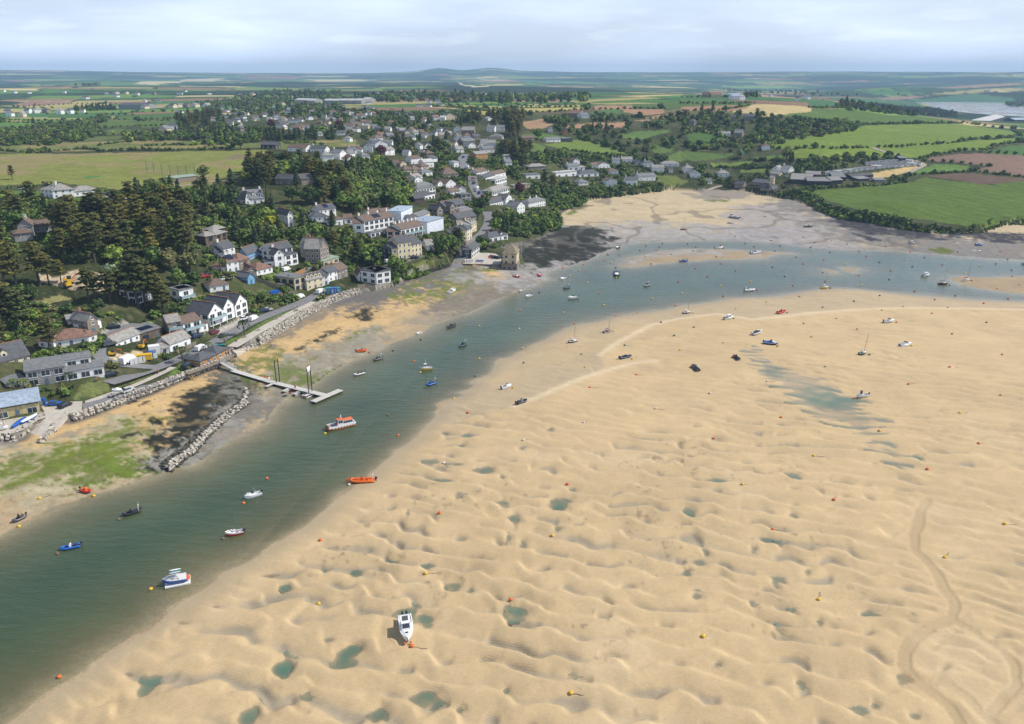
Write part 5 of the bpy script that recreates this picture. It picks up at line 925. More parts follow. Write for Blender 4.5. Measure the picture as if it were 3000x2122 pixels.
 # ------------------------------------------------------------------ plants
def leaf_mat(name,ramp,attr=True,tip=None):
 m=bpy.data.materials.new(name);m.use_nodes=True;nt=m.node_tree;N=nt.nodes;L=nt.links;b=N['Principled BSDF']
 b.inputs['Roughness'].default_value=.85;b.inputs['Specular IOR Level'].default_value=.12
 at=N.new('ShaderNodeAttribute');at.attribute_name='v'
 oi=N.new('ShaderNodeObjectInfo')
 cr=N.new('ShaderNodeValToRGB');cr.color_ramp.interpolation='LINEAR'
 els=cr.color_ramp.elements
 for i,(p,c)in enumerate(ramp):
  e=els[i]if i<2 else els.new(p)
  e.position=p;e.color=(*c,1)
 if attr:
  sp=N.new('ShaderNodeSeparateColor');L.new(at.outputs['Color'],sp.inputs[0]);L.new(sp.outputs[0],cr.inputs[0]);vv=sp.outputs[1]
 else:
  sp=N.new('ShaderNodeSeparateColor');L.new(at.outputs['Color'],sp.inputs[0]);L.new(oi.outputs['Random'],cr.inputs[0]);vv=sp.outputs[1]
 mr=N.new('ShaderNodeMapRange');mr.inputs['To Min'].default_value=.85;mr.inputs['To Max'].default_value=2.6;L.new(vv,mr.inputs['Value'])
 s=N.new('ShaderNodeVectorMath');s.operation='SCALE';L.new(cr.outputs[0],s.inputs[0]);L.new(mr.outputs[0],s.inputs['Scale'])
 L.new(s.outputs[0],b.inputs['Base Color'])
 return m
RB=[(0.0,(.030,.048,.016)),(.2,(.046,.072,.019)),(.42,(.062,.098,.022)),(.6,(.090,.132,.026)),(.74,(.072,.088,.032)),(.85,(.092,.088,.036)),(.94,(.13,.17,.03)),(1.0,(.048,.068,.034))]
RP=[(0.0,(.032,.040,.013)),(.5,(.055,.056,.015)),(.8,(.088,.078,.017)),(1.0,(.040,.050,.017))]
RCN=[(0.0,(.026,.042,.017)),(.5,(.036,.052,.020)),(1.0,(.050,.060,.022))]
L_broad,L_pine,L_con=leaf_mat('leaves',RB,False),leaf_mat('pine_needles',RP,False),leaf_mat('dark_needles',RCN,False)
L_mass=leaf_mat('massed_leaves',RB,True)
L_beech=leaf_mat('copper_beech_leaves',[(0,(.055,.018,.022)),(1,(.065,.022,.022))],False);L_yel=leaf_mat('yellow_leaves',[(0,(.20,.20,.02)),(1,(.17,.19,.02))],False);L_blos=leaf_mat('grey_green_leaves',[(0,(.16,.20,.12)),(1,(.14,.19,.11))],False)
M_bark=mat('bark',(.085,.068,.052),.95,var=.3,scale=2)
def tufts(rs,cen,rad,n,size,flat=0.0,up=.35):
 """n leaf tufts over an ellipsoid: (n,4,3) quads, and a value per tuft"""
 d=rs.normal(size=(n,3));d/=np.linalg.norm(d,axis=1)[:,None]
 d[:,2]=np.where(d[:,2]<-.35,-d[:,2]*.6,d[:,2])
 q=cen+d*rad*(rs.uniform(.72,1.06,(n,1)))
 nr=d+rs.normal(size=(n,3))*.55+np.array([0,0,up]);nr[:,2]=np.where(flat,np.abs(nr[:,2])+flat*2,nr[:,2]);nr/=np.linalg.norm(nr,axis=1)[:,None]
 t=np.cross(nr,rs.normal(size=(n,3)));t/=np.linalg.norm(t,axis=1)[:,None]+1e-9;b=np.cross(nr,t)
 s=size*rs.uniform(.6,1.3,(n,1));s2=size*rs.uniform(.5,1.1,(n,1))
 return np.stack([q-t*s-b*s2,q+t*s-b*s2*.6,q+t*s*.7+b*s2+nr*s*.2,q-t*s*.8+b*s2*.8],1),np.clip(.5+.32*rs.normal(size=n),0,1)
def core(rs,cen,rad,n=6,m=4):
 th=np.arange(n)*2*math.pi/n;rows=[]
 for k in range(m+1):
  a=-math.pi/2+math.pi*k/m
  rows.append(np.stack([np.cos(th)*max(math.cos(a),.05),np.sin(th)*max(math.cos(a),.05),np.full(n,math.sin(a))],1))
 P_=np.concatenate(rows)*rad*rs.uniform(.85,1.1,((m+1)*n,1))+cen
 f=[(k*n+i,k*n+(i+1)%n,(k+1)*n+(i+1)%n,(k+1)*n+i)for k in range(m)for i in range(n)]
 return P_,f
def crown_arrays(kind,seed,dens=1.0):
 rs=np.random.RandomState(seed);Q_,V_=[],[];cores=[]
 def lobe(c,r,n,s,flat=0.,up=.35,cr=.78):
  q,v=tufts(rs,np.array(c),np.array(r),max(4,int(n*dens)),s/math.sqrt(dens),flat,up);Q_.append(q);V_.append(np.clip(v+rs.uniform(-.18,.18),0,1));cores.append((np.array(c),np.array(r)*cr))
 if kind=='broad':
  n=rs.randint(6,10)
  lobe((0,0,6.2),(2.6,2.6,2.8),60,.55)
  for i in range(n):
   a=i*2.4+rs.uniform(-.5,.5);r=rs.uniform(1.6,3.0);z=rs.uniform(3.2,7.6)
   lobe((r*math.cos(a),r*math.sin(a),z),np.array((1.9,1.9,1.6))*rs.uniform(.7,1.15),42,.5)
 elif kind=='bush':
  for i in range(5):
   a=i*1.9+rs.uniform(-.5,.5);r=rs.uniform(.2,1.5)
   lobe((r*math.cos(a),r*math.sin(a),rs.uniform(.6,1.5)),np.array((1.3,1.3,1.2))*rs.uniform(.6,1.1),26,.38)
 elif kind=='pine':
  top=18;n=rs.randint(13,18);a0=rs.uniform(0,6)
  for i in range(n):
   f=i/(n-1);z=6.8+f*(top-7.6)+rs.uniform(-.5,.5);R=(1-f)**.55*rs.uniform(3.4,5.4)*(.55+.45*min(1,f*4+.35));a=a0+i*2.3
   lobe((R*.72*math.cos(a),R*.72*math.sin(a),z),np.array((2.4,2.4,.75))*rs.uniform(.75,1.2),44,.55,.6,.8,.6)
  lobe((0,0,top-.8),(1.6,1.6,.9),30,.5,.5,.8,.6)
  lobe((0,0,11.5),(2.2,2.2,3.4),50,.6,0,.4,.6)
 elif kind=='conifer':
  n=15
  for i in range(n):
   f=i/(n-1);z=2.2+f*12;R=(1-f)**.8*2.7+.3;a=i*2.4
   lobe((R*.5*math.cos(a),R*.5*math.sin(a),z),np.array((R*.75+.3,R*.75+.3,1.25))*rs.uniform(.85,1.2),30,.55,0,.5,.7)
 elif kind=='palm':
  for i in range(16):
   a=i*2.4;
   for j in range(5):
    r=.3+j*.35;q,v=tufts(rs,np.array((r*math.cos(a),r*math.sin(a),3.2+.6*math.sin(j*.55+rs.uniform(0,.6))-.12*j*j*.6)),np.array((.2,.2,.1)),2,.22);Q_.append(q);V_.append(v)
 q=np.concatenate(Q_);v=np.concatenate(V_);n=len(q)
 co=q.reshape(-1,3);fa=np.arange(n*4).reshape(-1,4);vv=np.repeat(v,4)
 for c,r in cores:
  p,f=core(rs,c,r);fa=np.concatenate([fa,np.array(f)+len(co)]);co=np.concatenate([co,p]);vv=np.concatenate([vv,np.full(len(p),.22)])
 return co,fa,vv
def mesh_np(name,co,fa,vv,hue,m):
 me=bpy.data.meshes.new(name);n=len(fa)
 me.vertices.add(len(co));me.vertices.foreach_set('co',co.astype(np.float32).ravel());me.loops.add(n*4);me.loops.foreach_set('vertex_index',fa.astype(np.int32).ravel())
 me.polygons.add(n);me.polygons.foreach_set('loop_start',np.arange(0,n*4,4,dtype=np.int32))
 a=me.attributes.new('v','FLOAT_COLOR','POINT');hue=np.broadcast_to(hue,vv.shape)
 a.data.foreach_set('color',np.stack([hue,vv,vv*0,vv*0+1],1).astype(np.float32).ravel());me.update();me.validate()
 me.materials.append(m);return me
def trunk_mesh(kind,seed):
 r=random.Random(seed);b=MB()
 if kind=='broad':
  b.tube([(0,0,-1),(.1,0,1.5),(0,.1,3.4),(.1,0,5.5)],[.38,.3,.22,.1],6)
  for i in range(5):
   a=i*1.3;b.tube([(0,0,2.2+i*.3),(math.cos(a)*1.2,math.sin(a)*1.2,4+i*.3),(math.cos(a)*2,math.sin(a)*2,5.4)],[.16,.1,.04],5)
 elif kind=='pine':
  x=r.uniform(-.8,.8);b.tube([(0,0,-1),(x*.3,0,4),(x,.3,9),(x*.6,0,14),(0,0,17)],[.5,.42,.33,.2,.07],7)
  for i in range(12):
   a=i*2.3;z=6.2+i*.85;R=3.9*(1-i/15);b.tube([(x*.7,0,z),(math.cos(a)*R*.5,math.sin(a)*R*.5,z+.9),(math.cos(a)*R,math.sin(a)*R,z+1)],[.17,.1,.04],5)
  for i in range(3):
   a=i*2+.5;b.tube([(0,0,3.4+i),(math.cos(a)*1.8,math.sin(a)*1.8,4.4+i)],[.1,.03],4)
 elif kind=='conifer':b.tube([(0,0,-1),(0,0,5),(0,0,13)],[.4,.28,.06],6)
 elif kind=='palm':b.tube([(0,0,-.5),(.1,0,1.6),(0,0,3.2)],[.22,.16,.15],6)
 return b.mesh('trunk',M_bark)
BASEH={'broad':10,'pine':18,'conifer':15,'bush':3,'palm':4}
LM={'broad':L_broad,'pine':L_pine,'conifer':L_con,'bush':L_broad,'palm':L_broad}
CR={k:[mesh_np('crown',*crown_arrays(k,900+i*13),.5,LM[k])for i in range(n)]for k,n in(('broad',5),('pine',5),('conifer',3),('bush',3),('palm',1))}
TRK={k:[trunk_mesh(k,i)for i in range(len(CR[k]))]for k in('broad','pine','conifer','palm')}
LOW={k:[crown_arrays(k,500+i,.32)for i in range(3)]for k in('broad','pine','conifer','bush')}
PLANTS=[]
SHOWA=np.array(SHOW);FOOTA=np.array(FOOT)
RDW=[(np.array([(p.x,p.y)for p in c]),w)for c,w,su in RC.values()]
KEEP=[[tuple(P(*Q(t,*p)).to_2d())for p in pl]for t,pl in[('A4',[(500,270),(960,235),(1060,258),(1000,310),(520,320)]),('A4',[(350,1000),(480,1010),(560,1020),(700,960),(980,985),(1240,1052),(1200,1090),(1000,1185),(700,1142),(560,1100)]),('A7',[(300,110),(560,40),(700,90),(640,160),(430,160)]),('A7',[(940,690),(900,600),(1000,540),(1390,560),(1500,620),(1500,720),(1150,730)]),('A7',[(1000,360),(1180,290),(1390,330),(1380,370),(1080,420),(950,410)]),('A8',[(430,660),(620,680),(760,560),(960,560),(1000,480),(700,520)]),('A8',[(1030,40),(1330,-20),(1340,40),(1180,110)]),('A8',[(1000,190),(1260,170),(1260,260),(1000,260)]),('C8',[(1060,1010),(1480,900),(1700,960),(1450,1120),(1250,1100)]),('C8',[(620,1030),(1000,990),(1400,830),(1380,930),(1000,1000),(850,1000)]),('C5',[(80,430),(370,428),(450,492),(560,502),(380,590),(290,602),(150,562)]),('A5',[(820,390),(1050,400),(1200,480),(900,480)])]]
def blocked(x,y,r=2.0,h=8.0,guard=True):
 if len(FOOTA)and np.any((FOOTA[:,0]-x)**2+(FOOTA[:,1]-y)**2<(FOOTA[:,2]+r*.5)**2):return True
 for c,w in RDW:
  if np.any((c[:,0]-x)**2+(c[:,1]-y)**2<(w/2+r*.7)**2):return True
 for k in KEEP:
  if inside(np.array([x]),np.array([y]),k)[0]:return True
 if guard:
  z=G(x,y);q=pxof(x,y,z);s=FPX/q[2]
  x0,x1,y0,y1=q[0]-r*1.1*s,q[0]+r*1.1*s,q[1]-h*s,q[1]
  ov=np.minimum(SHOWA[:,2],x1)-np.maximum(SHOWA[:,0],x0);oy=np.minimum(SHOWA[:,3],y1)-np.maximum(SHOWA[:,1],y0)
  cov=(ov>0)&(oy>0)&(SHOWA[:,4]>q[2]-3)&(ov*oy>(.17 if h>3 else.4)*(SHOWA[:,2]-SHOWA[:,0])*(SHOWA[:,3]-SHOWA[:,1]))
  if cov.any():return True
 return False
WOODS=[('A4',[(0,430),(480,390),(800,360),(1450,410),(2000,450),(1990,740),(1700,900),(1250,950),(1000,920),(620,900),(300,760),(0,900)],8.0,[('pine',.62,14,19),('broad',.3,7,11),('conifer',.08,9,13)],'wood of tall pines on the left'),('A5',[(560,20),(900,-60),(1650,-40),(1800,80),(1960,300),(1900,540),(1350,500),(1110,420),(830,380),(800,280),(520,200)],7.5,[('pine',.3,13,17),('conifer',.12,10,14),('broad',.58,9,13)],'dark wood behind the white gabled house'),('A6',[(0,60),(330,40),(640,90),(700,200),(690,320),(600,420),(120,430),(0,400)],7.5,[('broad',.86,9,14),('conifer',.14,9,13)],'dark wood above the long white terrace'),('A2',[(0,760),(150,760),(480,880),(480,1000),(300,1030),(0,1000)],8,[('broad',.86,8,13),('conifer',.14,9,13)],'dark wood above the long white terrace'),('A5',[(0,310),(400,400),(560,460),(830,480),(1200,640),(1320,690),(1700,720),(1760,960),(1250,960),(1000,990),(640,1010),(420,980),(330,860),(300,700),(0,760)],6.5,[('broad',.72,6,10),('conifer',.13,8,12),('bush',.15,3,5)],'wooded slope above the shore houses'),('A4',[(980,250),(1450,200),(2000,190),(2296,330),(2296,480),(2000,450),(1830,390),(1420,330),(1100,310)],7,[('broad',.7,6,10),('conifer',.3,9,14)],'trees round the golf club car park'),('A4',[(0,260),(380,270),(520,320),(820,320),(780,380),(400,420),(0,460)],5.5,[('bush',.6,3,5),('broad',.4,4,7)],'scrub below the golf club house'),('A7',[(200,-40),(330,60),(300,180),(420,300),(600,330),(640,180),(900,200),(1180,280),(1330,200),(1600,260),(1800,180),(1760,260),(1500,300),(1000,290),(640,240),(560,420),(350,420),(200,500),(0,500),(0,100)],5.5,[('bush',.5,2.5,4.5),('broad',.5,4,7)],'bank above the shore houses on the left'),('A7',[(300,620),(520,590),(920,500),(985,470),(960,540),(850,620),(780,650),(620,660),(300,740),(230,760)],3.2,[('bush',.85,2.2,3.6),('broad',.15,4,6)],'gardens behind the restaurant'),('A7',[(950,560),(1090,500),(1330,520),(1400,560),(1100,580),(960,640)],3.2,[('bush',1,2,3.2)],'edge of the building plot'),('A7',[(960,720),(1120,730),(1480,730),(1460,760),(1250,790),(1100,770),(960,750)],3.2,[('bush',1,2,3.4)],'verge beside the restaurant'),('A7',[(1500,640),(1620,600),(1670,650),(1560,690)],3,[('bush',1,1.6,2.6)],'verge below the roadside cottage'),('A8',[(640,300),(800,250),(1000,240),(1420,260),(1430,300),(1330,350),(1100,380),(930,440),(850,420),(820,330)],4.2,[('bush',.6,2.6,4),('broad',.4,4.5,7)],'gardens behind the three-gabled terrace'),('A8',[(0,30),(200,60),(430,120),(440,260),(300,250),(220,160),(0,200)],4.6,[('broad',.7,5,8),('bush',.3,3,4)],'gardens above the modern white house'),('A8',[(680,60),(850,130),(1010,130),(1000,230),(780,220),(680,170)],5,[('broad',1,5,8)],'gardens behind the three-gabled terrace'),('A5',[(0,1170),(80,1150),(130,1300),(280,1380),(480,1390),(540,1480),(330,1480),(140,1400),(0,1330)],4.2,[('bush',.5,2.5,4),('broad',.5,4,6.5)],'gardens round the red-roofed houses'),('A5',[(1240,1260),(1540,1260),(1880,1300),(1900,1360),(1600,1330),(1360,1330),(1230,1300)],4.2,[('bush',.6,2.6,4),('broad',.4,4,6)],'garden below the stone villa'),('A5',[(1760,880),(1980,800),(2256,900),(2256,1130),(1900,1010),(1760,1000)],7,[('broad',.5,5,9),('bush',.5,3,4)],'gardens left of the cream terrace'),('C8',[(780,1100),(1000,1120),(1130,1180),(1100,1290),(940,1350),(840,1340),(840,1200)],4.2,[('bush',.6,3,4.5),('broad',.4,4,6)],'gardens right of the modern house'),('C8',[(1130,1200),(1400,1130),(1800,1010),(1850,900),(1950,800),(2050,720),(2080,740),(1900,960),(1800,1050),(1420,1200),(1150,1260)],4,[('bush',.8,2.4,4),('broad',.2,4,6)],'hedge bank between gardens and beach'),('C8',[(1000,960),(1400,860),(1700,820),(1850,740),(1900,860),(1780,980),(1620,960),(1480,890),(1060,1000)],5,[('bush',.75,2,3.4),('broad',.25,4,7)],'terraced gardens in front of the cream terrace'),('C8',[(1290,560),(1560,520),(1600,640),(1400,660),(1330,800),(1370,840),(1290,700)],5,[('broad',.7,4,7),('bush',.3,3,4)],'gardens beside the cream terrace'),('C8',[(0,350),(210,330),(200,560),(480,560),(640,580),(680,700),(500,720),(300,680),(0,640)],6,[('broad',.6,5,8),('bush',.4,3,4)],'gardens in front of the long white terrace'),('C1',[(0,40),(560,40),(600,120),(470,240),(290,290),(440,350),(560,470),(640,560),(640,860),(540,880),(300,800),(0,700)],7.5,[('broad',.9,7,11),('conifer',.1,9,13)],'trees on the village hill'),('C1',[(560,0),(1450,0),(1440,200),(1500,340),(1640,340),(1640,440),(1560,560),(1640,760),(1440,740),(1180,720),(1050,640),(960,480),(800,460),(560,400),(460,250),(560,150)],8.5,[('broad',.75,5,9),('conifer',.1,8,12),('bush',.15,3,4)],'gardens of the village hill'),('C1',[(1640,170),(1900,160),(2296,120),(2296,420),(2020,400),(1880,330),(1640,300)],8.5,[('broad',.8,6,10),('pine',.2,10,14)],'trees right of the upper street'),('C1',[(1660,480),(1900,560),(2000,640),(1900,760),(2296,780),(2296,960),(1900,850),(1780,700),(1700,580)],8,[('broad',.7,4,7),('bush',.3,3,4)],'gardens right of the parked street'),('A6',[(640,300),(900,280),(1200,330),(1400,260),(1420,360),(1340,560),(1300,620),(1290,420),(1080,380),(880,420),(700,380)],6.5,[('broad',.85,6,11),('conifer',.15,8,10)],'trees round the stone house above the quay road'),('A6',[(1440,380),(1640,340),(1690,440),(1700,560),(1600,600),(1470,590),(1440,480)],6.5,[('broad',.9,8,12),('conifer',.1,8,11)],'big dark trees right of the quay road'),('A6',[(1290,720),(1330,650),(1470,680),(1480,740),(1400,760),(1330,760)],5,[('broad',1,5,8)],'clump beside the quay yard'),('B1',[(0,200),(120,250),(200,200),(430,250),(440,350),(420,390),(280,420),(130,460),(0,470),(-60,420),(-120,300)],5.5,[('bush',.5,3,5),('broad',.5,5,9)],'wooded bank above the dark rocks'),('C2',[(780,700),(900,620),(1050,560),(1300,540),(1600,520),(1920,490),(2200,480),(2290,540),(2250,560),(1950,590),(1650,630),(1250,660),(1180,740),(1000,800),(880,800)],5.5,[('broad',.65,5,9),('bush',.35,3,5)],'shore hedge along the cove'),('C2',[(380,520),(640,520),(760,560),(1000,520),(1000,620),(840,760),(760,690),(640,640),(420,640),(380,580)],7,[('broad',.85,6,10),('conifer',.15,8,12)],'trees behind the shore house'),('C2',[(100,40),(440,40),(440,300),(380,300),(360,360),(180,420),(160,320),(100,300)],8,[('pine',.5,12,16),('broad',.5,6,9)],'pines in the middle of the village'),('C2',[(640,390),(740,330),(900,380),(980,420),(980,520),(700,520),(640,480)],8,[('pine',.8,13,17),('broad',.2,6,9)],'tall pines left of the grey bungalow'),('C2',[(500,40),(980,20),(1060,100),(1300,100),(1560,60),(1900,110),(2296,100),(2296,200),(1900,300),(1740,320),(1300,320),(1250,260),(800,260),(740,220),(520,160)],8,[('broad',.8,5,9),('bush',.2,3,4)],'gardens on the slope above the cove'),('C2',[(1250,340),(1500,400),(1700,370),(1900,360),(2296,420),(2296,360),(1700,310),(1400,290)],8,[('bush',.6,3,4),('broad',.4,4,6)],'gardens above the cove houses'),('C3',[(0,20),(700,60),(1200,60),(1560,60),(1650,180),(1600,260),(1300,240),(1200,420),(1100,480),(700,480),(450,400),(0,430)],13,[('broad',.95,5,10),('conifer',.05,8,11)],'trees of the upper village'),('C3',[(700,440),(1100,480),(1500,460),(1620,560),(1600,760),(1400,760),(1250,660),(1000,620),(700,680),(640,560)],9.5,[('pine',.3,11,15),('broad',.6,6,11),('conifer',.1,9,12)],'pines above the brown bungalows'),('C3',[(1680,150),(1960,130),(2296,140),(2296,300),(1950,240),(1700,240)],14,[('pine',.8,12,17),('broad',.2,8,10)],'line of pines behind the hall'),('A2',[(1040,640),(1150,610),(1270,680),(1260,760),(1150,780),(1060,720)],10,[('pine',.4,11,15),('broad',.6,7,11)],'pines below the top lane'),('A2',[(1100,560),(1120,470),(1220,480),(1220,580),(1170,600)],9,[('pine',1,15,19)],'tall pines beside the paddock'),('C4',[(0,310),(260,300),(560,450),(760,480),(1600,470),(2296,560),(2100,620),(1800,600),(800,620),(400,640),(200,680),(0,680)],12,[('broad',.75,6,10),('conifer',.15,9,12),('bush',.1,3,4)],'tree belt between fairway and village'),('C4',[(800,540),(1740,530),(1740,610),(800,620)],11,[('conifer',1,8,11)],'row of dark conifers behind the fairway'),('C4',[(0,100),(600,60),(1000,60),(1550,130),(1600,230),(2296,200),(2296,460),(1700,300),(1200,400),(800,300),(300,330),(0,300)],17,[('broad',.95,6,11),('conifer',.05,9,12)],'trees of the far village'),('A1',[(0,540),(300,500),(560,480),(620,470),(700,560),(560,610),(300,640),(0,640)],10,[('broad',.8,5,9),('bush',.2,3,4)],'scrubby wood beyond the golf course'),('A1',[(700,430),(760,470),(600,500),(640,560),(560,560),(560,480)],10,[('broad',.8,5,9),('bush',.2,3,4)],'scrubby wood beyond the golf course'),('A1',[(800,560),(1050,540),(1500,560),(1780,580),(1780,620),(1300,600),(900,610)],12,[('broad',.9,5,9),('conifer',.1,8,10)],'belt behind the far fairway'),('A1',[(1190,480),(1260,450),(1480,430),(1520,520),(1350,550),(1200,530)],13,[('pine',.4,11,15),('broad',.6,7,10)],'dark trees at the left end of the village'),('A1',[(500,395),(620,375),(780,385),(780,400),(520,405)],13,[('conifer',.7,8,11),('broad',.3,7,10)],'dark clump by the far left houses'),('A1',[(1270,350),(1900,340),(2296,340),(2296,420),(1900,400),(1600,420),(1450,400)],24,[('broad',.95,7,11),('conifer',.05,9,12)],'trees of the far village'),('A3',[(440,590),(560,470),(700,455),(900,470),(1180,490),(1200,530),(900,590),(620,640)],12,[('broad',1,7,11)],'valley wood beside the big green field'),('A3',[(1030,378),(1250,362),(1450,385),(1700,400),(1850,425),(1850,440),(1550,440),(1100,400)],14,[('pine',.4,10,14),('broad',.6,8,11)],'belt on the ridge below the creek'),('A3',[(0,620),(240,605),(500,580),(600,650),(600,690),(360,690),(250,670),(0,670)],12,[('broad',1,6,10)],'wood in the valley meadows'),('A3',[(0,420),(200,410),(330,430),(600,440),(700,450),(560,470),(420,560),(300,560),(120,530),(0,560)],14,[('broad',.9,7,11),('pine',.1,11,15)],'trees in the valley below the stubble hill'),('A3',[(700,740),(900,730),(1180,710),(1440,705),(1450,735),(1250,750),(1150,770),(1000,800),(960,860),(800,860),(720,800)],10,[('broad',.95,7,11),('conifer',.05,9,11)],'trees behind the caravan field'),('C5',[(650,490),(700,420),(850,380),(900,470),(1100,480),(1500,420),(1950,430),(2000,500),(2000,600),(1690,590),(1690,540),(1400,600),(1280,600),(1000,600),(700,560)],9,[('broad',.92,6,10),('conifer',.08,8,11)],'trees round the church and farm'),('C5',[(1650,640),(1680,600),(2030,600),(2296,600),(2296,660),(2000,680),(1900,740),(1700,700)],8,[('bush',.5,3,5),('broad',.5,4,7)],'hedge trees round the graveyard'),('A2',[(1500,560),(1600,580),(1900,640),(2290,560),(2290,640),(1900,700),(2290,760),(1980,720),(1800,650),(1600,590)],13,[('broad',1,6,10)],'hedgerow wood below the paddocks'),('A2',[(800,420),(950,430),(1100,420),(1300,430),(1100,470),(900,490),(800,480)],17,[('broad',.8,8,12),('conifer',.2,9,13)],'trees between village and yellow fields'),('A2',[(1360,470),(1450,440),(1900,440),(1960,470),(1650,480),(1450,510)],17,[('broad',1,8,12)],'trees among the brown fields'),('A2',[(1450,510),(1900,515),(2290,430),(2290,500),(2000,530),(1880,550),(1850,640),(1600,580),(1400,540)],16,[('broad',1,7,11)],'trees among the brown fields'),('C6',[(1080,530),(1240,490),(1500,440),(1780,400),(1600,530),(1250,560),(830,590)],9,[('broad',.6,4,8),('bush',.4,3,4)],'hedge trees right of the farm'),]
for t,pl,sp_,kinds,where in WOODS:
 w=[P(*Q(t,*p))for p in pl];w2=[(p.x,p.y)for p in w]
 x0,x1=min(p[0]for p in w2),max(p[0]for p in w2);y0,y1=min(p[1]for p in w2),max(p[1]for p in w2)
 nx,ny=int((x1-x0)/sp_)+1,int((y1-y0)/sp_)+1
 gx_,gy_=np.meshgrid(np.arange(nx),np.arange(ny));gx_=x0+(gx_.ravel()+nrs.uniform(.05,.95,nx*ny))*sp_;gy_=y0+(gy_.ravel()+nrs.uniform(.05,.95,nx*ny))*sp_
 ins=inside(gx_,gy_,w2)
 for x,y in zip(gx_[ins],gy_[ins]):
  k=rnd.random();
  for kd,wt,h0,h1 in kinds:
   k-=wt
   if k<=0:break
  h=rnd.uniform(h0,h1);rad={'pine':.26,'broad':.38,'conifer':.18,'bush':.7}[kd]*h
  if blocked(x,y,rad,h):continue
  PLANTS.append((x,y,G(x,y),kd,h,where,None))
SINGLE=[('A4',60,1180,'pine',20),('A4',170,1150,'pine',19),('A4',385,1110,'pine',18),('A4',470,1095,'pine',13),('A4',590,1085,'pine',10),('A4',40,890,'pine',19),('A4',1330,1310,'pine',21),('A4',1400,1300,'pine',20),('A4',1490,1310,'pine',17),('A4',1230,1290,'pine',17),('A4',850,1250,'pine',13),('A4',920,1255,'pine',12),('A4',1060,1285,'pine',14),('A4',1130,1265,'pine',12),('A4',1560,1320,'pine',13),('A4',1640,960,'broad',11),('A4',1500,930,'broad',10),('A4',1830,970,'broad',10),('A4',430,355,'conifer',7.5),('A4',1610,222,'conifer',6),('A4',120,88,'pine',9),('A4',1960,82,'broad',10),('A4',2230,190,'conifer',13),('A4',2110,230,'conifer',12),('A7',180,415,'pine',17),('A7',70,390,'pine',18),('A7',480,588,'pine',13),('A7',1560,215,'pine',12),('A7',20,560,'pine',12),('A7',320,90,'broad',7),('C8',270,1035,'pine',15),('C8',400,1020,'broad',13),('C8',520,1010,'broad',12),('C8',880,1110,'broad',10),('C8',1700,830,'broad',12),('C8',1840,840,'broad',13),('C8',1960,780,'pine',14),('A5',1730,1060,'pine',11),('A5',1360,1310,'broad',5),('A5',1690,730,'conifer',9),('A2',1325,590,'broad',12),('A2',1690,550,'conifer',12),('A2',1780,545,'conifer',13),('C5',1855,225,'broad',15),('C5',1225,195,'broad',11),('A1',1620,660,'broad',10),('A1',1570,660,'broad',7),('A1',870,625,'broad',7),('C5',720,400,'broad',12),('C5',640,420,'broad',9),('A6',1130,700,'broad',9)]
for t,x,y,k,h in SINGLE:
 p=P(*Q(t,x,y));PLANTS.append((p.x,p.y,p.z,k,h,'S',None))
SPEC=[('C1',90,130,11,L_beech,'purple-leaved tree beside the bright white house'),('C2',330,600,12,L_beech,'round purple beech in front of the pale flat-roofed building'),('C4',900,450,13,L_beech,'broad copper-red tree in the far village'),('C3',540,630,10,L_beech,'purple tree between two white houses of the upper village'),('C4',1800,430,9,L_beech,'small purple tree among the far village houses'),('C1',1530,500,9,L_yel,'yellow-green tree at the top of the parked street'),('A5',900,800,10,L_yel,'tree with yellow leaves below the tall white gable'),('A4',1050,1040,7,L_blos,'grey-green tree at the edge of the sandy plot'),('C4',350,500,11,L_blos,'pale grey-green willow clump beyond the fairway'),('C5',1240,200,10,L_blos,'pale grey-green tree at the end of the valley meadow')]
for t,x,y,h,m,lab in SPEC:
 p=P(*Q(t,x,y));PLANTS.append((p.x,p.y,p.z,'broad',h,lab,m))
for t,x,y,h in[('A8',825,700,6.5),('A8',605,795,3.6),('A8',135,1000,6.0),('A7',665,870,3.6),('A7',235,930,3.2),('A5',210,1340,6.5),('A7',140,940,3.4),('A8',430,870,3.4),('C8',1490,1010,3.5)]:
 p=P(*Q(t,x,y));PLANTS.append((p.x,p.y,p.z,'palm',h,'S',None))
KN={'broad':'broadleaf_tree','pine':'pine_tree','conifer':'conifer_tree','bush':'shrub','palm':'palm_tree'}
CAP={'broad':285,'pine':290,'conifer':200,'bush':290,'palm':20}
cnt={k:0 for k in CAP};MASS=[]
ADJ={'broad':'leafy broadleaf tree','pine':'tall dark pine','conifer':'dense dark conifer','bush':'rounded green shrub','palm':'small palm-like tree with spiky leaves'}
PLANTS.sort(key=lambda p:-(p[4]*{'pine':.26,'broad':.38,'conifer':.2,'bush':.7,'palm':9}[p[3]]/math.hypot(p[0],p[1]))-(5 if p[5]=='S' or p[6]else 0))
def nearest_house(x,y):
 b=None
 for r,l in HOUSES[:75]:
  d=(r.location.x-x)**2+(r.location.y-y)**2
  if b is None or d<b[0]:b=(d,l,r)
 q,qh=pxof(x,y,G(x,y)),pxof(*b[2].location)
 dx,dy=q[0]-qh[0],q[1]-qh[1]
 rel=('right of' if dx>0 else 'left of')if abs(dx)>abs(dy)*1.2 else('in front of' if dy>0 else 'behind')
 return rel,b[1]
STOPW=set('on at in near with of and the by to a from off under its below beside above behind left right moored beached afloat lying standing seen towards beyond along aground alone between among half joined deep facing small white black grey dark blue brown two four three pale leaning pointing single close big cabin open sailing large orange motor smooth navy slate-clad practice weathered Victorian steep stone three-storey long cream pale-roofed red yellow green maroon half hidden red-brown first last inside white-roofed white-walled'.split())
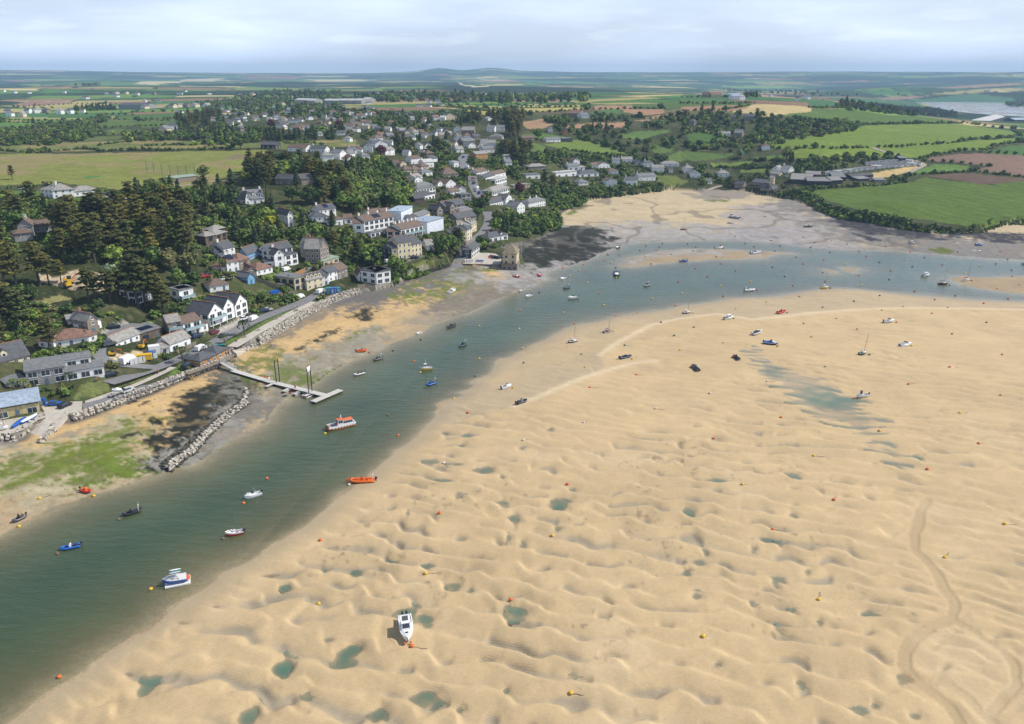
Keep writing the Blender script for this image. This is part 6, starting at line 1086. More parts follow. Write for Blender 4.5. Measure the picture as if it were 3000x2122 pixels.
def brief(l,pool,most):
 w=l.split()
 for n in range(3,most+1):
  p=' '.join(w[:n])
  if w[min(n,len(w))-1].strip(',')not in STOPW and not w[min(n,len(w))-1].endswith(',')and not any(q!=l and q.startswith(p)for q in pool):return p
 while w[:most][-1].strip(',')in STOPW and most>3:most-=1
 return ' '.join(w[:most]).strip(',')
import re
for(x,y,z,k,h,where,sm_)in PLANTS:
 d=math.hypot(x,y)
 if cnt[k]>=CAP[k]or(d>1700 and where!='S' and not sm_):
  MASS.append((x,y,z,k,h));continue
 i=rnd.randrange(len(CR[k]));s=h/BASEH[k];cnt[k]+=1
 if where=='S':
  rel,hl=nearest_house(x,y);lab='%s %s the %s'%(ADJ[k],rel,brief(hl,[q[1]for q in HOUSES],10));grp='single trees standing by the houses'
 elif sm_:lab,grp=where,None
 else:lab,grp=ADJ[k]+' in the '+where,where
 lab=' '.join(lab.split()[:16])
 if k=='bush':
  o=link(KN[k],CR[k][i]);tag(o,lab,'shrub',grp)
 else:
  o=empty('copper_beech' if sm_ is L_beech else KN[k],(0,0,0),0,lab,'tree',grp)
  if sm_:
   me=CR[k][i].copy();me.materials[0]=sm_
   link('crown',me,o)
  else:link('crown',CR[k][i],o)
  link('trunk',TRK[k][i],o)
 wd_=s*rnd.uniform(.85,1.2)
 o.location=(x,y,z-.15);o.rotation_euler=(0,0,rnd.uniform(0,6.28));o.scale=(wd_,wd_,s)
def mass_mesh(name,items,m,kind='stuff',label=None):
 co,fa,vv,hu=[],[],[],[];off=0
 for(x,y,z,k,h)in items:
  c,f,v=LOW[k][rnd.randrange(3)];s=h/BASEH[k];a=rnd.uniform(0,6.28);ca,sa=math.cos(a),math.sin(a);w=s*rnd.uniform(.85,1.25)
  q=np.stack([(c[:,0]*ca-c[:,1]*sa)*w+x,(c[:,0]*sa+c[:,1]*ca)*w+y,c[:,2]*s+z-(.25*h if k=='broad' else.1*h if k!='bush' else.1)],1)
  co.append(q);fa.append(f+off);vv.append(v);hu.append(np.full(len(v),{'pine':.0,'conifer':.0}.get(k,rnd.random())));off+=len(c)
 me=mesh_np(name,np.concatenate(co),np.concatenate(fa),np.concatenate(vv),np.concatenate(hu),m)
 o=link(name,me);o['kind']=kind
 return o
 # ---- field hedges: each one a thing
HEDGES=[('A1',[(0,672),(160,680),(300,668)]),('A1',[(160,690),(400,672),(560,660),(700,675),(860,668),(1000,668)]),('A1',[(1000,668),(1200,668),(1450,660),(1560,658)]),('A1',[(670,635),(800,615),(870,610)]),('A1',[(960,640),(1200,630),(1300,635),(1450,605)]),('A1',[(0,930),(200,915),(390,900)]),('A1',[(0,462),(200,470),(390,468),(650,460)]),('A1',[(0,480),(400,490),(520,480)]),('A1',[(320,425),(700,425),(900,430)]),('A1',[(800,462),(1100,462),(1290,440)]),('A1',[(820,415),(1200,405),(1480,395)]),('A1',[(930,472),(1280,462)]),('A1',[(620,520),(930,505),(1240,505)]),('A1',[(560,570),(850,565),(1000,560)]),('A1',[(90,376),(500,355),(850,358)]),('A1',[(0,383),(200,384),(350,384)]),('A1',[(1920,620),(2050,618),(2170,630)]),('A2',[(600,372),(850,383),(1080,390)]),('A2',[(790,386),(1000,405),(1120,407)]),('A2',[(1090,380),(1400,380),(1650,375)]),('A2',[(1120,415),(1400,410),(1640,395)]),('A2',[(1700,392),(1900,390),(2180,385)]),('A2',[(620,362),(1000,360),(1400,365),(1650,362)]),('A2',[(1880,440),(2100,455),(2260,440)]),('A2',[(1500,660),(1700,690),(1960,715)]),('A2',[(1600,590),(1780,640),(1960,706)]),('A2',[(1220,596),(1500,600)]),('A2',[(1280,715),(1500,745),(1560,745)]),('A2',[(1880,585),(2000,600)]),('A2',[(1440,480),(1480,510)]),('A3',[(0,312),(200,313),(440,312)]),('A3',[(0,352),(300,355),(480,350)]),('A3',[(0,402),(270,396),(450,368)]),('A3',[(500,288),(800,314),(1190,355)]),('A3',[(850,380),(1100,385),(1350,395)]),('A3',[(590,625),(620,655),(740,662),(1000,658),(1260,652)]),('A3',[(1180,497),(1500,492),(1880,488)]),('A3',[(1320,645),(1530,637)]),('A3',[(1530,635),(1800,620),(2100,595),(2240,580)]),('A3',[(2230,540),(2280,570),(2210,575)]),('A3',[(1600,722),(1740,695),(1860,672),(2040,665),(2296,610)]),('A3',[(2000,680),(2296,700)]),('A3',[(1560,735),(1750,745),(2000,765),(2060,775)]),('A3',[(1940,805),(2296,850)]),('A3',[(1620,830),(1780,820),(1920,812)]),('A3',[(1880,480),(2000,500),(2140,520),(2250,530)]),('A3',[(0,560),(120,535),(250,575),(400,610)]),('A3',[(200,780),(420,770),(700,780)]),('A3',[(460,735),(660,735)]),('A3',[(360,790),(500,785),(600,790)]),('C6',[(780,590),(1000,590),(1250,575),(1560,530)]),('C6',[(0,640),(250,625),(500,600),(700,590)])]
MAJ=['green','bright green','ploughed','yellow']
for i,(t,pl)in enumerate(HEDGES):
 c=resamp([P(*Q(t,*p))for p in pl],4);d=c[0].length
 c=[p for k_,p in enumerate(c)if k_%(1 if d<900 else 2 if d<1500 else 4)==0]
 it=[]
 for p in c:
  hh=rnd.uniform(1.8,3.6)*(1 if d<900 else 1.4)*(1.8 if rnd.random()<.12 else 1)
  if len(FOOTA)and np.any((FOOTA[:,0]-p.x)**2+(FOOTA[:,1]-p.y)**2<(FOOTA[:,2])**2):continue
  it.append((p.x+rnd.uniform(-1,1),p.y+rnd.uniform(-1,1),G(p.x,p.y),'bush',hh))
 if not it:continue
 wh={'A1':'the golf course and far left fields','A2':'the brown and yellow fields beyond the village','A3':'the green fields on the right','C6':'the caravan field and farm'}[t]
 o=mass_mesh('field_hedge',it,L_mass,None);del o['kind']
 tag(o,'dark green field hedge running between '+wh,'hedge','field hedges '+wh)
GARDH=[('A8',[(110,350),(250,330),(450,320)],3,'square-clipped green hedge below the modern white house'),('A8',[(450,320),(540,300),(640,285)],3,'square-clipped green hedge right of the modern white house'),('A5',[(140,1390),(280,1385),(420,1400)],2.4,'bright clipped hedge below the red-roofed white house'),('A5',[(780,1440),(950,1445),(1080,1400),(1125,1360)],2,'curved hedge round the oval lawn'),('A5',[(1040,560),(1200,500),(1380,590)],2.6,'clipped hedge across the hillside garden'),('C8',[(600,1130),(780,1110)],2.6,'yellow-green clipped hedge behind the modern house'),('C8',[(1020,1010),(1150,1060),(1280,1110)],1.8,'straight hedge down the terraced garden'),('A7',[(860,620),(980,500),(985,470)],2.6,'thick hedge along the bend of the side lane')]
for t,pl,hh,lab in GARDH:
 c=resamp([P(*Q(t,*p))for p in pl],1.3);it=[(p.x,p.y,p.z,'bush',hh*rnd.uniform(.9,1.1))for p in c]
 o=mass_mesh('garden_hedge',it,L_mass,None);del o['kind'];tag(o,lab,'hedge')
 # ---- undergrowth and far woods: masses nobody could count
SCR=[]
def scatter(t,pl,sp_,h0,h1,guard=True):
 w2=[tuple(P(*Q(t,*p)).to_2d())for p in pl]
 x0,x1=min(p[0]for p in w2),max(p[0]for p in w2);y0,y1=min(p[1]for p in w2),max(p[1]for p in w2)
 nx,ny=int((x1-x0)/sp_)+1,int((y1-y0)/sp_)+1
 gx_,gy_=np.meshgrid(np.arange(nx),np.arange(ny));gx_=x0+(gx_.ravel()+nrs.uniform(0,1,nx*ny))*sp_;gy_=y0+(gy_.ravel()+nrs.uniform(0,1,nx*ny))*sp_
 for x,y in zip(*(a[inside(gx_,gy_,w2)]for a in(gx_,gy_))):
  h=rnd.uniform(h0,h1)
  if not blocked(x,y,h*.6,h,guard):SCR.append((x,y,G(x,y),'bush',h))
scatter('A7',[(0,935),(300,935),(640,890),(740,885),(745,915),(620,1010),(600,1050),(380,1050),(330,1000),(0,1010),(-300,1050),(-300,950)],2.2,1.2,2.6)
scatter('A7',[(700,1030),(800,940),(1000,900),(1480,790),(1330,870),(950,985)],3.0,.6,1.2)
scatter('A8',[(1480,350),(1560,300),(1700,255),(1740,300),(1620,330)],2.4,1.5,2.6)
scatter('A8',[(1750,280),(1900,240),(2000,200),(1950,170),(1900,180)],2.6,.8,1.8)
BK=QL('B2',[(300,70),(420,105),(500,128),(560,165),(640,208),(720,245),(830,276),(1000,296),(1200,336),(1350,362),(1500,380),(1650,388),(1760,384),(1900,382),(2000,358),(2100,322),(2296,312),(2600,314)])
c=resamp([P(*p)for p in BK],2.6)
for i,p in enumerate(c):
 f=i/len(c)
 for k_ in range(3 if f<.62 else 2):
  hh=rnd.uniform(2.2,5.0)if f<.55 else rnd.uniform(1.2,2.6)
  x,y=p.x+rnd.uniform(-3,3),p.y+rnd.uniform(-1,7 if f<.62 else 3);SCR.append((x,y,max(1.8,G(x,y)),'bush',hh))
for t,pl in[('A5',[(0,300),(560,250),(830,420),(1250,640),(1760,700),(1980,800),(2256,900),(2256,1130),(1900,1330),(1200,1330),(700,1480),(0,1480)]),('C8',[(0,350),(700,100),(1500,100),(1950,200),(1950,420),(1850,740),(1800,1000),(1150,1250),(840,1340),(500,1130),(0,1100)]),('C2',[(0,60),(800,20),(1500,60),(2296,100),(2296,420),(1900,480),(1000,560),(1000,800),(400,820),(0,600)]),('C1',[(560,0),(1640,0),(1900,160),(2296,120),(2296,960),(1900,930),(1000,900),(640,860),(640,500),(460,250)])]:
 scatter(t,pl,3.3 if t in('A5','C8')else 4.6,1.1,2.9,False)
scatter('A7',[(0,60),(300,60),(640,180),(900,200),(1180,280),(1400,330),(1800,200),(1760,260),(1500,300),(1000,290),(640,240),(560,420),(350,420),(200,500),(0,500)],3.0,1.0,2.6,False)
scatter('A4',[(0,430),(800,360),(1450,410),(2000,450),(2296,480),(1990,740),(1700,900),(1250,950),(620,900),(300,760),(0,900)],4.2,1.2,3.0,False)
scatter('A8',[(640,300),(800,250),(1000,240),(1420,260),(1430,300),(1330,350),(1100,380),(930,440),(850,420),(820,330)],2.8,1.4,2.4,False)
mass_mesh('undergrowth',SCR,L_mass)
FW=[]
for t,pl,sp_,h0,h1 in[('A2',[(0,320),(200,290),(600,290),(1100,300),(1680,300),(1660,340),(1200,355),(600,345),(0,345)],34,12,18),('A1',[(1600,300),(1880,275),(2296,285),(2296,335),(1900,335),(1500,345)],34,12,17),('A3',[(410,305),(520,300),(510,312),(420,313)],18,12,16),('A1',[(460,233),(620,222),(700,226),(640,236)],60,14,20),('A3',[(200,250),(1000,290),(1500,290),(1300,300),(900,310),(300,270)],70,12,16),('A3',[(2150,350),(2296,340),(2296,378),(2200,372)],22,9,13)]:
 w2=[tuple(P(*Q(t,*p)).to_2d())for p in pl];x0,x1=min(p[0]for p in w2),max(p[0]for p in w2);y0,y1=min(p[1]for p in w2),max(p[1]for p in w2)
 for _ in range(min(1600,int((x1-x0)*(y1-y0)/sp_**2))):
  x,y=rnd.uniform(x0,x1),rnd.uniform(y0,y1)
  if inside(np.array([x]),np.array([y]),w2)[0]:FW.append((x,y,G(x,y),rnd.choice(['broad']*9+['conifer']),rnd.uniform(h0,h1)))
print('plants',len(PLANTS),cnt,'mass',len(MASS),'scrub',len(SCR),'far',len(FW))
for k_,nm in(('broad','woodland_mass'),('bush','scrub_mass'),('conifer','conifer_mass'),('pine','pine_mass')):
 it=[m for m in MASS if m[3]==k_]
 if it:mass_mesh(nm,it,L_mass)
mass_mesh('far_woods',FW,L_mass)
# ------------------------------------------------------------------ boats
def pm(n,c,**k):return mat('paint_'+n,c,.35,var=.05,**k)
BC={'white':pm('white',(.80,.80,.79)),'black':pm('black',(.022,.024,.03)),'navy':pm('navy',(.02,.03,.08)),'blue':pm('blue',(.02,.11,.42)),'grey':pm('grey',(.33,.34,.36)),'dgrey':pm('dark grey',(.09,.095,.105)),'orange':pm('orange',(.72,.15,.02)),'red':pm('red',(.55,.04,.03)),'yellow':pm('yellow',(.75,.46,.03)),'green':pm('green',(.03,.14,.09)),'maroon':pm('maroon',(.2,.03,.03)),'cream':pm('cream',(.62,.58,.48)),'wood':mat('varnished_wood',(.28,.13,.05),.5,var=.2),'lgrey':pm('pale grey',(.55,.55,.56)),'teal':pm('teal',(.02,.25,.25)),'brown':pm('brown',(.16,.10,.05))}
M_alu=mat('aluminium',(.5,.5,.52),.35,.7);M_rope=mat('rope',(.10,.11,.08),.9);M_rub=mat('rubber',(.02,.02,.022),.7)
def hull_rings(L,B,D,open_=.62,bow=1.0,flare=.85,n=11):
 rs=[]
 for i in range(n):
  t=i/(n-1);hb=B/2*(1-max(0,(t-.45)/.55)**2.3*bow)*(.92+.08*min(1,t*3));hb=max(hb,.02)
  sh=D*(1+.22*t**2);kz=0+(D*.55*max(0,(t-.72)/.28)**2)
  x=-L/2+L*t
  rs.append((x,hb,sh,kz))
 return rs
def hull(L,B,D,paint,deckm,root,open_=.62,bow=1.0,stripe=None,name='hull',sole=.45):
 rs=hull_rings(L,B,D,open_,bow);b=MB();P_=[]
 for x,hb,sh,kz in rs:
  P_.append([(x,hb,sh),(x,hb*.98,sh*.6+kz*.4),(x,hb*.72,max(kz,.12*D+kz*.7)),(x,0,kz),(x,-hb*.72,max(kz,.12*D+kz*.7)),(x,-hb*.98,sh*.6+kz*.4),(x,-hb,sh)])
 b.rings(P_,0,None,False,False);b.add(P_[0],[tuple(range(7))],0)
 if stripe:
  for s in(1,-1):b.add([(x,s*(hb+.015),sh-.03)for x,hb,sh,kz in rs]+[(x,s*(hb*.99+.015),sh*.78)for x,hb,sh,kz in rs],[(i,i+1,i+12,i+11)for i in range(10)],1)
 b.build(name,[BC[paint],BC[stripe or paint]],root,True)
 d=MB();k=max(1,int(open_*10))
 g=.13*B/2
 for s in(1,-1):d.add([(x,s*hb,sh+.01)for x,hb,sh,kz in rs[:k+1]]+[(x,s*max(hb-g,.01),sh+.03)for x,hb,sh,kz in rs[:k+1]]+[(x,s*max(hb-g,.01),sh*sole)for x,hb,sh,kz in rs[:k+1]],[q for i in range(k)for q in((i,i+1,k+2+i,k+1+i),(k+1+i,k+2+i,2*k+3+i,2*k+2+i))],0)
 d.add([(x,s*max(hb-g,.01),sh*sole)for x,hb,sh,kz in rs[:k+1]for s in(1,-1)],[(2*i,2*i+2,2*i+3,2*i+1)for i in range(k)],1)
 d.add([(x,s*hb*m,sh+.02+.07*(1-m)*B)for x,hb,sh,kz in rs[k:]for s,m in((1,1),(1,.4),(-1,.4),(-1,1))],[(4*i+j,4*i+4+j,4*i+5+j,4*i+1+j)for i in range(10-k)for j in range(3)],0)
 x,hb,sh,kz=rs[k];d.add([(x,hb-g,sh*sole),(x,-hb+g,sh*sole),(x,-hb+g,sh+.03),(x,hb-g,sh+.03)],[(0,1,2,3)],0)
 d.build('deck',[BC[deckm],BC['lgrey' if deckm=='white' else 'cream']],root)
 return rs
def outboard(root,x,z,col='black',s=1.0,y=0):
 b=MB();b.ball((x-.25*s,y,z+.45*s),.34*s,.22*s,.34*s,0,8,5);b.box(x-.33*s,x-.15*s,y-.08*s,y+.08*s,z-.5*s,z+.3*s,1);b.box(x-.2*s,x+.04,y-.16,y+.16,z-.1,z+.12,1)
 b.build('outboard_motor',[BC[col],BC['dgrey']],root,True)
def rib(L,B,tube='black',deck='grey',con='black',root=None,seats=1,aframe=0,cover=None,mot='black'):
 r=.11*B+.06;z=r+.28;b=MB();pts=[]
 for i in range(21):
  t=i/20;a=abs(t-.5)*2
  x=L/2*(1-a)*2-L/2 if a>.45 else L*.05+(L*.45-r)*math.cos(a/.45*math.pi/2)**.75
  x=max(x,-L/2);y=(B/2-r)*(1 if a>.45 else math.sin(a/.45*math.pi/2)**.8)*(1 if t<.5 else-1)
  pts.append((x,y,z+.32*max(0,(.45-a)/.45)**1.6))
 b.tube(pts,[r*(.5 if i in(0,20)else 1)for i in range(21)],8,0);b.build('inflatable_tube',BC[tube],root,True)
 h=MB();k=[]
 for t in(0,.3,.6,.8,.95):hb=(B/2-r)*(1-t**4);x=-L/2+.25+(L-.5)*t;k.append([(x,hb,z-.02),(x,hb*.7,.14+.3*t**3),(x,0,.0+.4*t**3),(x,-hb*.7,.14+.3*t**3),(x,-hb,z-.02)])
 h.rings(k,0);h.build('hull',BC[deck],root)
 if cover:
  c=MB();c.rings([[(x,hb,z+.1),(x,hb*.5,z+.38+hh),(x,-hb*.5,z+.38+hh),(x,-hb,z+.1)]for x,hb,hh in((-L*.42,B*.36,.0),(-L*.15,B*.38,.25),(L*.05,B*.38,.45),(L*.2,B*.3,.1),(L*.36,B*.14,0))],0);c.build('cover',BC[cover],root)
 else:
  c=MB();c.rings([[(x,.34,z),(x,-.34,z),(x+dx,-.28,z+hh),(x+dx,.28,z+hh)]for x,dx,hh in((-.05*L,0,.8),(.0*L,.05,.95),(.06*L,.0,.7))],0);c.box(-.01*L,.015*L,-.26,.26,z+.9,z+1.2,1);c.build('console',[BC[con],M_glass],root)
  for i in range(seats):
   s=MB();x=-.17*L-(.0 if i==0 else 0)+(0 if i==0 else(.17+.12*i)*L+.1*L)*(1 if seats>2 else 0)-(i*.1*L if seats==2 else 0)
   s.box(x-.28,x+.28,-.24,.24,z-.1,z+.38,0);s.box(x-.32,x-.22,-.24,.24,z+.38,z+.8,0);s.build('seat',BC['dgrey' if con!='orange' else 'orange'],root)
 outboard(root,-L/2+.05,z+.1,mot,1.0+.08*(L-5))
 if aframe:
  a=MB();x=-L*.4
  for s in(1,-1):a.tube([(x,s*(B/2-r),z+.2),(x-.15,s*.5,z+1.5),(x-.15,0,z+1.55)],.045,6)
  a.tube([(x-.15,0,z+1.5),(x-.2,0,z+2.4)],.02,5);a.ball((x-.15,0,z+1.65),.16,.16,.1,0,8,4);a.build('a_frame',BC['white'],root)
def cabin(root,x0,x1,w,z,h,col='white',roof='white',rake=.5,win=True,name='cabin'):
 b=MB();w2=w*.84;b.rings([[(x0,w/2,z),(x0,-w/2,z),(x1,-w/2*.8,z),(x1,w/2*.8,z)],[(x0+.05,w2/2,z+h),(x0+.05,-w2/2,z+h),(x1-rake,-w2/2*.85,z+h),(x1-rake,w2/2*.85,z+h)]],0)
 c=b.build(name,BC[col],root)
 b=MB();b.rings([[(x0-.15,w2/2+.08,z+h+zz),(x0-.15,-w2/2-.08,z+h+zz),(x1-rake+.15,-w2/2*.85-.08,z+h+zz),(x1-rake+.15,w2/2*.85+.08,z+h+zz)]for zz in(.003,.08)],0);b.build('cabin_roof',BC[roof],root)
 if win:
  v=MB();n=max(1,int((x1-x0)/.8))
  for s in(1,-1):
   for i in range(n):
    xa=x0+.15+(x1-rake*.6-x0-.3)*i/n;xb=x0+.15+(x1-rake*.6-x0-.3)*(i+1)/n-.1
    yy=lambda x,f:s*((w/2+(w/2*.8-w/2)*(x-x0)/(x1-x0))*(1-f)+(w2/2+(w2/2*.85-w2/2)*(x-x0)/(x1-x0))*f+.012)
    v.add([(xa,yy(xa,.45),z+h*.45),(xb,yy(xb,.45),z+h*.45),(xb,yy(xb,.88),z+h*.88),(xa,yy(xa,.88),z+h*.88)],[(0,1,2,3)],0)
  xf=lambda f:x1-rake*f+.012;v.add([(xf(.42),-w*.34,z+h*.42),(xf(.42),w*.34,z+h*.42),(xf(.9),w2*.36,z+h*.9),(xf(.9),-w2*.36,z+h*.9)],[(0,1,2,3)],0)
  v.build('windscreen',M_glass,root)
def motor(L,B,D,col,root,style='open',stripe=None,mot='black',cov=None):
 rs=hull(L,B,D,col,'white' if col not in('grey',)else 'lgrey',root,.5 if style!='cabin' else.4,1,stripe)
 if style=='cabin':cabin(root,-L*.14,L*.24,B*.74,D*.95,.95+.04*L,'white')
 elif style=='cuddy':
  c=MB();c.rings([[(x,B*w_,D*1.0),(x,B*w_*.6,D+h_),(x,-B*w_*.6,D+h_),(x,-B*w_,D*1.0)]for x,w_,h_ in((-L*.06,.38,.5),(L*.12,.36,.55),(L*.34,.18,.25))],0);c.build('cabin',BC['white'],root)
  v=MB();v.add([(-L*.06,s*B*.33,D+.45+k)for k in(0,.42)for s in(1,-1)]+[(L*.1-k*.5,s*B*.26,D+.5+k*.9)for k in(0,.42)for s in(1,-1)],[(0,4,6,2),(1,3,7,5),(4,5,7,6)],0);v.build('windscreen',M_glass,root)
 elif style=='open':
  c=MB();c.box(-L*.03,L*.05,-.35,.35,D*.45,D+.55,0);c.box(L*.045,L*.06,-.33,.33,D+.5,D+.85,1);c.build('console',[BC['white'],M_glass],root)
  s=MB();s.box(-L*.2,-L*.12,-B*.3,B*.3,D*.45,D*.85,0);s.build('seat',BC['dgrey'],root)
 if cov:
  c=MB();c.rings([[(x,hb*1.02,sh+.02),(x,hb*.4,sh+h_),(x,-hb*.4,sh+h_),(x,-hb*1.02,sh+.02)]for(x,hb,sh,kz),h_ in zip(rs[0:9],(.1,.16,.25,.35,.5,.55,.4,.2,.05))],0);c.build('cover',BC[cov],root)
 if mot:outboard(root,-L/2,D*.75,mot,1.0)
 r=MB()
 for s in(1,-1):r.tube([(x,s*hb*.86,sh+.28*min(1,(i+1)/2))for i,(x,hb,sh,kz)in enumerate(rs[6:])],.02,4)
 r.build('bow_rail',M_alu,root)
def sail(L,B,D,col,root,mast,cabin_=1,cov='white',two=0,dk='cream'):
 hull(L,B,D,col,dk,root,.5,1,'white' if col in('blue','navy')else None)
 if cabin_:
  c=MB();c.rings([[(x,B*w_,D),(x,B*w_*.8,D+.42),(x,-B*w_*.8,D+.42),(x,-B*w_,D)]for x,w_ in((-L*.02,.33),(L*.18,.3),(L*.3,.18))],0);c.build('cabin',BC['white'],root)
 for i in range(1+two):
  x=L*.12-i*L*.4;m=MB();m.tube([(x,0,D*.5),(x-.05,0,D+mast*(1-.3*i))],.075,6,0,None,.045);m.build('mast',BC['wood' if not two else 'cream'],root)
 b=MB();b.tube([(L*.1,0,D+.95),(-L*.42,0,D+1.05)],.05,6);b.build('boom',BC['wood'],root)
 s=MB();s.tube([(L*.08,0,D+1.08),(-L*.15,0,D+1.16),(-L*.4,0,D+1.14)],[.15,.17,.09],6);s.build('furled_sail',BC[cov],root,True)
 w=MB();top=(L*.09,0,D+mast*.93)
 w.tube([top,(L*.49,0,D*1.2)],.025,4)
 for q in(1,-1):w.tube([top,(L*.05,q*B*.46,D)],.018,4)
 w.build('stay',M_alu,root)
BOATS=[]
def boat(t,bx_,by_,sx,sy,label,name,fn,scale=None,heel=0,z=None,Lmin=2.8,group=None):
 pb,ps=P(*Q(t,bx_,by_)),P(*Q(t,sx,sy));mid=(pb+ps)/2;d=pb-ps;d.z=0;L=max(Lmin,min(d.length,11))
 gz=max(G(mid.x,mid.y),0.0);aflo=G(mid.x,mid.y)<.05
 r=empty(name,(mid.x,mid.y,(gz-.16 if aflo else gz-.05)if z is None else z),math.atan2(d.y,d.x),label,'boat',group)
 fn(L,r);r.rotation_euler.x=math.radians(heel if not aflo else 0)
 q=pxof(*r.location);BOATS.append((q[0],q[1],label,r));return r
R_=lambda tube,deck='grey',con='black',**k:(lambda L,r:rib(L,max(1.7,L*.36),tube,deck,con,r,**k))
M_=lambda col,style='open',**k:(lambda L,r:motor(L,max(1.6,L*.37),.75+.03*L,col,r,style,**k))
S_=lambda col,mast,**k:(lambda L,r:sail(L,max(1.5,L*.34),.7+.03*L,col,r,mast,**k))
def dinghy(col,dk='white',mot=None):
 def f(L,r):
  rs=hull(L,max(1.3,L*.42),.5,col,dk,r,.8,.75)
  s=MB()
  for x in(-.25,.12):s.box(L*x-.13,L*x+.13,-L*.17,L*.17,.32,.37,0)
  s.build('thwart',BC['wood'],r)
  if mot:outboard(r,-L/2,.4,mot,.7)
 return f
boat('B6',75,462,152,424,'grey inflatable boat with orange deck beached at the left water edge','inflatable_boat',R_('dgrey','orange',seats=1),heel=4)
boat('B6',530,290,466,272,'red inflatable boat beached on the weed near the left shore','inflatable_boat',R_('red','orange','orange'),heel=-4)
boat('B6',706,422,812,392,'black inflatable boat with white rear frame afloat near the left shore','inflatable_boat',R_('black','dgrey','black',aframe=1,seats=2))
boat('B6',348,618,470,592,'blue inflatable boat with white seats afloat at lower left','inflatable_boat',R_('blue','navy','white',seats=2))
def tower(L,r):
 motor(L,L*.36,1.0,'white',r,'cuddy');a=MB()
 for s in(1,-1):a.tube([(L*.05,s*L*.15,1.2),(-L*.1,s*L*.12,2.5),(-L*.22,s*L*.15,1.2)],.05,6)
 a.tube([(-L*.1,L*.12,2.5),(-L*.1,-L*.12,2.5)],.05,6);a.build('wake_tower',M_alu,r)
boat('B6',1417,324,1512,294,'white speedboat with silver tower moored mid channel','speedboat',tower)
boat('B6',1308,536,1410,516,'white open boat with red hull moored near the sand','open_boat',M_('red','open',stripe='white'))
def jetdock(L,r):
 d=MB();n=12
 for i in range(n):
  for j in range(5):d.box(-L*.55+i*L*.95/n,-L*.55+(i+.93)*L*.95/n,-1.6+j*.64,-1.6+(j+.93)*.64,.0,.42,0)
 d.build('floating_dock',BC['white'],r)
 h=MB();P_=[]
 for i in range(11):
  t=i/10;hb=1.25*(1-max(0,(t-.45)/.55)**2.4)+.03;x=-L*.42+L*.9*t;P_.append([(x,hb,1.35+.2*t),(x,hb*.95,.9),(x,0,.45+.35*max(0,(t-.7)/.3)**2),(x,-hb*.95,.9),(x,-hb,1.35+.2*t)])
 h.rings(P_,0,None,True,False);h.build('hull',BC['blue'],r,True)
 c=MB();c.rings([[(p[0][0],p[0][1]*1.02,p[0][2]+.02),(p[0][0],p[0][1]*.5,p[0][2]+.1+.4*math.sin(math.pi*i/10)),(p[0][0],-p[0][1]*.5,p[0][2]+.1+.4*math.sin(math.pi*i/10)),(p[0][0],-p[0][1]*1.02,p[0][2]+.02)]for i,p in enumerate(P_)],0);c.build('cover',BC['lgrey'],r)
 w=MB()
 for s in(1,-1):w.tube([(L*.08,s*1.1,1.5),(-L*.02,s*.9,2.9),(-L*.14,s*1.1,1.5)],.05,6)
 w.build('wake_tower',BC['black'],r)
 for y,cl in((-.6,'white'),(.1,'teal'),(.6,'lgrey')):
  b=MB();b.ball((-L*.02,y,2.98+.05*y),1.3,.25,.06,0,10,4);b.build('wakeboard',BC[cl],r,True)
 p=MB();p.box(-L*.55,-L*.42,-.9,.9,.95,1.1,0);p.build('swim_platform',BC['orange'],r)
boat('B6',940,820,1095,790,'blue wakeboard boat under grey cover on a white floating dock','wakeboard_boat',jetdock)
def ferry(L,r):
 r.scale=(.84,)*3;L=10.5;h=MB();P_=[]
 for i in range(9):
  t=i/8;hb=1.75*(1 if t<.7 else 1-.22*((t-.7)/.3));P_.append([(-L/2+L*t,hb,1.1+.25*max(0,t-.5)),(-L/2+L*t,hb*.96,.55),(-L/2+L*t,hb*.8,.0+.6*max(0,(t-.75)/.25)**1.5),(-L/2+L*t,-hb*.8,.0+.6*max(0,(t-.75)/.25)**1.5),(-L/2+L*t,-hb*.96,.55),(-L/2+L*t,-hb,1.1+.25*max(0,t-.5))])
 h.rings(P_,0,None,True,False);h.build('hull',BC['orange'],r)
 d=MB()
 for s in(1,-1):d.box(-L/2,L*.46,s*1.7-.1,s*1.7+.1,1.05,1.62,0)
 d.box(-L/2,L*.46,-1.6,1.6,.9,1.0,1);d.box(-L/2-.02,-L/2+.12,-1.6,1.6,1.003,1.6,0)
 d.build('bulwark',[BC['white'],BC['grey']],r)
 f=MB()
 for i in range(8):
  for s in(1,-1):f.box(-L*.47+i*1.12,-L*.47+i*1.12+.45,s*1.8-.04,s*1.8+.04,.68,.98,0)
 f.build('fender',BC['white'],r)
 m=MB();m.box(L*.455,L*.5,-1.2,1.2,.75,1.9,0);m.build('bow_ramp',BC['brown'],r)
 cabin(r,-L*.42,-L*.05,2.7,1.0,1.75,'white','orange',.1,True,'saloon');cabin(r,-L*.07,L*.13,2.4,1.0,2.35,'white','orange',.25,True,'wheelhouse')
 b=MB();b.tube([(-.3,0,3.4),(-.35,0,4.6)],.05,6);b.box(-.4,-.2,-.6,.6,4.0,4.1,0);b.ball((-.3,0,4.7),.22,.22,.14,0,8,4);b.build('radar_mast',BC['white'],r)
 k=MB();k.box(L*.145,L*.16,-.8,.8,1.5,2.1,0);k.build('life_ring_panel',BC['red'],r)
boat('B3',215,1003,420,955,'orange and white passenger ferry with square bow moored mid channel','ferry_boat',ferry)
boat('B3',402,1502,648,1492,'large orange inflatable with rows of seats beside the sandbank','inflatable_boat',R_('orange','orange','orange',seats=5,aframe=1))
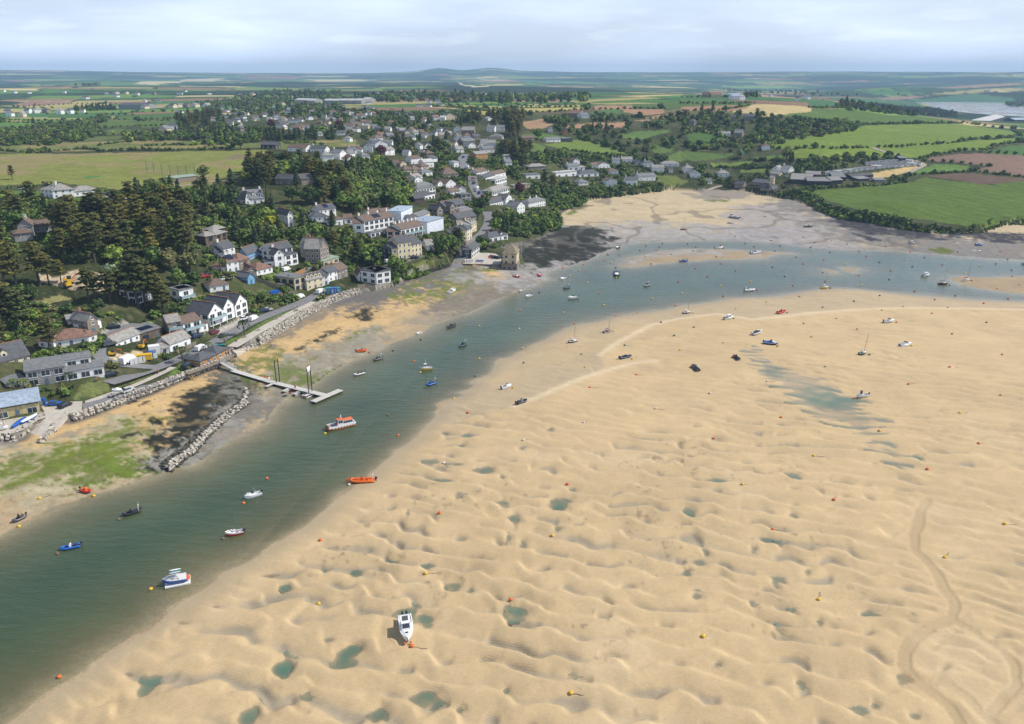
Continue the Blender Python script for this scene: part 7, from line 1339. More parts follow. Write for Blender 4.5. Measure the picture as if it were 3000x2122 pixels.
boat('B3',1082,440,1190,430,'yellow fishing boat with white wheelhouse and mast mid channel','fishing_boat',lambda L,r:(hull(L,L*.36,1.1,'yellow','white',r,.55,.9,'white'),cabin(r,L*.02,L*.3,L*.25,1.1,1.35),MB().tube([(L*.05,0,2.4),(L*.05,0,4.4)],.04,5).build('mast',BC['white'],r)))
boat('B3',1132,590,1225,562,'bright blue inflatable boat below the yellow fishing boat','inflatable_boat',R_('blue','navy','blue',aframe=1))
boat('B3',1446,222,1510,192,'dark inflatable boat seen bow-on in mid channel','inflatable_boat',R_('dgrey','black','navy',aframe=1))
boat('B3',1330,42,1405,16,'dark inflatable boat with two seats near the grey foreshore','inflatable_boat',R_('black','dgrey','black',seats=2))
boat('B3',442,495,544,466,'pale grey inflatable boat with tan seats right of the pontoon','inflatable_boat',R_('lgrey','wood','wood',seats=2))
boat('B3',626,352,714,326,'dark green inflatable boat left of the yellow fishing boat','inflatable_boat',R_('dgrey','green','dgrey',aframe=1))
boat('B3',574,262,466,264,'orange inflatable boat beached on the shingle beyond the pontoon','inflatable_boat',R_('orange','red','red'),heel=3)
boat('B3',1042,98,1092,76,'small white dinghy lying at the edge of the shingle','dinghy',dinghy('white'))
boat('B3',1944,590,1852,622,'white open motor boat on the sand near the channel edge','motor_boat',M_('white','open'),heel=-6)
boat('B3',2090,730,1986,768,'black inflatable boat with console on the sand below the white motor boat','inflatable_boat',R_('black','dgrey','grey',seats=2),heel=4)
def cruiser(L,r):
 L=7.4;hull(L,2.7,1.25,'white','white',r,.42,.95)
 cabin(r,-L*.2,L*.2,2.1,1.15,1.45,'white','white',.75)
 t=MB();t.box(-L*.17,L*.02,-.55,.55,2.69,2.74,0);t.build('roof_hatch',BC['dgrey'],r)
 k=MB();k.rings([[(x,w,1.45),(x,w*.5,1.62),(x,-w*.5,1.62),(x,-w,1.45)]for x,w in((L*.2,1.0),(L*.33,.75),(L*.45,.25))],0);k.build('foredeck',BC['white'],r);g=MB();g.box(L*.28,L*.33,-.25,.25,1.6,1.68,0);g.build('deck_hatch',BC['black'],r)
 rl=MB()
 for s in(1,-1):rl.tube([(L*.1,s*1.2,2.0),(L*.3,s*.95,2.1),(L*.47,s*.3,2.2)],.03,4)
 rl.build('bow_rail',M_alu,r);outboard(r,-L/2,1.0,'black',1.1,.4);outboard(r,-L/2,1.0,'black',1.1,-.4)
 f=MB()
 for s in(.55,-.55):f.ball((L*.5,s,.45),.2,.2,.28,0,8,5)
 f.build('fender',BC['orange'],r)
boat('B7',1112,1075,1098,965,'large white cabin cruiser aground bow-on among the sand pools','cabin_cruiser',cruiser,heel=3,Lmin=7)
boat('B4',818,552,704,564,'navy inflatable boat with black cover on smooth sand','inflatable_boat',R_('navy','grey',cover='black'),heel=4)
boat('B4',1404,640,1462,688,'black inflatable boat pointing up the bank on smooth sand','inflatable_boat',R_('black','dgrey','teal',seats=2),heel=5)
boat('B4',1800,542,1854,580,'black inflatable boat beside the blue-green lagoon','inflatable_boat',R_('black','dgrey','black',seats=2),heel=-5)
boat('B4',1796,168,1708,188,'white cabin cruiser on the sand near the top of the bank','cabin_cruiser',M_('white','cabin'),heel=5)
boat('B4',2076,310,1986,340,'white speedboat with black cover on the sand','speedboat',M_('white','none',cov='black',mot='white'),heel=-6)
boat('B4',2226,428,2092,412,'navy bowrider with white deck and blue cover on the sand','bowrider',M_('navy','cuddy',stripe='white',cov='blue'),heel=6)
boat('B5',286,42,220,58,'red inflatable boat on the sand at the top of the bank','inflatable_boat',R_('red','orange','red'),heel=4)
boat('B4',302,396,214,410,'white and blue sailing boat on wet sand by the channel','sailing_boat',S_('navy',6.5),heel=8)
boat('B4',622,302,550,316,'small blue sailing dinghy with bare mast on wet sand','sailing_dinghy',S_('blue',5.0,cabin_=0,cov='blue',dk='wood'),heel=8)
boat('B4',1388,122,1312,132,'navy sailing boat with red sail cover at the channel edge','sailing_boat',S_('navy',8.0,cov='white'),heel=6)
boat('B5',1205,124,1116,132,'white speedboat on the open sand towards the right','speedboat',M_('white','cuddy'),heel=-5)
boat('B5',1345,312,1250,328,'white speedboat with grey canopy on the open sand','speedboat',M_('white','cuddy',cov='grey'),heel=6)
boat('B5',970,392,905,404,'green sailing boat leaning on the sand above the lagoon','sailing_boat',S_('green',8.2),heel=8)
boat('B5',886,768,984,758,'white workboat with black arch standing in the lagoon edge','workboat',lambda L,r:(motor(L,L*.34,.95,'white',r,'none'),cabin(r,L*.08,L*.2,L*.18,.9,1.3,'dgrey','black',.1)))
boat('B2',652,844,586,848,'yellow sailing boat with white cabin at the edge of the far shallows','sailing_boat',S_('yellow',8.0))
boat('B2',1500,738,1440,748,'white cabin cruiser afloat at the right of the far channel','cabin_cruiser',M_('white','cabin',stripe='blue'))
boat('B2',1655,812,1576,814,'dark sailing boat with brown sail cover by the right sandbar','sailing_boat',S_('black',8.0,cov='maroon',dk='wood'))
boat('B2',1836,782,1780,786,'white sailing boat aground on the right sandbar','sailing_boat',S_('white',9.0,cov='red'),heel=5)
boat('B2',1376,470,1330,468,'small white cabin boat on the mud below the far hedge bank','cabin_boat',M_('white','cabin'),heel=6)
boat('B2',1950,486,1888,486,'bright blue cabin boat on the far mud','cabin_boat',M_('blue','cabin'),heel=4)
boat('B2',1930,536,1856,534,'white open boat lying on the far mud below the blue cabin boat','open_boat',dinghy('white'),heel=12)
boat('B2',520,332,446,332,'dark inflatable boat alone on the far grey flats','inflatable_boat',R_('dgrey','teal','black'))
boat('B1',2224,584,2140,596,'grey inflatable boat at the right end of the mid-channel sandbar','inflatable_boat',R_('lgrey','grey','dgrey',seats=2))
boat('B2',2275,644,2330,642,'dark boat cut off by the right edge on the far channel','inflatable_boat',R_('navy','grey'))
boat('B1',2178,920,2086,926,'white inflatable boat with white console in the shallows','inflatable_boat',R_('white','lgrey','white',aframe=1))
boat('B1',1496,664,1570,660,'blue inflatable boat against the mid-channel sandbar','inflatable_boat',R_('blue','teal','navy',seats=2))
boat('B1',1890,546,1820,548,'white open boat with dark seats beyond the mid-channel sandbar','open_boat',M_('white','open'))
boat('B1',936,800,938,762,'dark blue motor boat pointing at the camera in the far channel','motor_boat',M_('navy','cuddy',cov='navy'),Lmin=6)
boat('B1',1182,888,1232,874,'grey-blue inflatable boat alone in the middle of the far channel','inflatable_boat',R_('grey','navy','dgrey',aframe=1))
boat('B1',500,1000,594,990,'white speedboat with black canopy hoop in the far channel','speedboat',M_('white','cuddy',stripe='black',cov=None))
boat('B1',456,912,515,898,'navy inflatable boat off the red boats on the shore','inflatable_boat',R_('navy','black','grey',aframe=1))
boat('B1',438,828,474,812,'small white motor boat nearest the dark weedy rocks','motor_boat',M_('white','open'))
boat('B1',124,988,172,968,'small white motor boat close off the grey foreshore','motor_boat',M_('white','open',stripe='grey'))
boat('B1',66,936,100,918,'grey upturned dinghy on the grey foreshore','dinghy',dinghy('lgrey','lgrey'),heel=10)
boat('B1',76,812,10,798,'red inflatable boat on the sand below the boathouse','inflatable_boat',R_('red','orange','white'))
boat('B1',252,802,250,778,'red and white inflatable boat end-on below the boathouse','inflatable_boat',R_('red','white','white'),Lmin=5)
boat('B1',2040,282,1956,270,'grey landing craft with square bow on the far flats','landing_craft',lambda L,r:(hull(max(L,9),3.2,1.2,'grey','grey',r,.75,.45),cabin(r,-L*.42,-L*.25,2,1.2,2,'lgrey')))
boat('B1',1990,324,1932,322,'small pale sailing boat below the grey landing craft','sailing_boat',S_('cream',6.0),heel=8)
boat('B1',1560,382,1512,380,'maroon sailing boat with bare mast on the far flats','sailing_boat',S_('maroon',8.0,cabin_=0,cov='maroon',dk='wood'),heel=6)
boat('B1',934,548,962,538,'dark boat at the water edge of the grey mud','motor_boat',M_('navy','cuddy'))
boat('B1',960,64,988,64,'white boat drawn up under the shore hedge of the cove','motor_boat',M_('white','cuddy'),Lmin=5)
boat('A6',1086,1158,1040,1178,'white two-masted sailing boat aground on the green weed','sailing_boat',S_('white',8.0,two=1),heel=7,Lmin=6.5)
def gig(c1,c2):
 def f(L,r):
  for nm,c,z0,z1,w in(('hull',c1,.1,.62,1),('cover',c2,.62,.95,1)):
   b=MB();b.rings([[(L*(t-.5),.85*math.sin(math.pi*min(1,.06+t*.9))**.6,.62),(L*(t-.5),.5*math.sin(math.pi*min(1,.06+t*.9)),z1 if nm=='cover' else.1),(L*(t-.5),-.5*math.sin(math.pi*min(1,.06+t*.9)),z1 if nm=='cover' else.1),(L*(t-.5),-.85*math.sin(math.pi*min(1,.06+t*.9))**.6,.62)]for t in[i/10 for i in range(11)]],0);b.build(nm,BC[c],r,True)
 return f
boat('C7',285,985,580,775,'long blue rowing gig with blue cover on the club yard','rowing_gig',gig('blue','blue'),z=4.55)
boat('C7',485,890,835,700,'long rowing gig with white cover on the club yard','rowing_gig',gig('blue','white'),z=4.55)
boat('C7',190,985,-30,1020,'white sailing dinghy under cover at the left edge of the club yard','sailing_dinghy',S_('white',7.0,cabin_=0,dk='white'),z=4.6)
boat('A7',1075,1008,1172,1000,'white speedboat on a road trailer behind the silver car','speedboat',M_('white','none',cov='white',mot='black'),z=5.4)
for i,(bx_,by_,sx,sy,c)in enumerate([(1280,1338,1352,1304,'white'),(1342,1352,1428,1326,'red'),(1388,1374,1464,1340,'teal'),(1468,1386,1550,1358,'lgrey'),(1516,1404,1600,1366,'white')]):
 boat('A8',sx,sy,bx_,by_,['first white dinghy along the pontoon from the shore','dinghy with red trim moored to the pontoon','dinghy with blue-green inside moored to the pontoon','pale grey dinghy moored to the pontoon','last white dinghy along the pontoon near its outer end'][i],'dinghy',dinghy('white' if c in('red','teal')else c,c,'black'),group='dinghies moored to the pontoon')
boat('A8',1022,1172,1104,1188,'white dinghy with orange floor lying behind the pontoon','dinghy',dinghy('white','orange'))
boat('A6',1365,882,1300,878,'small boat under blue cover on the quay','dinghy',gig('white','blue'),z=3.7,Lmin=5)
for i,x in enumerate((1195,1222,1245)):boat('A6',x,868,x+8,884,'small white dinghy stored upright on the quay edge','dinghy',dinghy('white'),z=3.7,Lmin=3,group='white dinghies stored on the quay')
# ------------------------------------------------------------------ mooring buoys
BUO={'B6':'688,434,b 332,632,b 1291,546,b 1410,340,o 1545,196,o 873,836,y 343,1345,o 543,297,y 229,313,y 110,474,y','B7':'537,407,o 525,826,y 1231,627,y 1322,228,o 1790,799,o 1140,1106,o 2065,377,y 2165,38,o 2187,1415,y','B3':'170,1032,y 768,858,b 866,1051,o 398,1518,w 1017,345,o 1075,450,y 1120,595,g 1597,484,g 1395,697,y 1637,320,y 1637,17,y 2050,222,y 2018,44,w 2060,362,g 1960,596,y 1530,835,o 2057,1098,w 1300,1318,w 815,244,d 592,264,r 1080,148,d 1107,72,o','B4':'1243,50,o 875,123,o 671,151,o 274,226,o 555,48,y 168,118,y 1413,124,y 1104,214,d 1420,262,g 1231,341,g 755,426,g 338,513,g 374,636,y 828,555,y 649,298,y 867,709,o 420,830,o 360,1168,w 1049,1034,w 1573,886,w 1610,1321,o 2257,1119,o 2123,773,w 1703,400,y 1288,470,y 1823,86,y 2117,19,y 1800,178,g 2222,435,o 1390,636,o 1788,542,o','B5':'303,50,g 721,97,y 1103,26,y 1522,55,o 1223,130,o 892,188,o 508,254,o 443,142,b 1980,131,d 1690,229,d 2112,393,o 1671,497,o 1325,640,o 2101,733,y 1754,883,y 1913,1141,o 1483,1356,o 1081,1033,y 528,1244,y 863,764,o 630,491,w 1352,318,y 996,392,g','B8':'345,231,y 876,320,o 522,493,o 787,898,y 118,1112,y 1864,460,y 1517,655,y','B2':'121,245,r 170,448,d 440,418,r 535,464,d 680,449,y 243,490,d 502,504,d 202,535,d 380,585,d 663,547,d 909,537,b 970,580,r 612,609,r 437,642,r 180,670,d 797,642,y 1080,629,d 1298,612,y 1459,590,d 1357,665,d 1610,646,r 1924,662,y 2058,642,d 2192,694,r 2196,748,r 1176,702,r 907,740,r 603,715,b 283,747,d 1162,775,d 352,825,r 53,862,r 624,792,r 928,821,y 1376,873,r 1718,910,b 2163,933,r 1545,946,b 1957,976,r 1083,911,g 867,958,g 604,1009,g 1283,1002,y 1654,1010,r 2072,850,y 2262,818,y 1797,719,y 1855,784,r 1670,820,b 666,846,d 129,964,y 407,920,r 1497,738,y 1340,541,r 1131,498,r 1738,543,d 2096,540,r 2158,603,d 810,478,b','B1':'961,608,r 825,652,o 888,671,y 645,689,o 458,720,o 608,741,y 518,791,y 675,853,y 929,720,d 936,806,y 782,947,o 245,940,d 1247,688,d 1198,619,y 1295,563,r 1425,605,b 1624,568,b 1646,724,r 1872,684,r 1832,624,d 1754,798,r 1872,882,y 2005,748,r 2136,842,y 1491,847,r 1523,949,y 1256,996,y 824,1055,y 463,1120,y 76,1104,o 64,1266,w 1893,975,r 2199,919,r 1648,534,d 1870,514,r 2089,500,d 2171,532,d 1574,506,d 1348,502,d 1321,535,d 1200,524,d 1147,566,d 860,603,d 2065,285,r 2000,440,r 2272,262,r 1895,545,d 241,722,g 318,753,y'}
BCN={'o':('orange','orange'),'y':('yellow','yellow'),'g':('green','green'),'w':('white','cream'),'d':('dark','black'),'r':('red','red'),'b':('weed-stained brown','brown')}
BYM={}
for k,(nm,c)in BCN.items():
 b=MB();b.rings([[(r*math.cos(a),r*math.sin(a),z)for a in[i*math.pi/6 for i in range(12)]]for r,z in((.22,-.02),(.42,.1),(.47,.3),(.42,.5),(.24,.6),(.13,.56))],0);BYM[k]=b.mesh('body',BC[c],True)
b=MB();b.tube([(.13*math.cos(a),0,.66+.13*math.sin(a))for a in[i*math.pi/5 for i in range(11)]],.03,5);EYEM=b.mesh('mooring_eye',M_alu)
b=MB();b.tube([(.4,0,.12),(1.1,.35,.07),(2.0,.3,.06),(3.2,.9,.05)],.05,5);ROPM=b.mesh('rope',M_rope)
seen=[]
for t,s in BUO.items():
 for e in s.split():
  x,y,k=e.split(',');q=Q(t,float(x),float(y))
  if any((q[0]-a)**2+(q[1]-b_)**2<30 for a,b_,*_ in seen):continue
  seen.append((q[0],q[1],k))
USED={}
for qx_,qy_,k in sorted(seen,key=lambda s:-s[1]):
 p=P(qx_,qy_+3*(qy_>1000));g=G(p.x,p.y);fl_=g<.03
 nb=sorted(BOATS,key=lambda b:(b[0]-qx_)**2+((b[1]-qy_)*2)**2)[:5]
 lab=None
 for bq in nb:
  dx,dy=qx_-bq[0],(qy_-bq[1])*1.6
  rel=('right of' if dx>0 else 'left of')if abs(dx)>abs(dy)else('in front of' if dy>0 else 'beyond')
  sl_b=brief(bq[2],[q[2]for q in BOATS],8 if fl_ else 7)
  cand='%s buoy %s %s the %s'%(BCN[k][0],'afloat' if fl_ else 'on the sand',rel,sl_b)
  if cand not in USED:lab=cand;break
 if lab is None:lab=cand
 grp=BCN[k][0]+' mooring buoys';USED[lab]=USED.get(lab,0)+1
 o=empty('mooring_buoy',(p.x,p.y,g-.06 if not fl_ else-.18),rnd.uniform(-.5,.9),lab,'buoy',grp)
 bs=.88 if qy_>900 else 1.0;o.scale=(bs,)*3
 link('body',BYM[k],o);d=math.hypot(p.x,p.y)
 if d<420:link('mooring_eye',EYEM,o)
 if d<330 and not fl_:link('rope',ROPM,o)
 # ------------------------------------------------------------------ vehicles
def extr(b,prof,w0,w1,mi):
 zs=[z for x,z in prof];lo,hi=min(zs),max(zs)
 ww=lambda z:w0+(w1-w0)*(z-lo)/(hi-lo)
 b.rings([[(x,s*ww(z),z)for x,z in prof]for s in(-1,1)],mi)
WHM=MB().tube([(0,-.11,0),(0,.11,0)],.32,12).mesh('wheel',M_rub)
CARK={'car':([(-2.1,.3),(2.1,.3),(2.15,.62),(1.95,.8),(1.0,.92),(-1.95,.95),(-2.15,.75)],[(-1.85,.93),(1.0,.93),(.35,1.45),(-1.2,1.48)],4),'suv':([(-2.25,.35),(2.25,.35),(2.3,.75),(2.1,.98),(1.1,1.1),(-2.2,1.15),(-2.3,.8)],[(-2.1,1.12),(1.1,1.12),(.45,1.72),(-1.9,1.76)],4),'van':([(-2.4,.3),(2.3,.3),(2.35,.8),(1.9,1.1),(1.25,1.9),(-2.35,1.95),(-2.4,.8)],[(1.28,1.2),(1.86,1.14),(1.36,1.76),(1.16,1.8)],2)}
CM={}
def car(kind,col,loc,rz,label,sc_=1.0,group='parked cars and vans'):
 o=empty('parked_'+kind if kind!='car' else 'parked_car',loc,rz,label,'van' if kind=='van' else 'car',group);o.scale=(sc_,)*3
 if(kind,col)not in CM:
  a,g,_=CARK[kind];b=MB();extr(b,a,.9,.86,0)
  if kind!='van':b.box(g[3][0]+.1,g[2][0]-.1,-.66,.66,g[2][1]+.0,g[2][1]+.06,0)
  w=MB();extr(w,g,.84 if kind!='van' else.87,.66 if kind!='van' else.8,0);l=MB()
  for s in(1,-1):l.box(a[2][0]-.1,a[2][0]+.02,s*.6-.18,s*.6+.18,a[2][1]-.12,a[2][1]+.04,0)
  CM[kind,col]=(b.mesh('body',BC[col]),w.mesh('windows',M_glass),l.mesh('headlights',BC['lgrey']))
 for n,m in zip(('body','window','headlight'),CM[kind,col]):link(n,m,o)
 for x in(-1.35,1.35):
  for s in(1,-1):link('wheel',WHM,o,Matrix.Translation((x,s*.8,.33)))
 return o
CARS=[('A7',1045,372,1130,366,'suv','black','black car on the gravel parking above the cottage'),('A7',1010,545,1085,530,'suv','dgrey','dark car half behind the white cottage shrubs'),('A7',1010,822,1108,812,'suv','black','black car beside the restaurant'),('C7',1090,462,1372,440,'car','blue','bright blue car in the club yard'),('C7',1375,520,1550,445,'car','black','black car in the club yard'),('A7',1185,985,1258,958,'car','lgrey','silver car towing the boat trailer on the lower lane'),('A7',1745,778,1820,748,'suv','black','black car beside the timber pontoon building'),('A7',1880,588,1945,560,'van','white','white van on the shore road near the palm'),('A7',1160,718,1282,678,'van','white','long white van at the building plot'),('A7',1840,460,1905,450,'suv','navy','dark blue car on the drive of the white balcony house'),('A7',1995,420,2080,408,'suv','maroon','dark red car on the drive of the white balcony house'),('A7',2092,462,2165,430,'car','dgrey','grey car driving on the shore road'),('A8',785,520,862,520,'car','white','white car in front of the three-gabled terrace'),('A8',850,495,925,490,'car','black','black car in front of the three-gabled terrace'),('A8',890,550,968,512,'van','white','white van with blue rear parked by the shore road'),('A8',1000,435,1090,432,'suv','navy','dark car in the lay-by behind the hedge'),('A8',1070,425,1112,420,'car','lgrey','silver car in the lay-by behind the hedge'),('A8',1422,295,1482,275,'van','white','white van beside the grey shed on the shore road'),('A8',1650,245,1705,215,'van','white','white and blue van near the blue skips'),('A8',335,52,410,40,'car','red','red car above the weathered bungalow'),('A8',400,30,452,20,'car','black','black car next to the red car'),('A8',570,82,640,68,'car','white','left white car above the weathered bungalow'),('A8',630,72,680,62,'car','white','right white car above the weathered bungalow'),('A5',1042,1330,1110,1318,'van','white','white van in the garage under the large white house'),('C8',780,985,828,965,'van','white','white van left of the cream terrace'),('C8',980,965,1060,958,'car','navy','dark blue car in front of the cream terrace'),('C8',1190,910,1280,900,'suv','black','black car in front of the cream terrace steps'),('C8',950,968,1000,966,'car','white','white car in front of the cream terrace'),('C8',90,540,165,525,'car','navy','dark car left of the long white terrace'),('A6',1455,848,1500,845,'suv','black','left black car beside the boathouse'),('A6',1500,852,1540,842,'suv','black','right black car beside the boathouse'),('A6',1432,838,1465,832,'car','red','red car on the quay'),('A6',1400,612,1425,605,'car','red','red car at the bend of the quay road'),('C1',1650,575,1675,560,'car','dgrey','dark grey car, top one parked on the village street'),('C1',1690,668,1725,640,'van','white','white van parked on the village street'),('C1',1680,705,1715,685,'car','lgrey','silver car parked on the village street'),('C1',1740,728,1768,705,'car','white','white car parked right on the village street'),('C1',1745,748,1775,730,'car','blue','blue car parked on the village street'),('C1',1785,815,1820,785,'suv','maroon','dark red car low on the village street'),('C1',1800,868,1840,840,'car','white','white car, lowest on the village street'),('C1',1535,320,1565,290,'van','white','white van at the foot of the upper street'),('C1',1468,138,1495,125,'car','blue','blue car driving on the upper street'),('C1',1610,520,1690,518,'car','red','red car at the top of the village street'),('A4',985,240,1015,236,'car','navy','dark car by the golf club house'),('A4',1050,312,1090,306,'car','red','red car below the golf club house'),('A4',1158,290,1200,285,'car','white','white car in the golf car park'),('A4',1195,302,1238,296,'car','blue','blue car in the golf car park'),('A4',1240,332,1282,328,'car','lgrey','silver car in the golf car park'),('A4',1400,352,1440,358,'car','navy','dark car at the left end of the roadside parking'),('A4',1468,362,1508,368,'car','red','red car in the roadside parking'),('A4',1540,378,1585,388,'car','black','black car in the roadside parking'),('A4',1600,392,1642,398,'car','white','white car in the roadside parking'),('A4',1725,386,1765,384,'car','dgrey','grey car on the road past the lamp post'),('C5',1830,455,1880,450,'car','white','white car in the farm yard')]
for t,x1,y1,x2,y2,k,c,lab in CARS:
 a,b=P(*Q(t,x1,y1)),P(*Q(t,x2,y2));m=(a+b)/2
 if t=='C7':m.z=4.44
 zr=max([p.z+.06 for c_,w_,s_ in RC.values()for p in c_ if(p-m).length<5]+[G(m.x,m.y)])
 car(k,c,(m.x,m.y,zr if t!='C7' else m.z),math.atan2(b.y-a.y,b.x-a.x),lab,1.35 if 'long white' in lab else 1.0)
a,b=P(*Q('A7',1110,1012)),P(*Q('A7',1185,992));m=(a+b)/2
o=empty('boat_trailer',(a.x,a.y,4.5),math.atan2(b.y-a.y,b.x-a.x),'grey road trailer under the white speedboat','trailer')
MB().box(-2.6,3.2,-.06,.06,.45,.58).box(-2.2,-.2,-.9,.9,.4,.5).build('frame',M_alu,o)
for s in(1,-1):link('wheel',WHM,o,Matrix.Translation((-1.2,s*1.0,.33)))
# ------------------------------------------------------------------ shore works: stone walls, slips, pontoon
M_gran=mat('pale_granite',(.43,.39,.33),.9,var=.4,scale=.6);M_wrock=mat('weedy_rock',(.085,.08,.06),.95,var=.35,scale=.8)
CLD=0
def rocks(name,pts,rows,size,label,spread=.9,z0=None,mats=(None,None),step=None):
 b=MB()
 for p in resamp(pts,step or size*.85):
  for r,(off,dz,mi)in enumerate(rows):
   s=size*rnd.uniform(.6,1.05);c=(p.x+rnd.uniform(-.4,.4)*spread+off*p_n[0],p.y+rnd.uniform(-.4,.4)*spread+off*p_n[1],(p.z if z0 is None else z0)+dz+rnd.uniform(-.2,.2))
   M=Matrix.Translation(c)@Euler((rnd.uniform(-.4,.4),rnd.uniform(-.4,.4),rnd.uniform(0,3))).to_matrix().to_4x4()
   v=[(x*s*.5*rnd.uniform(.75,1.2),y*s*.42*rnd.uniform(.75,1.2),z*s*.36*rnd.uniform(.75,1.2))for z in(-1,1)for x,y in((-1,-1),(1,-1),(1,1),(-1,1))]
   b.add(v,[(3,2,1,0),(4,5,6,7),(0,1,5,4),(1,2,6,5),(2,3,7,6),(3,0,4,7)],mi,M)
 return tag(b.build(name,[M_gran,M_wrock]),label,'sea wall')
p_n=(.80,-.60)
def W(t,pts,z):return[Vector((*plane(*Q(t,*p),z),z))for p in pts]
rocks('boulder_sea_wall',W('A7',[(430,1250),(560,1320),(640,1230),(700,1240),(850,1190),(980,1140),(1150,1075),(1400,985),(1650,880),(1790,830),(1930,775),(2050,735)][2:],2.2),[(2.6,-.9,1),(2.3,-.4,1),(2.0,.2,1),(1.6,.9,0),(1.2,1.6,0),(.6,2.2,0)],1.15,'long boulder sea wall below the lower lane')
rocks('boulder_retaining_wall',W('A7',[(-60,1440),(0,1425),(120,1400),(190,1370),(280,1310),(360,1260),(430,1225)],3),[(1.8,-1.2,1),(1.5,-.5,0),(1.1,.2,0),(.8,.8,0),(.3,1.3,0)],1.3,'boulder wall holding the club yard left of the slipway')
rocks('boulder_slip_wall',W('A7',[(640,1225),(545,1320),(470,1400),(400,1465)],2.0),[(1.1,-.8,1),(.5,.1,1),(0,.9,0),(-.3,1.5,0)],1.4,'boulder wall along the right side of the slipway')
rocks('rock_revetment',W('A8',[(1010,785),(1150,690),(1300,610),(1500,480),(1700,378),(1800,325),(1950,272),(2120,220)],2.6),[(2.6,-1.4,1),(2.0,-.9,0),(1.4,-.4,0),(.8,.1,0),(.2,.6,0),(-.4,1.1,0),(-1.0,1.6,0),(-1.6,1.95,0)],1.0,'steep pale rock revetment beside the promenade')
rocks('rock_ramp_wall',W('A8',[(620,1010),(690,955),(780,915),(900,870),(1010,835)],1.8),[(1.2,-.6,1),(.6,.1,0),(0,.8,0),(-.5,1.5,0)],1.2,'rough rock wall below the small beach ramp')
rocks('rock_groyne',W('A7',[(2330,1060),(2200,1150),(2080,1240),(1980,1330),(1900,1420),(1800,1520),(1690,1590),(1590,1680)],.9),[(-3,-.4,1),(-2,-.2,1),(-1,.0,1),(0,.2,0),(.8,.1,0),(1.6,-.2,0),(2.4,-.5,1)],.9,'long groyne of pale boulders along the channel edge')
rocks('curved_rock_groyne',W('A8',[(600,1040),(680,1130),(770,1210),(830,1300),(840,1380),(790,1450),(720,1531),(560,1640)],.9),[(-.9,-.2,1),(0,.1,1),(.9,-.2,1),(.2,.1,0)],1.1,'curved line of weedy boulders beside the pontoon')
def slab(name,pts,label,cat,m=M_conc,th=1.2):
 v=[Vector((*plane(*Q(t,x,y),z),z))for t,x,y,z in pts];n=len(v)
 b=MB();b.add(v+[p-Vector((0,0,th))for p in v],[tuple(range(n))[::-1],tuple(range(n,2*n))]+[(i,(i+1)%n,n+(i+1)%n,n+i)for i in range(n)],0)
 o=b.build(name,m);bm=bmesh.new();bm.from_mesh(o.data);bmesh.ops.recalc_face_normals(bm,faces=bm.faces);bm.to_mesh(o.data);bm.free()
 return tag(o,label,cat)
slab('concrete_slipway',[('C7',1040,705,4.46),('C7',1510,668,4.46),('C7',905,1325,1.5),('C7',690,1325,1.5),('C7',470,1255,1.5)],'wide pale concrete slipway running down to the weedy beach','slipway')
slab('stone_slipway',[('A6',1105,868,3.7),('A6',1178,872,3.7),('A6',1168,976,1.4),('A6',1110,966,1.4),('A6',1040,936,1.4)],'old stone slipway at the foot of the quay road','slipway',mat('wet_setts',(.22,.2,.17),.9,var=.25,scale=1.2))
slab('beach_ramp',[('A8',690,870,4.3),('A8',790,845,4.3),('A8',1022,824,1.5),('A8',900,862,1.8),('A8',740,905,3.8)],'narrow concrete ramp curving down to the beach by the pontoon','ramp')
M_plank=mat('grey_planks',(.50,.48,.44),.9,var=.15,scale=2);M_dark=mat('tarred_timber',(.035,.03,.028),.9,var=.3);M_galv=mat('galvanised_steel',(.55,.56,.57),.5,.3);M_timb=mat('weathered_timber',(.25,.21,.16),.9,var=.25)
po=empty('pontoon',(*P(*Q('A8',1400,1300)).to_2d(),0),0,'grey plank pontoon leading from the beach out to a cross pier','pontoon')
def strip(nm,t,a,b,w,z,par,m=M_plank,th=.18,z2=None):
 if z2=='g':za,z2=P(*Q(t,*a)).z+z,P(*Q(t,*b)).z+z;z=za
 a=Vector((*plane(*Q(t,*a),z),z));b=Vector((*plane(*Q(t,*b),z2 or z),z2 or z));d=(b-a);n=Vector((-d.y,d.x,0)).normalized()*w/2;L=par.location if par else Vector()
 v=[a-n-L,a+n-L,b+n-L,b-n-L];bb=MB();bb.add(v+[p-Vector((0,0,th))for p in v],[(0,3,2,1),(4,5,6,7),(0,1,5,4),(1,2,6,5),(2,3,7,6),(3,0,4,7)],0)
 o=bb.build(nm,m,par);bm=bmesh.new();bm.from_mesh(o.data);bmesh.ops.recalc_face_normals(bm,faces=bm.faces);bm.to_mesh(o.data);bm.free();return a,b
for a,b,w in[((690,1088),(1140,1222),2.2),((1140,1222),(1770,1378),2.3),((1595,1440),(1905,1308),2.4),((1068,1272),(1140,1240),1.1),((1258,1325),(1330,1288),1.1),((1382,1358),(1445,1322),1.1),((1500,1378),(1560,1350),1.1)]:
 strip('deck','A8',a,b,w,.75,po,z2='g');strip('float','A8',a,b,w*.85,.565,po,M_dark,.4,'g')
gw=empty('gangway',(*plane(*Q('A8',630,1030),3),3),0,'white railed gangway sloping from the timber building to the pontoon','gangway')
a,b=strip('deck','A8',(540,985),(720,1085),1.5,4.7,gw,M_plank,.15,P(*Q('A8',720,1085)).z+.9)
d=(b-a);n=Vector((-d.y,d.x,0)).normalized()*.75;L_=gw.location
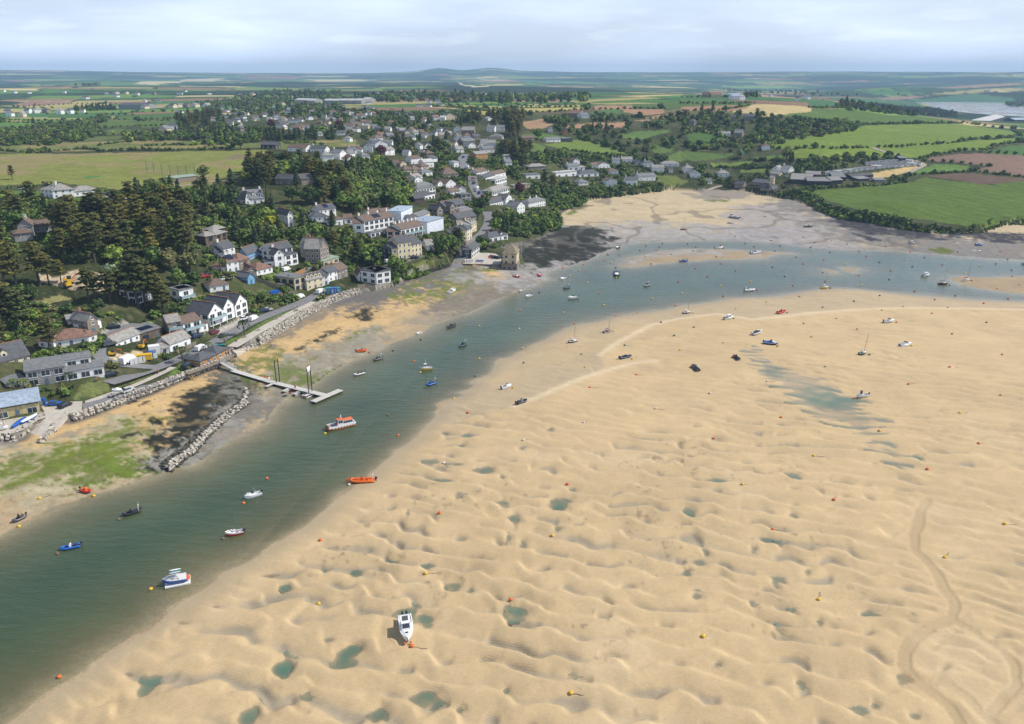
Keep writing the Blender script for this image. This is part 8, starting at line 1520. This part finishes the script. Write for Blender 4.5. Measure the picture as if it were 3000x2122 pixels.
for s in(1,-1):
 r=MB();k=12
 for i in range(k+1):
  p=a+d*i/k+n*s-L_;r.tube([p,p+Vector((0,0,1.1))],.035,4)
  if i<k:q=a+d*(i+1)/k+n*s-L_;r.tube([p+Vector((0,0,1.1*(i%2))),q+Vector((0,0,1.1*((i+1)%2)))],.025,4)
 for zz in(.1,.6,1.1):r.tube([a+n*s-L_+Vector((0,0,zz)),b+n*s-L_+Vector((0,0,zz))],.04,4)
 r.build('railing',BC['white'],gw)
def piles(t,lst,top,label,sign=False):
 ps=[Vector((*plane(*Q(t,*p),.9),0))for p in lst];o=empty('twin_mooring_piles',ps[0],0,label,'mooring piles')
 for p in ps:MB().tube([p-ps[0]+Vector((0,0,-1)),p-ps[0]+Vector((0,0,top))],.16,8).build('pile',M_dark,o)
 d=ps[1]-ps[0];MB().tube([Vector((0,0,top-.5)),d+Vector((0,0,top-.5))],.08,6).build('crossbar',M_dark,o)
 if sign:
  n=Vector((-d.y,d.x,0)).normalized()*.06;b=MB();v=[Vector((0,0,top-1.0)),d+Vector((0,0,top-1.0)),d+Vector((0,0,top+.5)),Vector((0,0,top+.5))]
  b.rings([[p+n for p in v],[p-n for p in v]],0);b.build('sign_board',BC['white'],o)
piles('A8',[(1188,1246),(1224,1222)],9.5,'pair of tall dark piles at the middle of the pontoon');piles('A8',[(1550,1350),(1586,1326)],9.5,'pair of tall dark piles carrying a white board near the pontoon end',True)
p=P(*Q('A8',727,1085));tag(MB().tube([(p.x,p.y,-.5),(p.x,p.y,4.6)],.16,8).build('mooring_pile',M_dark),'single dark pile at the foot of the gangway','pile')
bw=empty('boardwalk',(*plane(*Q('A8',300,1080),4.6),4.6),0,'timber boardwalk with railing in front of the pontoon building','boardwalk')
for a_,b_ in(((180,1128),(530,1000)),((530,1000),(700,915))):
 a,b=strip('deck','A8',a_,b_,1.8,4.7,bw,M_timb,.25);d=b-a;n=Vector((d.y,-d.x,0)).normalized()*.85;r=MB();k=int(d.length/1.5)
 for i in range(k+1):p=a+d*i/k+n-bw.location;r.tube([p+Vector((0,0,-3)),p+Vector((0,0,1.1))],.05,4)
 for zz in(.5,1.05):r.tube([a+n-bw.location+Vector((0,0,zz)),b+n-bw.location+Vector((0,0,zz))],.045,4)
 r.build('railing',M_timb,bw)
house('A8',[(335,1062,528,992,6.5,2.9,'h',1.7),(528,988,648,905,7,2.9,'h',1.7),(212,985,318,950,5,2.5,'h',1.3)],'T','s','orange timber pontoon building with dark blue hipped roofs','timber_building','building',wn=1,frame=1)
qy=empty('timber_quay',(*plane(*Q('A6',1340,930),1.2),1.2),0,'dark quay wall of timber piles left of the boathouse','quay')
a,b=Vector((*plane(*Q('A6',1158,925),1.2),1.2))-qy.location,Vector((*plane(*Q('A6',1534,948),1.2),1.2))-qy.location
n=Vector((0,.3,0));MB().rings([[a+n+Vector((0,.2,-.8)),b+n+Vector((0,.2,-.8)),b+n+Vector((0,.2,2.3)),a+n+Vector((0,.2,2.3))],[p+Vector((0,1.2,0))for p in(a+n+Vector((0,.2,-.8)),b+n+Vector((0,.2,-.8)),b+n+Vector((0,.2,2.3)),a+n+Vector((0,.2,2.3)))]],0).build('wall',M_dark,qy)
for i in range(15):p=a.lerp(b,i/14);MB().tube([p+Vector((0,0,-.8)),p+Vector((0,.1,2.4+.4*(i%2)))],.18,6).build('pile',M_timb,qy)
def fence(name,t,pts,h,label,m,gap=.6,z=None):
 c=resamp([P(*Q(t,*p))for p in pts],gap);b=MB()
 for i,p in enumerate(c[:-1]):
  q=c[i+1];dz=p.z if z is None else z;d=(q-p);d.z=0;d=d.normalized();n=Vector((-d.y,d.x,0))*.05;e=d*gap*.46;mpt=(p+q)/2;mpt.z=dz
  v=[mpt-e-n,mpt+e-n,mpt+e+n,mpt-e+n];hh=h*rnd.uniform(.92,1.05);b.rings([[x+Vector((0,0,-1.2))for x in v],[x+Vector((0,0,hh))for x in v]],0)
 return tag(b.build(name,m),label,'fence')
fence('timber_sea_fence','C8',[(280,1420),(400,1400),(580,1440)],2.2,'weathered vertical timber sea defence left of the modern house',M_timb)
fence('timber_sea_wall','A6',[(640,1052),(720,1022),(800,1000),(920,965),(1040,925)],2.0,'dark timber sea wall below the hedge bank',M_dark)
fence('orange_timber_fence','A5',[(1130,1440),(1200,1400),(1330,1335)],2.0,'new orange timber fence above the flat-roofed house',wm_('T'))
fence('site_fence','A7',[(1240,718),(1360,685),(1505,640)],2.0,'pale grey panel fence along the building plot',M_galv,1.8)
fence('garden_wall','A7',[(1690,605),(1760,575),(1870,525)],1.6,'stone wall beside the roadside cottage',wm_('S'),1.0)
fence('stone_garden_wall','A8',[(960,90),(1080,130),(1200,180),(1320,240),(1420,250)],1.6,'brown stone wall below the swimming pool garden',wm_('S'),1.0)
# ------------------------------------------------------------------ smaller things
pl=[P(*Q('A8',*q))for q in((1095,212),(1150,192),(1240,196),(1205,226),(1130,236))];zz=sum(p.z for p in pl)/5+.5
tag(mesh_obj('swimming_pool',[(p.x,p.y,zz)for p in pl]+[(p.x,p.y,zz-1.2)for p in pl],[(0,4,3,2,1)]+[(i,(i+1)%5,5+(i+1)%5,5+i)for i in range(5)],mat('pool_cover',(.01,.10,.45),.3)),'bright blue garden swimming pool above the shore road','pool')
def pole(t,x,y,top,label,name='telegraph_pole',cat='pole',r=.12,m=None,arm=0,group=None):
 p=P(*Q(t,x,y));d=pxof(p.x,p.y,p.z)[2];h=(y-top)/ZT[t][2]*d/FPX/math.cos(PIT)*1.02
 o=empty(name,p,0,label,cat,group);MB().tube([(0,0,-1),(0,0,h)],r,6,0,None,r*.6).build('pole',m or M_timb,o)
 if arm==1:MB().tube([(-.8,0,h-.5),(.8,0,h-.5)],.07,5).build('crossarm',m or M_timb,o)
 if arm==2:MB().tube([(-3,0,h*.68),(3,0,h*.68)],.09,5).build('yard',m or M_timb,o)
 if arm==3:MB().tube([(0,0,h),(-.9,0,h+.15)],.06,5).box(-1.4,-.8,-.15,.15,h+.1,h+.22).build('lamp_head',M_galv,o)
pole('A4',244,250,145,'white flag mast with crossed yard by the golf club house','flag_mast','mast',.16,BC['white'],2)
pole('A4',1692,402,338,'street lamp beside the roadside parking','street_lamp','street lamp',.1,M_galv,3)
pole('A6',1727,850,695,'tall white flagpole at the right corner of the boathouse','flagpole','flagpole',.1,BC['white'])
pole('C1',1590,720,560,'telegraph pole beside the village street',arm=1);pole('C1',1380,372,290,'telegraph pole by the brown hipped roof',arm=1)
for i,(x,y,tp)in enumerate([(968,656,620),(1338,648,612),(1710,615,588),(2090,592,564)]):pole('A3',x,y,tp,['first','second','third','fourth'][i]+' telegraph pole from the left across the big green field',arm=1,group='telegraph poles across the big green field',r=.2)
nt_=[P(*Q('A1',*q))for q in((988,812),(1038,824),(1092,830),(1148,838),(1202,846),(1257,842),(1312,836))]
o=empty('practice_net',nt_[0],0,'tall green practice net on seven posts on the golf course','net')
for p in nt_:MB().tube([p-nt_[0],p-nt_[0]+Vector((0,0,7.2))],.16,6).build('post',BC['green'],o)
b=MB()
for p,q in zip(nt_,nt_[1:]):
 for k in range(9):b.tube([p-nt_[0]+Vector((0,0,k*.82+.3)),q-nt_[0]+Vector((0,0,k*.82+.3))],.03,3)
 for k in range(1,10):e=p.lerp(q,k/10)-nt_[0];b.tube([e,e+Vector((0,0,7))],.02,3)
b.build('net',BC['green'],o)
def digger(t,x,y,rz,s,label):
 p=P(*Q(t,x,y));o=empty('excavator',p,rz,label,'excavator');o.scale=(s,)*3
 for sd_ in(1,-1):MB().box(-1.5,1.5,sd_*.95-.25,sd_*.95+.25,0,.7).build('track',M_rub,o)
 MB().box(-1.5,1.0,-1,1,.8,1.5).box(-1.5,-.6,-1,1,1.5,2.0).build('body',BC['yellow'],o);MB().box(-.4,.9,.1,.95,1.5,2.6).build('cab',M_glass,o)
 MB().tube([(1,-.3,1.4),(2.6,-.3,3.4),(4.2,-.3,2.9)],.2,6).tube([(4.2,-.3,2.9),(4.6,-.3,1.0)],.15,6).build('boom',BC['orange'],o);MB().box(4.2,4.9,-.7,.1,.4,1.1).build('bucket',M_dark,o)
digger('A4',665,1090,.6,1.2,'orange excavator on the sandy plot among the pines');digger('A4',655,1120,2.4,1.0,'second orange excavator in front of the other on the sandy plot');digger('A7',1352,556,1.6,.8,'small orange digger behind the building plot');digger('A7',1070,625,.3,.7,'small yellow digger at the left of the building plot')
def bx3(name,t,x,y,w,d,h,rz,m,label,cat,z=None):
 p=P(*Q(t,x,y));o=empty(name,p,rz,label,cat)
 MB().box(-w/2,w/2,-d/2,d/2,-.3,h).build('body',m,o);MB().box(-w/2-.06,w/2+.06,-d/2-.06,d/2+.06,h+.003,h+.1).build('lid',m,o);MB().box(-.45,.45,-d/2-.05,-d/2-.003,.1,min(h*.85,2)).build('door',M_gdoor,o)
bx3('site_cabin','A7',1472,605,3.6,3,3.0,.5,BC['white'],'white site cabin at the building plot','cabin');bx3('rubbish_skip','A7',1360,655,6,2,1.6,.35,BC['yellow'],'long yellow skip inside the plot fence','skip');bx3('portable_toilet','A7',1436,640,1.6,1.6,2.2,.35,BC['blue'],'blue portable toilet inside the plot fence','toilet');bx3('beach_hut','C7',942,440,2.4,1.2,2.2,.2,BC['blue'],'small blue hut behind the club yard','hut')
for i,(x,c)in enumerate([(1775,'teal'),(1810,'blue'),(1835,'blue'),(1875,'teal')]):bx3('site_container','A8',x,222,2.6,2.4,2.4,.4,BC[c],['leftmost green container by the shore rubbish','left blue toilet cabin by the shore rubbish','right blue toilet cabin by the shore rubbish','rightmost green container by the shore rubbish'][i],'container')
bp=[('A8',1225,497),('A8',1180,525),('A8',1405,432),('A8',822,728)];bo=None
for i,(t,x,y)in enumerate(bp):
 p=P(*Q(t,x,y));lab=['pale bench, third along the promenade grass','pale bench, second along the promenade grass','pale bench farthest along the promenade grass','pale bench nearest the palm on the promenade'][i]
 if bo is None:
  bo=empty('park_bench',p,.7,lab,'bench','benches along the promenade');MB().box(-1,1,-.25,.25,.42,.48).build('seat',M_timb,bo);MB().box(-1,1,.22,.28,.52,.95).build('backrest',M_timb,bo)
  for xx in(-.8,.8):MB().box(xx-.05,xx+.05,-.2,.24,-.1,.418).build('leg',M_timb,bo)
 else:copy_tree(bo,p,.7,None,lab)
gs=[P(*Q('C5',rnd.uniform(1690,1890),rnd.uniform(630,680)))for _ in range(26)];gm=MB().box(-.35,.35,-.07,.07,-.2,1.0).tube([(0,-.07,1.0),(0,.07,1.0)],.35,10).mesh('gravestone',wm_('P'))
for p in gs:o=link('gravestone',gm);o.location=p;o.rotation_euler.z=rnd.uniform(-.2,.2);o.scale=(1.3,)*3;tag(o,'pale gravestone in the churchyard beside the cove','gravestone','gravestones in the churchyard')
lp=P(*Q('A7',1790,812));lq=P(*Q('A7',1842,862));o=empty('beach_steps',lq,0,'yellow wooden steps from the sea wall to the beach','steps');top=Vector((lp.x,lp.y,4.6))-lq
for s in(-.5,.5):MB().tube([(s,0,0),top+Vector((s,0,0))],.09,5).build('stringer',BC['yellow'],o)
st=MB()
for i in range(1,12):q=top*i/12;st.box(q.x-.5,q.x+.5,q.y-.12,q.y+.12,q.z-.03,q.z+.03)
st.build('tread',M_timb,o)
for t,x,y,c,lab in[('A8',553,815,'teal','blue-green canoe on the grass by the timber building'),('A8',488,853,'green','pale green canoe behind the timber building')]:
 p=P(*Q(t,x,y));o=empty('canoe',p,.5,lab,'canoe');MB().ball((0,0,.3),2.3,.5,.3,0,10,6).build('hull',BC[c],o,True);MB().box(-.4,.4,-.25,.25,.58,.62).build('seat',M_rub,o)
 # ------------------------------------------------------------------ people: one skinned body each, pose from the photo
M_skin=mat('skin',(.5,.3,.2),.6);M_hair=mat('hair',(.06,.04,.025),.8)
def person(t,x,y,top,legs,pose,label,rz=0,zadd=0.0):
 p=P(*Q(t,x,y));p.z+=zadd;o=empty('person',p,rz,label,'person')
 sit=pose=='sit';hz=.5 if sit else.93;st=.28 if pose=='walk' else.05
 V,E,R,MI=[],[],[],[]
 def ch(par,pts,rad):
  for q,r in zip(pts,rad):V.append(Vector(q));R.append(r);E.append((par,len(V)-1));par=len(V)-1
  return par
 V.append(Vector((0,0,hz)));R.append(.15)
 ne=ch(0,[(0,0,hz+.25),(0,0,hz+.46),(0,.01,hz+.56),(0,.02,hz+.68),(0,.02,hz+.79)],[.135,.15,.055,.095,.07])
 for s in(1,-1):
  if sit:ch(0,[(s*.1,.06,hz),(s*.12,.45,hz),(s*.12,.47,.08),(s*.12,.6,.04)],[.1,.075,.05,.04])
  else:ch(0,[(s*.1,0,hz-.08),(s*.11,s*st*.5+.03,.5),(s*.11,s*st,.08),(s*.11,s*st+.16,.04)],[.1,.07,.045,.04])
  sh=ch(2,[(s*.2,0,hz+.46)],[.06]);ar=-s*st*.8+(.25 if sit else 0)
  wr=ch(sh,[(s*.25,ar*.4,hz+.2),(s*.26,ar,hz-.03+(.1 if sit else 0))],[.045,.032]);w=V[wr]
  pa=ch(wr,[w+Vector((0,.01,-.07))],[.034])
  for k in range(4):ch(pa,[w+Vector((0,-.03+k*.022,-.12)),w+Vector((-s*.012,-.03+k*.022,-.16-.008*(k in(1,2))))],[.009,.008])
  ch(wr,[w+Vector((-s*.02,.045,-.05)),w+Vector((-s*.025,.06,-.09))],[.011,.009])
 me=bpy.data.meshes.new('body');me.from_pydata(V,E,[]);b=bpy.data.objects.new('body',me);C.objects.link(b);b.parent=o
 m=b.modifiers.new('skin','SKIN');m.use_smooth_shade=True
 for i,r in enumerate(R):me.skin_vertices[0].data[i].radius=(r,r)
 me.skin_vertices[0].data[0].use_root=True;b.modifiers.new('sub','SUBSURF').levels=1;me.materials.append(M_skin);b.modifiers['sub'].render_levels=1
 MB().ball((0,.0,hz+.76),.105,.115,.1,0,8,5).build('hair',M_hair,o,True)
 MB().rings([[(rx*math.cos(a),ry*math.sin(a),z)for a in[i*math.pi/4 for i in range(8)]]for rx,ry,z in((.19,.15,hz-.04),(.185,.15,hz+.2),(.23,.16,hz+.45),(.1,.1,hz+.54))],0).build('shirt',BC[top],o,True)
 tr=MB()
 for s in(1,-1):
  pts=[(s*.09,0,hz),(s*.11,s*st*.5+.03,.5),(s*.11,s*st,.12)]if not sit else[(s*.1,.0,hz),(s*.12,.45,hz),(s*.12,.47,.12)]
  tr.tube(pts,[.13,.095,.07],8)
 tr.build('trousers',BC[legs],o,True)
 f=MB();f.ball((.035,.115,hz+.7),.012,.01,.01,0,6,4).ball((-.035,.115,hz+.7),.012,.01,.01,0,6,4);f.build('eye',BC['black'],o)
for a in[('A7',1506,800,'red','black','walk','person in red top walking on the path by the restaurant'),('A7',905,878,'blue','dgrey','walk','person in blue top on the road below the restaurant',),('A7',922,878,'red','navy','walk','person in pale red top beside the one in blue'),('A8',738,778,'maroon','navy','sit','person in dark red sitting on the promenade grass'),('A8',966,655,'white','navy','sit','left of two people in white sitting by the promenade'),('A8',986,648,'white','navy','sit','right of two people in white sitting by the promenade'),('A8',1390,380,'navy','white','walk','person in dark top walking on the shore road'),('A8',1126,826,'grey','brown','walk','person in grey walking on the beach'),('A8',652,918,'blue','dgrey','stand','person in blue at the end of the timber building'),('A8',625,925,'red','dgrey','stand','person in red at the end of the timber building'),('A8',690,890,'orange','black','stand','person in orange by the beach ramp'),('C5',72,688,'orange','brown','stand','person in orange at the head of the cove sand')]:
 person(*a,rz=rnd.uniform(-1,1))
pp=plane(*Q('A8',1398,1300),.95);q=P(*Q('A8',1398,1300));person('A8',1398,1300,'red','red','stand','person in red standing on the pontoon',0,.95-q.z);bpy.data.objects[[o.name for o in C.objects if o.get('label')=='person in red standing on the pontoon'][0]].location=(*pp,.95)
# ------------------------------------------------------------------ camera, sun, sky, air
cd=bpy.data.cameras.new('camera');co_=bpy.data.objects.new('camera',cd);C.objects.link(co_)
cd.sensor_fit='HORIZONTAL';cd.angle_x=2*math.atan(1500/FPX);cd.clip_end=120000;cd.clip_start=1
co_.location=(0,0,HC);co_.rotation_euler=(math.pi/2-PIT,0,0);sc.camera=co_
SEL,SAZ=math.radians(47),math.radians(80)
sd=Vector((math.sin(SAZ)*math.cos(SEL),math.cos(SAZ)*math.cos(SEL),math.sin(SEL)))
sl_=bpy.data.lights.new('sun','SUN');sl_.energy=4.6;sl_.angle=math.radians(.55);sl_.color=(1,.95,.87)
so=bpy.data.objects.new('sun',sl_);C.objects.link(so);so.rotation_euler=sd.to_track_quat('Z','Y').to_euler();so.location=(300,0,500)
wd=bpy.data.worlds.new('World');sc.world=wd;wd.use_nodes=True
N=wd.node_tree.nodes;L=wd.node_tree.links;bg=N['Background']
sk=N.new('ShaderNodeTexSky');sk.sky_type='NISHITA';sk.sun_disc=False;sk.sun_elevation=SEL;sk.sun_rotation=SAZ
sk.air_density=1.0;sk.dust_density=1.2;sk.altitude=100
tc=N.new('ShaderNodeTexCoord');mp=N.new('ShaderNodeMapping');mp.inputs['Scale'].default_value=(1.6,1.6,9);L.new(tc.outputs['Generated'],mp.inputs['Vector'])
nz=N.new('ShaderNodeTexNoise');nz.inputs['Scale'].default_value=1.7;nz.inputs['Detail'].default_value=7;nz.inputs['Roughness'].default_value=.55;L.new(mp.outputs[0],nz.inputs['Vector'])
mr=N.new('ShaderNodeMapRange');mr.inputs['From Min'].default_value=.42;mr.inputs['From Max'].default_value=.72;mr.inputs['To Max'].default_value=.9;mr.inputs['To Min'].default_value=.5;L.new(nz.outputs['Fac'],mr.inputs['Value'])
sx=N.new('ShaderNodeSeparateXYZ');L.new(tc.outputs['Generated'],sx.inputs[0]);el=N.new('ShaderNodeMapRange');el.inputs['From Min'].default_value=.12;el.inputs['From Max'].default_value=.6;el.inputs['To Min'].default_value=1;el.inputs['To Max'].default_value=.12;L.new(sx.outputs[2],el.inputs['Value']);mm=N.new('ShaderNodeMath');mm.operation='MULTIPLY';L.new(mr.outputs[0],mm.inputs[0]);L.new(el.outputs[0],mm.inputs[1])
mx=N.new('ShaderNodeMix');mx.data_type='RGBA';L.new(mm.outputs[0],mx.inputs[0]);L.new(sk.outputs[0],mx.inputs[6]);mx.inputs[7].default_value=(13.2,15.0,18.6,1)
m2_=N.new('ShaderNodeMapping');m2_.inputs['Scale'].default_value=(5,5,26);L.new(tc.outputs['Generated'],m2_.inputs['Vector']);z2_=N.new('ShaderNodeTexNoise');z2_.inputs['Scale'].default_value=2.4;z2_.inputs['Detail'].default_value=8;L.new(m2_.outputs[0],z2_.inputs['Vector'])
c1_=N.new('ShaderNodeMapRange');c1_.inputs['From Min'].default_value=.52;c1_.inputs['From Max'].default_value=.66;L.new(z2_.outputs['Fac'],c1_.inputs['Value'])
b1_=N.new('ShaderNodeMapRange');b1_.inputs['From Min'].default_value=.028;b1_.inputs['From Max'].default_value=.04;L.new(sx.outputs[2],b1_.inputs['Value']);b2_=N.new('ShaderNodeMapRange');b2_.inputs['From Min'].default_value=.085;b2_.inputs['From Max'].default_value=.05;L.new(sx.outputs[2],b2_.inputs['Value'])
pm1=N.new('ShaderNodeMath');pm1.operation='MULTIPLY';L.new(c1_.outputs[0],pm1.inputs[0]);L.new(b1_.outputs[0],pm1.inputs[1]);pm2=N.new('ShaderNodeMath');pm2.operation='MULTIPLY';L.new(pm1.outputs[0],pm2.inputs[0]);L.new(b2_.outputs[0],pm2.inputs[1]);pm3=N.new('ShaderNodeMath');pm3.operation='MULTIPLY';pm3.inputs[1].default_value=.15;L.new(pm2.outputs[0],pm3.inputs[0])
my=N.new('ShaderNodeMix');my.data_type='RGBA';L.new(pm3.outputs[0],my.inputs[0]);L.new(mx.outputs[2],my.inputs[6]);my.inputs[7].default_value=(20,20.5,21.5,1)
L.new(my.outputs[2],bg.inputs['Color']);bg.inputs['Strength'].default_value=.085
cm_=bpy.data.materials.new('cloud');cm_.use_nodes=True;n=cm_.node_tree.nodes;l_=cm_.node_tree.links;n.remove(n['Principled BSDF'])
t_=n.new('ShaderNodeTexCoord');v_=n.new('ShaderNodeVectorMath');v_.operation='LENGTH';l_.new(t_.outputs['Object'],v_.inputs[0]);q_=n.new('ShaderNodeTexNoise');q_.inputs['Scale'].default_value=2.2;q_.inputs['Detail'].default_value=4;l_.new(t_.outputs['Object'],q_.inputs['Vector'])
a_=n.new('ShaderNodeMath');a_.operation='MULTIPLY_ADD';a_.inputs[1].default_value=.9;l_.new(q_.outputs['Fac'],a_.inputs[0]);l_.new(v_.outputs['Value'],a_.inputs[2])
r_=n.new('ShaderNodeMapRange');r_.inputs['From Min'].default_value=1.3;r_.inputs['From Max'].default_value=.75;r_.inputs['To Max'].default_value=.42;l_.new(a_.outputs[0],r_.inputs['Value'])
d_,tt_,x_=n.new('ShaderNodeBsdfDiffuse'),n.new('ShaderNodeBsdfTransparent'),n.new('ShaderNodeMixShader');d_.inputs['Color'].default_value=(.9,.9,.9,1)
l_.new(r_.outputs[0],x_.inputs[0]);l_.new(tt_.outputs[0],x_.inputs[1]);l_.new(d_.outputs[0],x_.inputs[2]);l_.new(x_.outputs[0],n['Material Output'].inputs['Surface'])
for px_,py_,ra,rb,h_ in((1130,640,190,150,760),(900,505,260,190,780),(2950,1035,45,13,700),(1500,300,1500,420,900),(500,285,900,350,950),(2500,255,2200,900,1000)):
 p=P(px_,py_);c=p+sd*((h_-p.z)/sd.z)
 o=MB().ball((0,0,0),1,1,1,0,24,10).build('cloud',cm_,None,True);o.location=c;o.scale=(ra,rb,45);o['kind']='structure'
hz=bpy.data.materials.new('haze');hz.use_nodes=True;n=hz.node_tree.nodes;n.remove(n['Principled BSDF'])
pv=n.new('ShaderNodeVolumePrincipled');pv.inputs['Color'].default_value=(.47,.72,1,1);pv.inputs['Density'].default_value=HAZE;pv.inputs['Anisotropy'].default_value=0
hz.node_tree.links.new(pv.outputs[0],n['Material Output'].inputs['Volume'])
x0,x1,y0,y1,z0,z1=-14000,14000,-300,16500,-4.2,330
vs=[(x,y,z)for x in(x0,x1)for y in(y0,y1)for z in(z0,z1)]
ho=mesh_obj('haze',vs,[(0,1,3,2),(4,6,7,5),(0,4,5,1),(2,3,7,6),(0,2,6,4),(1,5,7,3)],hz);ho['kind']='stuff'
sc.view_settings.view_transform='Standard';sc.view_settings.look='None';sc.view_settings.exposure=EXPO;sc.view_settings.gamma=1
sc.cycles.use_denoising=True;sc.cycles.max_bounces=5;sc.cycles.diffuse_bounces=2;sc.cycles.glossy_bounces=2;sc.cycles.transparent_max_bounces=12;sc.cycles.volume_bounces=0
